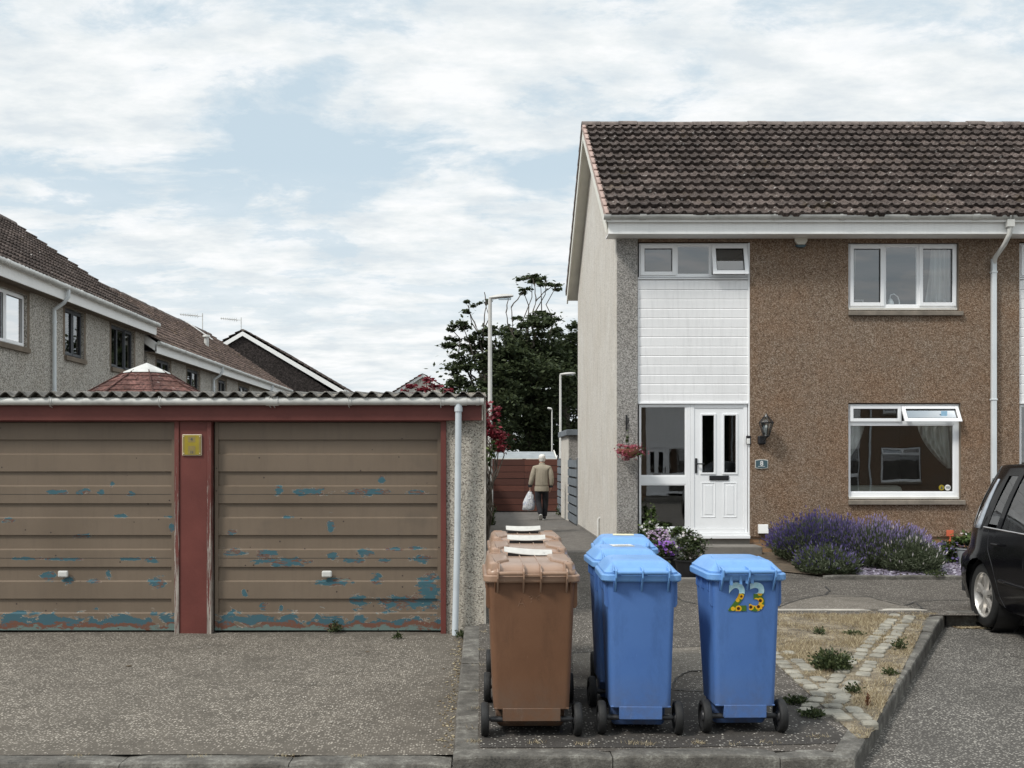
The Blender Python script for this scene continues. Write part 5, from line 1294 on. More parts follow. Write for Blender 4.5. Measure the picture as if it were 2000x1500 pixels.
    for s_ in (-1, 1): mb.lathe((3.92, s_*.68, .74), [(.0, .0), (.10, 0), (.11, -.06)], 20, 'X')
    mb.build('headlamp', 'lamp_sheen', c, True)
    return c
car = make_car()
car.rotation_euler = (0, 0, radians(-93.5)); car.location = (5.98, 11.52, -.005)
# sheet of paper in the window
mb = MB(); mb.add([(1.38, -.66, 1.03), (1.60, -.66, 1.03), (1.60, -.68, 1.20), (1.46, -.68, 1.18)], [(0, 1, 2, 3)])
# ---------------------------------------------------------------- left terraces
def trow(name, label, ya, yb, he, hr, xe, xr, wins, pipes, dark=True, front_step=False, tile='rooftile', endcap='terracewall', detail=True, rise_near=0.0):
    """terrace running away from us; its eaves edge at x=xe faces right, ridge at x=xr"""
    h = thing(name, (xe-.36, (ya+yb)/2, .05), label, 'house', 'pebble-dashed terraces behind the garages')
    xw = xe-.36; mpx = lambda u, d_, z: (xw-d_, u, z)
    hs = [(w[0], w[1], w[2], w[3]) for w in wins]
    mb = MB(); holes_wall(mb, ya, yb, 0, he-.2, hs, mpx, .25); mb.build('wall', 'terracewall', h)
    xf = 2*xr-xe+.36
    mb = MB(); mb.prism([(xw-.001, yb-.24, 0), (xf, yb-.24, 0), (xf, yb-.24, he-.1), (xr, yb-.24, hr-.12), (xw-.001, yb-.24, he-.1)], (0, .22, 0)); mb.build('end_wall', endcap, h)
    mb = MB(); mb.prism([(xw-.26, ya+.01, 0), (xf, ya+.01, 0), (xf, ya+.01, he-.1), (xr, ya+.01, hr-.12), (xw-.26, ya+.01, he-.1)], (0, .22, 0)); mb.build('end_wall', endcap, h)
    mb = MB(); mb.box(xf-.001, xf+.2, ya+.24, yb-.25, 0, he-.15); mb.build('rear_wall', 'terracewall', h)
    mb = MB(); mb.box(xf+.3, xw-.26, ya+.3, yb-.3, 2.6, 2.7); mb.box((xw+xf)/2, (xw+xf)/2+.1, ya+.3, yb-.3, .1, he-.3); mb.build('room', 'roomlight', h)
    sl = Vector((xr-xe, 0, hr-he)); rn = random.Random(int(ya))
    mb = MB(); tiled(mb, (xe, ya-.15, he), (0, 1, 0), sl, yb-ya+.3, sl.length-.05, .333, .165 if detail else .33, rn, .045, .03); mb.build('roof', tile, h)
    s2 = Vector((xe-xr, 0, hr-he)); x2 = 2*xr-xe
    mb = MB(); tiled(mb, (x2, yb+.15, he), (0, -1, 0), s2, yb-ya+.3, sl.length-.05, .333, .33, rn); mb.build('rear_roof', tile, h)
    mb = MB(); mb.prism([(xe-.05, ya-.10, he-.01), (xr, ya-.10, hr-.06), (x2+.05, ya-.10, he-.01), (x2+.05, ya-.10, he-.07), (xr, ya-.10, hr-.12), (xe-.05, ya-.10, he-.07)], (0, yb-ya+.2, 0)); mb.build('roof_deck', 'fascia', h)
    mb = MB(); n_ = int((yb-ya)/.42)
    for i in range(n_):
        a, b = lerp(ya-.1, yb+.1, i/n_), lerp(ya-.1, yb+.1, (i+1)/n_)-.012; dz = rn.uniform(-.012, .014)
        rg = lambda yy: [(xr+cos(t_)*.14, yy, hr-.03+dz+sin(t_)*.10) for t_ in [pi*q/6 for q in range(7)]]
        mb.loft([rg(a), rg(b)])
    mb.build('ridge_tiles', 'ridge', h)
    mb = MB(); mb.box(xe-.10, xe-.07, ya-.12, yb+.12, he-.27, he-.04); mb.build('fascia', 'fascia', h)
    for yy in (ya-.12, yb+.10):
        mb = MB(); mb.prism([(xe-.06, yy, he-.03), (xr, yy, hr-.08), (xr, yy, hr-.27), (xe-.06, yy, he-.25)], (0, .025, 0)); mb.prism([(x2+.06, yy, he-.03), (xr, yy, hr-.08), (xr, yy, hr-.27), (x2+.06, yy, he-.25)], (0, .025, 0)); mb.build('bargeboard', 'fascia', h)
    mb = MB(); mb.box(xw-.02, xe-.101, ya-.1, yb+.1, he-.265, he-.245); mb.build('soffit', 'band', h)
    mb = MB(); mb.tube([(xe-.0, ya-.12, he-.005), (xe, yb+.12, he-.005)], .058, 10); y = ya+.5
    while y < yb: mb.tube([(xe, y, he-.005), (xe, y+.05, he-.005)], .066, 10); y += 1.8
    mb.build('gutter', 'gutter', h, True)
    for yy in pipes:
        mb = MB(); mb.tube([(xe, yy, he-.03), (xe, yy, he-.2), (xe-.10, yy-.0, he-.33), (xw+.07, yy, he-.46), (xw+.07, yy, he-.6), (xw+.07, yy, .1)], .042, 8)
        for zc in (he-.75, he-2.2): mb.tube([(xw+.07, yy, zc), (xw+.07, yy, zc+.05)], .052, 8)
        mb.build('downpipe', 'pipe', h, True)
    mpw_ = lambda u, d_, z: (xw-.07-d_, u, z)
    for (a, b, z0, z1, fm, n) in wins:
        L_ = []; fw = .045; w = (b-a-2*fw)/n
        for q in range(n): L_.append((a+fw+q*w+(.02 if q else 0), a+fw+(q+1)*w-(.02 if q < n-1 else 0), z0+fw, z1-fw, .055 if q != 1 or n == 2 else 0, 0))
        wn = window(h, mpw_, a, b, z0, z1, L_, fm=fm, glass='glassup', fw=fw)
        mb = MB(); mb.box(xw-.05, xw+.06, a-.05, b+.05, z0-.10, z0-.005); mb.build('sill', 'band', h)
        mb = MB(); mb.box(xw-.005, xw+.004, a-.12, a-.004, z0-.0, z1+.10); mb.box(xw-.005, xw+.004, b+.004, b+.12, z0, z1+.10); mb.box(xw-.005, xw+.004, a-.003, b+.003, z1+.004, z1+.10); mb.build('window_band', 'band', h)
        mb = MB(); nvv = 18; vs = []
        for q in range(nvv+1):
            yy = lerp(a+.05, a+(b-a)*.36, q/nvv); vs += [(xw-.30+.02*sin(q*1.9), yy, z0), (xw-.30+.02*sin(q*1.9), yy, z1)]
        for q in range(nvv): mb.add([vs[2*q], vs[2*q+2], vs[2*q+3], vs[2*q+1]], [(0, 1, 2, 3)])
        mb.build('net_curtain', 'curtain', wn)
    return h
trow('terraced_house', 'nearest and tallest grey pebble-dashed terrace behind the garages, with one white-framed window', 15.5, 28.7, 5.30, 8.02, -8.64, -12.55,
     [(19.55, 21.3, 3.90, 4.94, 'upvc', 2), (23.25, 24.35, 3.95, 5.0, 'anthracite', 2), (26.15, 27.85, 3.95, 5.0, 'anthracite', 3), (16.6, 17.9, 3.9, 4.94, 'upvc', 2)], [22.5])
trow('terraced_house', 'lower grey terrace beyond the nearest one, with a mossy roof and small dark windows', 28.95, 49, 4.83, 7.40, -8.64, -12.42,
     [(29.8, 31.1, 3.5, 4.50, 'anthracite', 2), (32.9, 34.3, 3.5, 4.50, 'anthracite', 2), (36.8, 37.9, 3.5, 4.45, 'anthracite', 2), (39.9, 41.6, 3.5, 4.45, 'anthracite', 3), (45, 46.3, 3.5, 4.45, 'anthracite', 2)], [35.9, 44.5], tile='rooftile2', detail=True)
trow('terraced_house', 'farthest terrace, its dark brown gable edged with white boards facing us', 52.2, 66, 5.05, 7.97, -6.6, -11.57, [], [], endcap='darkwall', detail=False)
rB = [o for o in bpy.data.objects if o.get('label', '').startswith('lower grey terrace')][0]
sB = Vector((3.78, 0, -2.57)).normalized(); nB = Vector((sB.z*-1, 0, sB.x)); p0 = Vector((-12.35, 44.4, 7.42))
mb = MB(); mb.prism([p0+nB*.06, p0+Vector((0, .16, 0))+nB*.06, p0+sB*1.45+Vector((0, .16, 0))+nB*.06, p0+sB*1.45+nB*.06], nB*.03); mb.build('flashing', 'fascia', rB)
mb = MB(); p1 = p0+sB*2.6+Vector((0, -4.5, 0)); mb.lathe(p1, [(.09, -.1), (.09, .28), (.15, .29), (.13, .36), (.01, .38)], 10); mb.build('roof_vent', 'gutter', rB, True)
def aerial(X_, Y_, z0, h_, label, flip=1):
    r = thing('television_aerial', (X_, Y_, z0), label, 'aerial', 'television aerials on the far roofs')
    mb = MB(); mb.tube([(X_, Y_, z0), (X_, Y_, z0+h_)], .022, 5); mb.build('mast', 'gutter', r)
    mb = MB(); mb.tube([(X_-.1, Y_, z0+h_-.12), (X_-1.05, Y_+.2, z0+h_-.02)], .014, 4); mb.tube([(X_, Y_, z0+h_-.12), (X_-.1, Y_, z0+h_-.12)], .014, 4)
    for q in range(8):
        x_ = X_-.25-q*.105; w_ = .26-q*.012; mb.tube([(x_-.0, Y_+.1-w_, z0+h_-.10+q*.01), (x_, Y_+.1+w_, z0+h_-.10+q*.01)], .010, 4); mb.tube([(x_, Y_+.1, z0+h_-.10+q*.01-w_*.35), (x_, Y_+.1, z0+h_-.10+q*.01+w_*.35)], .010, 4)
    mb.build('antenna', 'gutter', r)
aerial(-12.42, 47.9, 7.36, .85, 'left television aerial, on the ridge of the mossy roof')
aerial(-11.75, 52.6, 7.9, .75, 'right television aerial, beside the peak of the dark gable')
# octagonal felted summerhouse roof
sc = Vector(((287-VX)*16.5/F, 16.5, 0)); s16 = 16.5/F
r = thing('summerhouse', (sc.x, 16.5, 0), 'summerhouse behind the garages, its red felt-tiled pyramid roof topped by a grey cap', 'summerhouse')
zt = H+(898-710)*s16; zc = H+(898-727)*s16
def octo(rad, z, n=8): return [(sc.x+rad*cos(2*pi*(q+.5)/n), 16.5+rad*sin(2*pi*(q+.5)/n), z) for q in range(n)]
mb = MB(); k = 0; nn = 9; rz_ = random.Random(2)
for j in range(nn):
    ra, rb = lerp(1.5, .30, j/nn), lerp(1.5, .30, (j+1)/nn); za, zb = lerp(2.32, zc, j/nn), lerp(2.32, zc, (j+1)/nn)
    A, B = octo(ra, za+.012), octo(rb-.01, zb); A0_ = octo(ra, za-.004)
    for q in range(8):
        m_ = max(2, int(ra*5))
        for i in range(m_):
            p = lambda S_, t_: Vector(S_[q]).lerp(Vector(S_[(q+1) % 8]), t_)
            sg = rz_.uniform(-.012, .004)
            mb.add([p(A, i/m_)+Vector((0, 0, sg)), p(A, (i+1)/m_)+Vector((0, 0, sg)), p(B, (i+1)/m_), p(B, i/m_)], [(0, 1, 2, 3)], rz_.random())
            mb.add([p(A0_, i/m_), p(A0_, (i+1)/m_), p(A, (i+1)/m_)+Vector((0, 0, sg)), p(A, i/m_)+Vector((0, 0, sg))], [(0, 1, 2, 3)], .2)
mb.build('roof', 'redfelt', r)
mb = MB()
for q in range(8): mb.tube([octo(1.5, 2.335)[q], octo(.30, zc+.012)[q]], .012, 5)
mb.build('hip_strip', 'redfelt', r)
mb = MB(); mb.loft([octo(.36, zc-.02), octo(.34, zc), octo(.03, zt), octo(.005, zt+.01)]); mb.build('cap', 'gutter', r)
mb = MB(); mb.loft([octo(1.35, 0), octo(1.35, 2.33)]); mb.build('wall', 'wood', r)
# small far house with a pink roof
Yf = 78; r = thing('distant_house', ((826-VX)*Yf/F, Yf, .1), 'small far house with a pink-tiled gable between the dark roofs and the tree', 'house')
fx = lambda px: (px-VX)*Yf/F
fz = lambda py: H-(py-VY)*Yf/F
xa, xm, xb = fx(735), fx(826), fx(917)
zr, ze = fz(731), fz(731)-((xb-xm)*.62)
mb = MB(); mb.prism([(xa+.3, Yf, 0), (xb-.3, Yf, 0), (xb-.3, Yf, ze+.1), (xm, Yf, zr-.15), (xa+.3, Yf, ze+.1)], (0, 8, 0)); mb.build('wall', 'creamwall', r)
mb = MB()
for (A, B, sg) in ((xa, xm, 1), (xb, xm, -1)):
    mb.prism([(A, Yf-.25, ze-.05), (B, Yf-.25, zr), (B, Yf-.25, zr-.22), (A, Yf-.25, ze-.27)], (0, .03, 0))
mb.build('bargeboard', 'fascia', r)
mb = MB(); tiled(mb, (xa, Yf+8.2, ze), (0, -1, 0), (xm-xa, 0, zr-ze), 8.6, Vector((xm-xa, 0, zr-ze)).length, .35, .33, None, .06, .03); tiled(mb, (xb, Yf-.3, ze), (0, 1, 0), (xm-xb, 0, zr-ze), 8.6, Vector((xm-xa, 0, zr-ze)).length, .35, .33, None, .06, .03); mb.build('roof', 'pinktile', r)

# ---------------------------------------------------------------- end of the footpath
YF = 31.7; zg = ground(31.7)
r = thing('fence', ((1031-VX)*YF/F, YF, zg), 'red-brown horizontal board fence closing the end of the footpath', 'fence')
fx = lambda px, Y=YF: (px-VX)*Y/F
mb = MB(); n_ = 8; ztop = H-(896-VY)*YF/F; rn = random.Random(3)
for seg in ((fx(962), fx(1024)), (fx(1024)+.006, fx(1101))):
    for i in range(n_):
        a = lerp(zg+.03, ztop, i/n_); b = lerp(zg+.03, ztop, (i+1)/n_)-.014; sg = rn.uniform(-.012, .012)
        mb.add([(seg[0], YF, a), (seg[1], YF, a+sg*.4), (seg[1], YF+.02, a+sg*.4), (seg[0], YF+.02, a), (seg[0], YF-.006, b), (seg[1], YF-.006, b+sg*.4), (seg[1], YF+.02, b+sg*.4), (seg[0], YF+.02, b)], [(0,3,2,1),(4,5,6,7),(0,1,5,4),(1,2,6,5),(2,3,7,6),(3,0,4,7)], rn.random())
mb.build('boards', 'redwood', r)
mb = MB(); mb.box(fx(962), fx(1101), YF+.021, YF+.03, zg, ztop-.02); mb.build('backing', 'rubberseal', r)
mb = MB()
for q in (964, 1024, 1098): mb.box(fx(q)-.05, fx(q)+.05, YF+.031, YF+.12, zg, ztop)
mb.build('post', 'redwood', r)
r = thing('shed', (fx(1025, 35), 35, zg), 'garden shed behind the red fence, only its grey felt roof showing', 'shed')
Ys = 35; sx0, sx1 = fx(962, Ys), fx(1086, Ys)
mb = MB(); mb.prism([(sx0, Ys, H-(896-VY)*Ys/F), (sx0, Ys+1.3, H-(882-VY)*(Ys+1.3)/F), (sx0, Ys+1.3, H-(885-VY)*(Ys+1.3)/F), (sx0, Ys, H-(898-VY)*Ys/F)], (sx1-sx0, 0, 0)); mb.build('roof', 'felt', r)
mb = MB(); mb.box(sx0+.1, sx1-.1, Ys+.1, Ys+2.4, zg, 1.66); mb.build('wall', 'wood', r)
mb = MB(); mb.prism([(sx1+.001, Ys-.03, 1.60), (sx1+.001, Ys+1.3, 1.88), (sx1+.001, Ys+1.3, 2.02), (sx1+.001, Ys-.03, 1.76)], (.03, 0, 0)); mb.prism([(sx0, Ys-.035, 1.66), (sx1, Ys-.035, 1.66), (sx1, Ys-.035, 1.73), (sx0, Ys-.035, 1.73)], (0, .03, 0)); mb.build('bargeboard', 'cream', r)
# outbuilding and slatted fences along the right of the path
Yo = 26.0; r = thing('outbuilding', (2.8, Yo, .2), 'small pebble-dashed outbuilding with a grey coping beyond the gable', 'outbuilding')
mb = MB(); mb.box(2.13, 4.6, Yo, Yo+.2, .1, 2.28); mb.build('front_wall', 'greywall', r)
mb = MB(); mb.box(2.122, 2.33, Yo+.201, Yo+2.6, .1, 2.28); mb.box(2.331, 4.6, Yo+2.4, Yo+2.6, .1, 2.28); mb.build('side_wall', 'creamwall', r)
mb = MB(); mb.box(2.05, 4.7, Yo-.08, Yo+2.7, 2.281, 2.42); mb.build('coping', 'greyslat', r, bevel=.01)
def slats(y0, y1, label, n=7, z1=1.73, X_=2.10):
    r = thing('slatted_fence', (X_, (y0+y1)/2, .2), label, 'fence')
    for i in range(n):
        z0 = lerp(.26, z1, i/n); mb = MB(); mb.box(X_-.012, X_+.012, y0, y1, z0, z0+(z1-.26)/n-.045); mb.build('slat', 'greyslat', r)
    mb = MB(); mb.box(X_+.013, X_+.08, y0, y0+.07, .2, z1); mb.box(X_+.013, X_+.08, y1-.07, y1, .2, z1); mb.build('post', 'greyslat', r)
    mb = MB(); mb.box(X_+.2, X_+.22, y0, y1, .2, z1-.05); mb.build('backing', 'rubberseal', r)
slats(23.75, 25.98, 'grey slatted fence between the gable wall and the outbuilding')
slats(28.65, 30.4, 'short grey slatted fence beyond the outbuilding', X_=2.16)
r = thing('garden_fence', (.0, 23, .2), 'dark weathered board fence along the left of the footpath', 'fence')
mb = MB(); y = 16.2; rn = random.Random(8)
while y < 31.5: mb.box(-.02, .0, y, y+.14, .15, 1.55+rn.uniform(-.02, .02), rn.random()); y += .15
mb.build('boards', 'wood', r)
mb = MB()
for i in range(8): mb.box(-.12, -.021, 16.4+i*2.1, 16.5+i*2.1, .1, 1.62)
mb.build('post', 'wood', r)
# street lamps
def lamp(px, py, Y, armpx, label, zb, k=1.0):
    x_ = (px-VX)*Y/F; zt_ = H-(py-VY)*Y/F; dx_ = (armpx-px)*Y/F
    r = thing('street_lamp', (x_, Y, zb), label, 'street lamp', 'street lamps beyond the garages')
    mb = MB(); mb.lathe((x_, Y, zb), [(.085*k, 0), (.085*k, .9), (.062*k, 1.0), (.052*k, zt_-zb-.12), (.05*k, zt_-zb)], 12); mb.build('pole', 'galv', r, True)
    sg = 1 if dx_ > 0 else -1; l_ = abs(dx_)
    mb = MB(); rg = []
    for (t_, w_, u_, dn) in ((-.04, .05, .03, .03), (.10, .07, .05, .05), (.35, .10, .07, .035), (.7, .11, .065, .03), (.93, .08, .04, .025), (1.0, .03, .015, .01)):
        cx_ = x_+sg*l_*t_; zz_ = zt_+.02+.05*t_; rg.append([(cx_, Y-w_, zz_), (cx_, Y-w_*.6, zz_+u_), (cx_, Y+w_*.6, zz_+u_), (cx_, Y+w_, zz_), (cx_, Y+w_*.6, zz_-dn), (cx_, Y-w_*.6, zz_-dn)])
    mb.loft(rg); mb.build('lantern', 'galv', r, True)
    mb = MB(); mb.box(x_+sg*l_*.35, x_+sg*l_*.9, Y-.07, Y+.07, zt_-.035, zt_+.02); mb.build('lens', 'glassup', r, bevel=.02)
    return r
lamp(957, 583, 29.5, 1003, 'nearest and tallest street lamp, left of the path, arm pointing right', .15)
lamp(1094.5, 732, 52, 1124, 'middle street lamp behind the outbuilding, arm pointing right', .1)
lamp(1078, 800, 54, 1069, 'farthest and thinnest street lamp, arm pointing left, in front of the trees', .1, .6)

# ---------------------------------------------------------------- trees and plants
def leaf_cloud(mb, c, rad, n, size, rnd, shell=.35, flat=.0, up=.3):
    c = Vector(c)
    # sub-clumps give light and dark, gaps and a ragged edge
    k = max(3, int(n/60)); subs = []
    for _ in range(k):
        while True:
            p = Vector((rnd.uniform(-1, 1), rnd.uniform(-1, 1), rnd.uniform(-1, 1)))
            if shell < p.length <= 1: break
        subs.append((p, rnd.uniform(.22, .42)))
    for q in range(n):
        p, s_ = subs[q % k]; d_ = Vector((rnd.gauss(0, .5), rnd.gauss(0, .5), rnd.gauss(0, .32)))*s_
        pt = p+d_*(1.0 if rnd.random() > .15 else 2.6); pos = c+Vector((pt.x*rad[0], pt.y*rad[1], pt.z*rad[2]))
        u = Vector((rnd.gauss(0, 1), rnd.gauss(0, 1), rnd.gauss(0, .5))).normalized(); w = u.cross(Vector((rnd.gauss(0, .6), rnd.gauss(0, .6), 1))).normalized()
        l = size*rnd.uniform(.6, 1.35)
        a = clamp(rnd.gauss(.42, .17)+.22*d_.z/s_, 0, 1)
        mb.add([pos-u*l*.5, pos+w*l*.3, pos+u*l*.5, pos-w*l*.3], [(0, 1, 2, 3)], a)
def limb(mb, a, b, r0, r1, rnd, wob=.12, n=6):
    a, b = Vector(a), Vector(b); L_ = (b-a).length; pts_ = [a]
    for i in range(1, n): pts_.append(a.lerp(b, i/n)+Vector((rnd.uniform(-1, 1), rnd.uniform(-1, 1), rnd.uniform(-.5, .5)))*L_*wob*.5)
    pts_.append(b); mb.tube(pts_, [lerp(r0, r1, i/n) for i in range(n+1)], 6)
    return pts_
def bigtree(label, Y, base_px, clusters, seed, trunk_r=.35, dens=1.15, size=.27, kind='tree', leaf='leaf', name='tree', group='dark trees beyond the footpath', extra=(), fork=None):
    rnd = random.Random(seed); s_ = Y/F; bx_ = (base_px-VX)*s_
    r = thing(name, (bx_, Y, .1), label, kind, group)
    tm = MB(); cm = MB(); top_ = Vector((bx_, Y, H+(VY-(fork or 760))*s_)); limb(tm, (bx_, Y, .05), top_, trunk_r, trunk_r*.6, rnd, .05)
    for (px, py, rx, ry) in clusters:
        dy = rnd.uniform(-1, 1)*min(2.4, rx*s_*1.2); c = Vector(((px-VX)*s_, Y+dy, H+(VY-py)*s_)); rx *= 1.22 if rx < 30 else 1.05; ry *= 1.35 if ry < 20 else 1.05; rd = (rx*s_, max(rx*s_*.8, .5), ry*s_)
        area = pi*rd[0]*rd[2]; leaf_cloud(cm, c, rd, shell=(.05 if rx < 30 else .3), n=int(clamp(area*330*dens*(.26/size)**1.2, 90, 7000)), size=size, rnd=rnd)
        limb(tm, top_.lerp(Vector((bx_, Y, 1)), rnd.uniform(0, .4)), c-Vector((0, 0, rd[2]*.3)), trunk_r*.22, .02, rnd, .16)
        for _ in range(3):
            e_ = c+Vector((rnd.uniform(-.8, .8)*rd[0], rnd.uniform(-.6, .6)*rd[1], rnd.uniform(-.1, .7)*rd[2])); limb(tm, c-Vector((0, 0, rd[2]*.3)), e_, .022, .008, rnd, .2, 4)
    for pth in extra:
        q = [Vector(((a-VX)*s_, Y-.3, H+(VY-b)*s_)) for a, b in pth]
        for a, b in zip(q[:-1], q[1:]): limb(tm, a, b, .042, .024, rnd, .06, 4)
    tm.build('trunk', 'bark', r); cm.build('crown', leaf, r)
    return r
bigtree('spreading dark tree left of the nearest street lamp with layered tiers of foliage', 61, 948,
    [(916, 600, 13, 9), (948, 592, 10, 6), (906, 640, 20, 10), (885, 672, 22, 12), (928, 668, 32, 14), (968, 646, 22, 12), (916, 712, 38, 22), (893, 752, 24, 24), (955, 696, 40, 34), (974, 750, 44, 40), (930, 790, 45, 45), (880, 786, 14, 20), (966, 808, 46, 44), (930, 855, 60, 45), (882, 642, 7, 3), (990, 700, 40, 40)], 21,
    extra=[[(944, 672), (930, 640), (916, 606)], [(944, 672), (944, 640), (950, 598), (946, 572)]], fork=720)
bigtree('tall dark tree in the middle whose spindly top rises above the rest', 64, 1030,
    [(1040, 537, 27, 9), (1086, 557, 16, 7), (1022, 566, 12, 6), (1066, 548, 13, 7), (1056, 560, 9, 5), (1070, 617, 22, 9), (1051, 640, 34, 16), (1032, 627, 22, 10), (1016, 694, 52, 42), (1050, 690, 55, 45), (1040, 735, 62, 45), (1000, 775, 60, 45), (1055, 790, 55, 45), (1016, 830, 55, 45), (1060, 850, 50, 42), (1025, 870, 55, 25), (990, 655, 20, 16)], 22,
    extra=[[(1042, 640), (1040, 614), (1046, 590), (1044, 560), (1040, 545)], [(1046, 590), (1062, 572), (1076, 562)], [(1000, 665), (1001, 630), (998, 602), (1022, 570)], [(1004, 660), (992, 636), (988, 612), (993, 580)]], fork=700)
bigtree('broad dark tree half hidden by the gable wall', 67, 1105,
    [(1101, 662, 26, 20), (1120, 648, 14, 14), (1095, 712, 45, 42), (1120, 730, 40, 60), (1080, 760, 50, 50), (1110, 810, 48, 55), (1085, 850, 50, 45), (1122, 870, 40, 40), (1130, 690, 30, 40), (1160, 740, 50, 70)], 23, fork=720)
# red-leaved shrubs
def shrub(name, label, Y, base_px, zb, clusters, seed, leaf, size, dens, cat='shrub', group=None, extra_leaf=None):
    rnd = random.Random(seed); s_ = Y/F; bx_ = (base_px-VX)*s_
    r = thing(name, (bx_, Y, zb), label, cat, group); tm = MB(); cm = MB()
    for (px, py, rx, ry) in clusters:
        c = Vector(((px-VX)*s_, Y+rnd.uniform(-.3, .3)*rx*s_, H+(VY-py)*s_)); rx *= 1.2; ry *= 1.2; rd = (rx*s_, rx*s_*.9, ry*s_)
        leaf_cloud(cm, c, rd, int(pi*rd[0]*rd[2]*dens*11/(size*size)), size, rnd, .15)
        limb(tm, (bx_, Y, zb), c, .03, .008, rnd, .12)
    tm.build('stem', 'bark', r); cm.build('foliage', leaf, r)
    return r
shrub('red_leaf_tree', 'red-leaved shrub showing over the garage roof left of the downpipe', 20, 838, .1, [(822, 760, 22, 12), (845, 752, 20, 14), (866, 760, 18, 9), (835, 742, 8, 8), (805, 768, 14, 6)], 31, 'redleaf', .09, 1.1, 'tree')
shrub('red_leaf_tree', 'dark red-leaved tree leaning over the footpath beside the garage', 21, 945, .1, [(962, 800, 14, 14), (955, 790, 14, 8), (958, 830, 16, 16), (965, 850, 20, 12), (980, 858, 18, 8), (975, 875, 20, 9), (955, 860, 18, 20), (945, 830, 20, 30), (985, 848, 10, 4)], 32, 'redleaf', .08, 1.2, 'tree')
shrub('bush', 'small green bush below the red leaves at the left of the path', 19.5, 950, .2, [(962, 872, 9, 8), (956, 885, 7, 10), (957, 900, 6, 12), (952, 880, 8, 12)], 33, 'greenleaf', .07, 1.0)
# lavender
def lavender(label, X0, X1, Y0, Y1, hgt, seed, n=5200, name='lavender_bush', fl=.5, flower='lavflower'):
    rnd = random.Random(seed); cx_, cy_ = (X0+X1)/2, (Y0+Y1)/2; r = thing(name, (cx_, cy_, ground(cy_)), label, 'shrub', 'lavender and flowering shrubs in front of the house')
    fm, lm, wm = MB(), MB(), MB()
    for i in range(n):
        while True:
            u, v = rnd.uniform(-1, 1), rnd.uniform(-1, 1)
            if u*u+v*v < 1: break
        bx_ = cx_+u*(X1-X0)/2*.72; by_ = cy_+v*(Y1-Y0)/2*.72; gz_ = ground(by_)
        k = 1-.5*(u*u+v*v)**1.3; k *= .86+.14*sin(u*7+seed)*cos(v*6+seed*2)+.07*sin(u*17+v*13); hh = hgt*k*rnd.uniform(.55, 1.05)
        tip = Vector((cx_+u*(X1-X0)/2*rnd.uniform(.85, 1.05), cy_+v*(Y1-Y0)/2*rnd.uniform(.85, 1.05), gz_+hh)); b_ = Vector((bx_, by_, gz_))
        ang = rnd.uniform(0, pi); side = Vector((cos(ang), sin(ang), 0))*.0035
        mid = b_.lerp(tip, .55)+Vector((0, 0, hh*.08)); a_ = rnd.random()*.8
        lm.add([mid-side, mid+side, tip+side*.5, tip-side*.5], [(0, 1, 2, 3)], a_)
        for q in range(4):      # narrow leaves along the stem
            t_ = rnd.uniform(.15, .85); p = (b_.lerp(mid, t_/.55) if t_ < .55 else mid.lerp(tip, (t_-.55)/.45)); dr = Vector((rnd.gauss(0, 1), rnd.gauss(0, 1), rnd.uniform(.2, 1.4))).normalized()*rnd.uniform(.035, .075)
            sd = dr.cross(Vector((rnd.gauss(0, 1), rnd.gauss(0, 1), .3))).normalized()*.007
            lm.add([p, p+dr*.5+sd, p+dr, p+dr*.5-sd], [(0, 1, 2, 3)], clamp(rnd.gauss(.35+.3*t_, .2), 0, 1))
        if rnd.random() < fl:
            ln = rnd.uniform(.035, .065); dr = (tip-mid).normalized()
            for w_ in (Vector((1, 0, 0)), Vector((0, 1, 0))):
                sd = dr.cross(w_).normalized()*.009; fm.add([tip-dr*.01, tip+dr*ln*.4+sd, tip+dr*ln, tip+dr*ln*.4-sd], [(0, 1, 2, 3)], clamp(rnd.gauss(.4+.25*u, .22), 0, 1))
    lm.build('foliage', 'lavleaf', r); fm.build('flowers', flower, r)
    return r
lavender('large lavender bush covered in purple spikes beside the front door', 4.17, 5.75, 14.7, 16.7, .74, 41, 5200, fl=.5)
lavender('greener lavender bush with paler flowers, right of the large one', 4.75, 6.45, 14.3, 16.2, .68, 42, 5200, fl=.40, flower='palelav')
lavender('low grey-green lavender clump spilling over the bed edging', 4.15, 5.05, 13.72, 15.0, .42, 43, 2200, fl=.10)
lavender('dark green lavender clump at the right end, dotted with small pale flowers', 5.30, 6.25, 13.95, 15.1, .56, 44, 2400, fl=.03, flower='whiteflower')
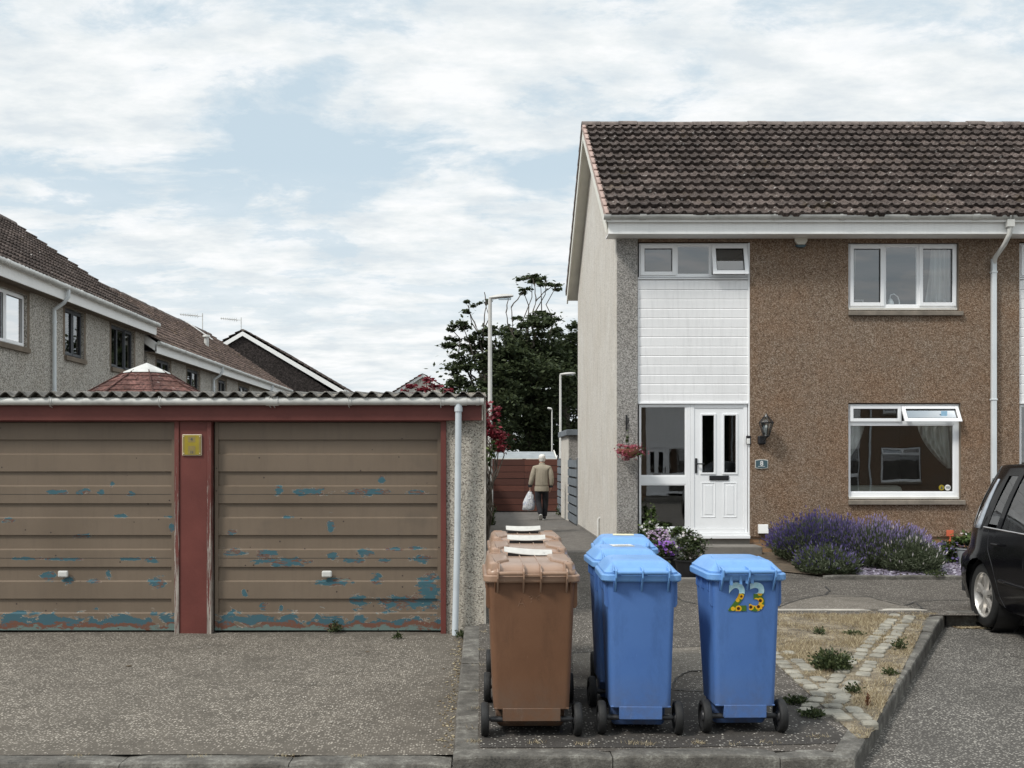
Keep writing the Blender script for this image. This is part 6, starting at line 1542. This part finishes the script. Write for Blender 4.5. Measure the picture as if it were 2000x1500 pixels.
def flowery(name, label, c, rad, n, size, leaf, flower, nf, fs, seed, cat='plant', group=None, pot=None):
    rnd = random.Random(seed); c = Vector(c); gz_ = c.z; r = thing(name, tuple(c), label, cat, group)
    hz = 0
    if pot:
        rr, hh, mt = pot; mb = MB(); mb.lathe(c, [(rr*.75, 0), (rr, hh*.93), (rr*1.08, hh*.94), (rr*1.08, hh), (rr*.92, hh), (rr*.9, hh*.8)], 20); mb.build('pot', mt, r, True); hz = hh
        mb = MB(); mb.lathe(c, [(rr*.89, hh*.82), (0.001, hh*.84)], 16, cap=False); mb.build('compost', 'soil', r)
    lm = MB(); ctr = c+Vector((0, 0, hz+rad[2]*.75)); leaf_cloud(lm, ctr, rad, n, size, rnd, .1); sm = MB()
    for _ in range(7): limb(sm, c+Vector((rnd.uniform(-.2, .2)*rad[0], rnd.uniform(-.2, .2)*rad[1], hz*.8)), ctr+Vector((rnd.uniform(-.8, .8)*rad[0], rnd.uniform(-.8, .8)*rad[1], rnd.uniform(-.2, .7)*rad[2])), .008, .003, rnd, .1, 4)
    sm.build('stems', 'bark', r); lm.build('foliage', leaf, r)
    if flower:
        fm = MB()
        for _ in range(nf):
            while True:
                p = Vector((rnd.uniform(-1, 1), rnd.uniform(-1, 1), rnd.uniform(-.7, 1)))
                if .72 < p.length < 1.08: break
            p = ctr+Vector((p.x*rad[0], p.y*rad[1], p.z*rad[2])); a0 = rnd.uniform(0, 6)
            nrm = Vector((rnd.gauss(0, .5), rnd.gauss(-.6, .4), rnd.gauss(.7, .3))).normalized(); u = nrm.orthogonal().normalized(); w = nrm.cross(u); av = rnd.random(); s2_ = fs*rnd.uniform(.7, 1.2)
            for q in range(5):
                a = a0+2*pi*q/5; d1 = u*cos(a-.5)+w*sin(a-.5); d2_ = u*cos(a)+w*sin(a); d3_ = u*cos(a+.5)+w*sin(a+.5)
                fm.add([p, p+d1*s2_*.7+nrm*s2_*.2, p+d2_*s2_+nrm*s2_*.25, p+d3_*s2_*.7+nrm*s2_*.2], [(0, 1, 2, 3)], av)
        fm.build('flowers', flower, r)
    return r
Yp = 15.7; fp = lambda px, Y: (px-VX)*Y/F
GP = 'potted and bedding plants by the front door'
flowery('flowering_plant', 'bushy plant with small white flowers in a black tub, left of the door step', (fp(1347, 13.72), 13.72, ground(13.72)), (.19, .19, .20), 2300, .04, 'weedleaf', 'whiteflower', 48, .022, 51, 'plant', GP, (.19, .26, 'black'))
flowery('flowering_plant', 'mound of bright purple flowers in a low tub between the bins', (fp(1303, 14.3), 14.3, ground(14.3)), (.18, .15, .12), 1200, .04, 'weedleaf', 'purpleflower', 120, .022, 52, 'plant', GP, (.2, .24, 'black'))
flowery('flowering_plant', 'trailing plant with pale pink and white flowers under the sidelight', (fp(1286, 15.2), 15.2, ground(15.2)), (.20, .17, .17), 1300, .04, 'weedleaf', 'lilacflower', 150, .022, 53, 'plant', GP, (.2, .22, 'terracotta'))
flowery('flowering_plant', 'upper clump of white flowers in front of the sidelight frame', (fp(1270, 16.3), 16.3, ground(16.3)), (.15, .14, .14), 700, .045, 'greenleaf', 'whiteflower', 55, .020, 54, 'plant', GP, (.16, .3, 'black'))
flowery('shrub', 'tall thin leafy shrub standing in front of the sidelight glass', (fp(1272, 16.55), 16.55, ground(16.5)), (.10, .10, .33), 700, .06, 'greenleaf', None, 0, 0, 55, 'plant', GP, (.13, .22, 'black'))
flowery('shrub', 'small leafy shrub at the foot of the sidelight, right of the tall one', (fp(1296, 16.5), 16.5, ground(16.5)), (.12, .11, .17), 500, .05, 'greenleaf', None, 0, 0, 56, 'plant', GP, (.13, .2, 'black'))
flowery('pot_plant', 'square grey planter with low green plants by the door', (fp(1323, 16.4), 16.4, ground(16.4)), (.15, .12, .10), 600, .04, 'greenleaf', None, 0, 0, 57, 'plant', GP, (.14, .32, 'felt'))
flowery('flowering_plant', 'dark plant with lilac flowers at the right end of the lavender', (fp(1858, 15.4), 15.4, ground(15.4)), (.26, .22, .19), 1700, .05, 'greenleaf', 'lavflower', 170, .022, 58, 'plant', 'plants at the right of the bed')
flowery('pot_plant', 'leafy plant in a grey pot beside the car tail', (fp(1893, 15.2), 15.2, ground(15.2)), (.17, .16, .13), 700, .06, 'greenleaf', 'whiteflower', 14, .02, 59, 'plant', 'plants at the right of the bed', (.17, .25, 'felt'))
# slate chips and bed edging
def edg(px, py): return gp(px, py)
stone_run('bed_edging', (edg(1632, 1141).x, 13.72), (9.5, 13.72), .10, .10, lambda Y: ground(Y)+.05, .9, seed=12, jit=.008)
stone_run('bed_edging', (2.3, 13.40), (2.95, 13.40), .10, .12, lambda Y: ground(Y)+.06, .6, seed=13, mat='conc')
mb = MB(); mb.add([(4.6, 13.83, ground(13.8)+.02), (9.5, 13.83, ground(13.8)+.02), (9.5, 16.9, ground(16.9)+.012), (3.9, 16.9, ground(16.9)+.012), (3.9, 14.6, ground(14.6)+.014)], [(0, 1, 2, 3, 4)]); tag(mb.build('flower_bed', 'soil'), kind='structure')
mb = MB(); rn = random.Random(9)
for _ in range(5200):
    x_, y_ = rn.uniform(4.9, 8.0), rn.uniform(13.86, 16.7); p = Vector((x_, y_, ground(y_)+.03)); a = rn.uniform(0, 6.3); l, w = rn.uniform(.02, .05), rn.uniform(.012, .03)
    u = Vector((cos(a), sin(a), rn.uniform(-.35, .35)))*l; v = Vector((-sin(a), cos(a), rn.uniform(-.35, .35)))*w
    mb.prism([p-u, p-v*.9, p+u*.9, p+v], (0, 0, .006), rn.random())
tag(mb.build('slate_chippings', 'slatechip'), 'loose purple-grey slate chippings in the bed by the car', 'slate chippings', kind='stuff')
def weed(label, c, rr, hh, n, seed, leaf='weedleaf', size=.028, name='weed', group='weeds in the verge and along the walls'):
    rnd = random.Random(seed); mb = MB(); c = Vector(c)
    for _ in range(n):
        a = rnd.uniform(0, 2*pi); q = rnd.random()**.6; tip = c+Vector((cos(a)*rr*q, sin(a)*rr*q, hh*rnd.uniform(.15, 1)*(1-.4*q))); b_ = c+Vector((cos(a)*rr*q*.3, sin(a)*rr*q*.3, 0)); p = b_.lerp(tip, rnd.uniform(.3, 1))
        d_ = ((tip-b_).normalized()+Vector((rnd.gauss(0, .6), rnd.gauss(0, .6), rnd.gauss(0, .4)))).normalized()*size*rnd.uniform(.6, 1.3); sd = d_.cross(Vector((rnd.gauss(0, 1), rnd.gauss(0, 1), .4))).normalized()*size*.28
        mb.add([p, p+d_*.5+sd, p+d_, p+d_*.5-sd], [(0, 1, 2, 3)], rnd.random())
    for _ in range(6):
        a = rnd.uniform(0, 2*pi); q = rnd.random(); mb.tube([c, c+Vector((cos(a)*rr*q*.8, sin(a)*rr*q*.8, hh*.8*(1-.3*q)))], .002, 3, a=.1)
    o = mb.build(name, leaf); return tag(o, label, 'weed', group)
w0 = gp(1625, 1310); w0.z += .01
weed('largest green weed clump in the middle of the dry verge', w0, .17, .19, 1500, 61, size=.03)
weed('low green weed patch at the back of the verge', gp(1668, 1240), .11, .035, 220, 62)
weed('small upright weed at the left of the verge near the back', gp(1600, 1240), .06, .10, 90, 63)
weed('weeds growing in the setts near bin 23', gp(1555, 1375), .08, .06, 240, 64)
weed('weeds between the setts beside the lone bin, lower tuft', gp(1585, 1400), .08, .06, 240, 65)
weed('spindly weed in the setts along the right leg of the verge', gp(1758, 1270), .07, .14, 120, 66)
weed('second spindly weed lower down the right leg of the verge', gp(1740, 1320), .06, .08, 90, 67)
weed('rusty brown dock stalk standing near the tip of the verge', gp(1695, 1380), .02, .12, 90, 68, 'dockleaf', .014)
weed('weed in the setts just above the tip of the verge', gp(1668, 1355), .07, .10, 110, 69)
weed('green tuft at the foot of the bed edging by the car', (fp(1828, 13.78), 13.78, ground(13.7)+.04), .16, .12, 220, 70)
weed('weed growing at the foot of the right garage door', (gx(655), YG-.02, .01), .07, .13, 160, 71)
weed('small weed on the driveway near the downpipe', (gx(782), YG-.35, 0), .04, .07, 70, 72)
weed('weeds behind the foot of the downpipe', (gx(905), YG-.3, .0), .08, .1, 150, 73)
weed('green weeds at the right edge of the path end', (fp(1103, 29.5), 29.5, .16), .25, .35, 300, 74, size=.07)
weed('weeds along the dark fence at the left of the path', (fp(957, 24), 24, .2), .10, .5, 260, 75, size=.07)
weed('weed at the left foot of the red fence', (.25, 30.6, .15), .2, .35, 260, 76, size=.07)
# dry grass of the verge
mb = MB(); rn = random.Random(5); xs2 = [p[0] for p in poly]; ys2 = [p[1] for p in poly]
def blade(p, h_, w_, a_, lean=.6):
    d_ = Vector((rn.gauss(0, lean), rn.gauss(0, lean), 1)).normalized()*h_; ang = rn.uniform(0, pi); sd = Vector((cos(ang), sin(ang), 0))*w_
    mb.add([p-sd, p+sd, p+d_+Vector((0, 0, -h_*.12))], [(0, 1, 2)], a_)
cnt = 0
while cnt < 26000:
    x_, y_ = rn.uniform(min(xs2), max(xs2)), rn.uniform(min(ys2), max(ys2))
    if not inpoly(x_, y_, poly): continue
    dens = .5+.5*sin(x_*5.1+1.3*sin(y_*4.3))*sin(y_*3.7+sin(x_*6)); near = min((x_-a)**2+(y_-b)**2 for a, b in setts) if setts else 1
    if near < .0065 and rn.random() < .93: continue
    if rn.random() > .08+.92*dens**1.3: continue
    blade(Vector((x_, y_, ground(y_)+.004)), rn.uniform(.015, .06)*(.5+dens*.7), .003, clamp(rn.gauss(.5, .25), 0, 1), .9); cnt += 1
tag(mb.build('dry_grass', 'straw'), 'dry straw-coloured grass filling the triangular verge', 'dry grass', kind='stuff')
mb = MB()      # tufts in kerb joints
def tuft(px, py, n, h_=.04, sp=.03, z_=None, Y=None):
    c = gp(px, py) if Y is None else Vector((fp(px, Y), Y, z_))
    for _ in range(n): blade(c+Vector((rn.gauss(0, sp), rn.gauss(0, sp*.6), .004)), rn.uniform(.3, 1)*h_, .002, clamp(rn.gauss(.55, .25), 0, 1), .9)
for (px, py, n) in ((925, 1450, 60), (922, 1425, 20), (930, 1385, 26), (933, 1350, 18), (940, 1300, 18), (938, 1270, 22), (945, 1235, 25), (1050, 1452, 40), (1140, 1455, 45), (1240, 1453, 50), (1270, 1455, 40), (1365, 1453, 60), (1440, 1455, 20), (1500, 1452, 25), (1600, 1440, 40), (1000, 1300, 4), (1380, 1195, 50), (1370, 1185, 40), (1820, 1200, 120), (1790, 1198, 60), (1760, 1199, 50), (1700, 1196, 30), (1630, 1200, 40), (1550, 1198, 30)): tuft(px, py, n)
for px in (390, 700, 150, 560): tuft(px, 0, 40, .03, .03, -.085, 6.42)
tag(mb.build('dry_grass', 'straw'), 'dry grass tufts rooted in the kerb and pavement joints', 'dry grass', kind='stuff')
# litter
def litter(label, c, s_, mt, seed, name='dead_leaf'):
    rnd = random.Random(seed); mb = MB(); c = Vector(c); rg = []
    for z_, k in ((0, .8), (.35, 1), (.6, .6)): rg.append([c+Vector((cos(a)*s_*k*rnd.uniform(.7, 1.2), sin(a)*s_*k*.8*rnd.uniform(.7, 1.2), z_*s_*.6)) for a in [2*pi*q/7 for q in range(7)]])
    mb.loft(rg); tag(mb.build(name, mt), label, name.replace('_', ' '), 'litter on the driveway')
litter('dark curled leaf on the driveway in front of the red post', (fp(252, 8.95), 8.95, -.03), .028, 'soil', 1)
litter('dark leaf on the driveway towards the downpipe', (fp(718, 9.55), 9.55, -.018), .022, 'soil', 2)
mb = MB(); mb.add([(.0, 0, 0)]*0, [])
mb = MB()
for _ in range(260):
    t_ = rn.random(); Y = lerp(6.6, 10.4, t_); x_ = XL-.01-abs(rn.gauss(0, .05)); p = Vector((x_, Y, apz(Y)+.006)); l = rn.uniform(.004, .014); a = rn.uniform(0, 6)
    u = Vector((cos(a), sin(a), rn.uniform(-.3, .3)))*l; v = Vector((-sin(a), cos(a), rn.uniform(-.3, .3)))*l*.6; mb.prism([p-u, p-v, p+u, p+v], (0, 0, .003), rn.random())
for _ in range(240):
    p = gp(rn.uniform(1845, 1888), 1212); p = Vector((rn.uniform(4.86, 5.2), rn.uniform(10.95, 11.1), road(11)+.006)); l = rn.uniform(.008, .02); a = rn.uniform(0, 6)
    u = Vector((cos(a), sin(a), rn.uniform(-.3, .3)))*l; v = Vector((-sin(a), cos(a), rn.uniform(-.3, .3)))*l*.6; mb.prism([p-u, p-v, p+u, p+v], (0, 0, .003), rn.random())
tag(mb.build('leaf_litter', 'straw'), 'scraps of dead leaf gathered along the kerb', 'leaf litter', kind='stuff')
mb = MB()     # pale stones that have come loose from the surface
for _ in range(700):
    if rn.random() < .65: p = gp(rn.uniform(950, 1640), rn.uniform(1180, 1450))
    else: Y = rn.uniform(6.7, 10.3); p = Vector((rn.uniform(-2.6, -.2), Y, apz(Y)+.004))
    l = rn.uniform(.003, .008); rr = [p+Vector((cos(a)*l*rn.uniform(.7, 1.2), sin(a)*l*rn.uniform(.7, 1.2), 0)) for a in [2*pi*q/5 for q in range(5)]]; mb.prism(rr, (0, 0, l*.7), rn.random())
tag(mb.build('loose_chippings', 'conclight'), 'pale loose chippings scattered over the pavement', 'chippings', kind='stuff')
# hanging basket
bxk, bzk = fp(1228, YW-.28), H-(884-VY)*(YW-.28)/F
r = thing('hanging_basket', (bxk, YW-.28, bzk), 'hanging basket of pink flowers on a bracket by the grey corner pier', 'hanging basket')
mb = MB(); mb.lathe((bxk, YW-.28, bzk-.08), [(.03, 0), (.10, .03), (.15, .09), (.165, .14), (.15, .14)], 18); mb.build('bowl', 'terracotta', r, True)
mb = MB(); zt2 = H-(826-VY)*(YW-.28)/F
for q in range(3):
    a = 2*pi*q/3+.4; mb.tube([(bxk+cos(a)*.15, YW-.28+sin(a)*.15, bzk+.06), (bxk, YW-.28, zt2-.02)], .0025, 4)
mb.build('chain', 'black', r)
mb = MB(); mb.box(fp(1223, YW)-.01, fp(1223, YW)+.01, YW-.03, YW-.008, H-(841-VY)*YW/F, H-(811-VY)*YW/F); mb.tube([(fp(1223, YW), YW-.02, H-(820-VY)*YW/F), (fp(1225, YW), YW-.15, H-(818-VY)*YW/F), (bxk, YW-.28, zt2)], .007, 6); mb.tube([(fp(1223, YW), YW-.02, H-(836-VY)*YW/F), (fp(1225, YW), YW-.15, H-(820-VY)*YW/F)], .006, 6); mb.build('bracket', 'black', r)
rnd = random.Random(3); lm, fm = MB(), MB(); leaf_cloud(lm, (bxk, YW-.28, bzk+.03), (.18, .16, .10), 420, .04, rnd, .1); leaf_cloud(lm, (bxk-.02, YW-.28, bzk+.22), (.05, .05, .10), 90, .035, rnd, .1)
leaf_cloud(fm, (bxk, YW-.28, bzk+.05), (.20, .18, .09), 900, .035, rnd, .5); leaf_cloud(fm, (bxk, YW-.28, bzk-.03), (.15, .15, .10), 420, .035, rnd, .5)
lm.build('foliage', 'greenleaf', r); fm.build('flowers', 'pinkflower', r)

# ---------------------------------------------------------------- walking man
Ym = 26.7; gm_ = ground(Ym); xm_ = (1058-VX)*Ym/F
man = thing('person', (xm_, Ym, gm_), 'elderly person walking away in a beige jacket, dark trousers and pale cap, carrying a bag', 'person')
def skin(name, nodes, edges, mat, parent, sub=2):
    me = bpy.data.meshes.new(name); bm = bmesh.new(); ly_ = bm.verts.layers.skin.verify()
    vs = []
    for (x_, y_, z_, rx, ry) in nodes:
        v = bm.verts.new((x_+xm_, y_+Ym, z_+gm_)); v[ly_].radius = (rx, ry); vs.append(v)
    vs[0][ly_].use_root = True
    for a, b in edges: bm.edges.new((vs[a], vs[b]))
    bm.to_mesh(me); bm.free(); me.materials.append(M[mat]); o = bpy.data.objects.new(name, me); COL.objects.link(o)
    o.modifiers.new('skin', 'SKIN'); sb = o.modifiers.new('sub', 'SUBSURF'); sb.levels = sb.render_levels = sub
    for p in me.polygons: p.use_smooth = True
    par(o, parent); return o
# x right, y away. Left arm (x<0) carries the bag. Left leg trails with heel up.
nod = [(0, 0, .80, .13, .10), (0, .01, .98, .13, .10), (0, .03, 1.16, .15, .11), (.01, .06, 1.30, .10, .09), (.012, .09, 1.385, .048, .05), (.015, .11, 1.45, .062, .075), (.017, .12, 1.53, .072, .088), (.017, .125, 1.575, .055, .07),
       (-.17, .05, 1.28, .055, .055), (-.235, .0, 1.06, .042, .045), (-.285, .02, .84, .033, .033), (-.295, .03, .775, .022, .03),
       (.19, .05, 1.28, .055, .055), (.235, -.01, 1.05, .042, .045), (.225, .03, .83, .033, .033), (.222, .04, .765, .022, .03),
       (-.085, 0, .74, .08, .085), (-.08, .02, .44, .058, .06), (-.035, -.17, .12, .04, .045),
       (.085, 0, .74, .08, .085), (.095, .10, .42, .058, .06), (.075, .12, .09, .04, .045)]
ed = [(0, 1), (1, 2), (2, 3), (3, 4), (4, 5), (5, 6), (6, 7), (3, 8), (8, 9), (9, 10), (10, 11), (3, 12), (12, 13), (13, 14), (14, 15), (0, 16), (16, 17), (17, 18), (0, 19), (19, 20), (20, 21)]
# fingers: five each, curled; thumb from the palm's side
for (hand, sx) in ((11, 1), (15, -1)):
    hx_, hy_, hz_ = nod[hand][:3]
    for k, (dy, ln) in enumerate(((.026, .050), (.010, .058), (-.006, .054), (-.020, .044))):
        i0 = len(nod); nod += [(hx_+sx*.006, hy_+dy, hz_-.030, .0085, .0085), (hx_+sx*.016, hy_+dy, hz_-.030-ln*.55, .008, .008), (hx_+sx*.034, hy_+dy, hz_-.032-ln*.75, .007, .007)]
        ed += [(hand, i0), (i0, i0+1), (i0+1, i0+2)]
    i0 = len(nod); nod += [(hx_+sx*.014, hy_+.035, hz_-.005, .009, .009), (hx_+sx*.026, hy_+.045, hz_-.035, .008, .008)]; ed += [(hand, i0), (i0, i0+1)]
skin('body', nod, ed, 'skin', man)
jn = [(0, 0, .80, .185, .135), (0, .0, .90, .18, .135), (0, .01, 1.05, .18, .14), (0, .03, 1.20, .185, .14), (.01, .055, 1.315, .12, .11), (.012, .08, 1.375, .062, .065),
      (-.165, .045, 1.285, .085, .08), (-.215, .01, 1.14, .075, .072), (-.25, -.005, 1.0, .068, .068), (-.285, .015, .855, .055, .055),
      (.185, .045, 1.285, .085, .08), (.23, .0, 1.14, .075, .072), (.245, -.005, 1.0, .068, .068), (.232, .022, .845, .055, .055)]
skin('jacket', jn, [(0, 1), (1, 2), (2, 3), (3, 4), (4, 5), (4, 6), (6, 7), (7, 8), (8, 9), (4, 10), (10, 11), (11, 12), (12, 13)], 'jacket', man)
for sx_, n_ in ((-1, (-.287, .018, .838)), (1, (.231, .026, .825))):
    mb = MB(); mb.lathe((xm_+n_[0], Ym+n_[1], gm_+n_[2]-.02), [(.042, 0), (.050, .005), (.054, .045), (.045, .05)], 14); mb.build('cuff', 'trousers', man, True)
mb = MB(); mb.loft([[(xm_+cos(2*pi*q/20)*a, Ym+sin(2*pi*q/20)*b, gm_+z_) for q in range(20)] for a, b, z_ in ((.165, .125, .715), (.178, .135, .72), (.182, .138, .80), (.17, .13, .84))]); mb.build('jacket_hem', 'jacket', man, True)
mb = MB(); mb.loft([[(xm_+.012+cos(2*pi*q/16)*a, Ym+.085+dy+sin(2*pi*q/16)*b, gm_+z_) for q in range(16)] for a, b, z_, dy in ((.085, .085, 1.355, 0), (.075, .075, 1.40, .005), (.066, .066, 1.425, .01), (.058, .058, 1.42, .01))]); mb.build('collar', 'jacket', man, True)
tn = [(0, 0, .80, .13, .105), (-.088, .0, .72, .098, .098), (-.085, .02, .45, .078, .08), (-.05, -.11, .24, .07, .072), (-.035, -.16, .125, .062, .066),
      (.088, .0, .72, .098, .098), (.098, .09, .43, .078, .08), (.085, .105, .22, .07, .072), (.075, .115, .075, .066, .07)]
skin('trousers', tn, [(0, 1), (1, 2), (2, 3), (3, 4), (0, 5), (5, 6), (6, 7), (7, 8)], 'trousers', man)
def shoe(cx_, cy_, cz_, tilt):
    R = Matrix.Translation((xm_+cx_, Ym+cy_, gm_+cz_)) @ Matrix.Rotation(radians(tilt), 4, 'X')
    def rg(y_, w_, h_): return [R @ Vector((w_*cos(a), y_, max(0, .001+h_*(.5+.5*sin(a))))) for a in [2*pi*q/12 for q in range(12)]]
    mb = MB(); mb.loft([rg(-.085, .022, .06), rg(-.07, .038, .085), (rg(-.02, .042, .10)), rg(.06, .046, .075), rg(.14, .048, .055), rg(.185, .03, .04), rg(.195, .01, .02)]); o = mb.build('shoe', 'black', man, True)
    mb = MB(); vs = lambda z_, k: [R @ Vector((x_*k, y_, z_)) for x_, y_ in ((-.02, -.09), (.02, -.09), (.042, -.06), (.046, .04), (.05, .13), (.03, .19), (-.03, .19), (-.05, .13), (-.046, .04), (-.042, -.06))]
    mb.loft([vs(-.018, 1), vs(.004, 1.03)]); mb.build('sole', 'gutter', o)
shoe(.075, .13, .02, 0); shoe(-.033, -.15, .085, -48)
# ears, hair, cap
mb = MB()
for s_ in (-1, 1):
    mb.loft([[(xm_+.017+s_*(.070+d_), Ym+.115+cos(a)*.018*k, gm_+1.505+sin(a)*.032*k) for a in [2*pi*q/10 for q in range(10)]] for d_, k in ((-.01, .7), (.012, 1), (.018, .8))])
mb.build('ear', 'skin', man, True)
mb = MB()
mb.box(xm_+.017-.012, xm_+.017+.012, Ym+.205, Ym+.225, gm_+1.485, gm_+1.52); mb.build('nose', 'skin', man, bevel=.008)
mb = MB(); hr_ = lambda z_, k: [(xm_+.017+cos(a)*.074*k, Ym+.108+sin(a)*.088*k, gm_+z_) for a in [pi*(.98)+pi*1.04*q/12 for q in range(13)]]+[(xm_+.017+cos(a)*.05*k, Ym+.108+sin(a)*.06*k, gm_+z_) for a in [pi*(2.02)-pi*1.04*q/12 for q in range(13)]]
mb.loft([hr_(1.455, .9), hr_(1.50, 1.03), hr_(1.545, 1.06)]); mb.build('hair', 'whitehair' if 'whitehair' in M else 'label', man, True)
mb = MB(); mb.loft([[(xm_+.017+cos(a)*.082*k, Ym+.115+sin(a)*.098*k, gm_+z_) for a in [2*pi*q/20 for q in range(20)]] for k, z_ in ((1.0, 1.535), (1.03, 1.55), (1.0, 1.585), (.82, 1.615), (.45, 1.63), (.05, 1.634))]); mb.build('cap', 'cap', man, True)
mb = MB(); mb.loft([[(xm_+.017+cos(a)*.075*k, Ym+.19+sin(a)*.07*k, gm_+z_) for a in [pi*q/12 for q in range(13)]] for k, z_ in ((1.0, 1.535), (1.0, 1.545))]); mb.build('cap_peak', 'cap', man, True)
# carrier bag, hanging from the left hand
r = thing('carrier_bag', (xm_-.29, Ym+.03, gm_+.30), 'crumpled white plastic carrier bag hanging from the left hand', 'bag')
hx_, hy_, hz_ = xm_-.285, Ym+.03, gm_+.735; rb = random.Random(6); rg = []
for (t_, w_, d_) in ((0, .10, .06), (.03, .145, .085), (.2, .155, .095), (.4, .145, .09), (.6, .12, .075), (.75, .095, .055), (.86, .06, .035), (.93, .04, .02)):
    z_ = lerp(gm_+.235, hz_, t_); rg.append([(hx_-.045*(1-t_)+cos(a)*w_*(1+rb.uniform(-.10, .10)), hy_+sin(a)*d_*(1+rb.uniform(-.14, .14)), z_+rb.uniform(-.008, .008)) for a in [2*pi*q/18 for q in range(18)]])
mb = MB(); mb.loft(rg); mb.build('bag', 'carrier', r, 'all')
mb = MB()
for s_ in (-1, 1): mb.tube([(hx_+s_*.03, hy_, hz_-.05), (hx_+s_*.014, hy_, hz_-.01), (hx_, hy_, hz_+.01)], .007, 5)
mb.build('handle', 'carrier', r)
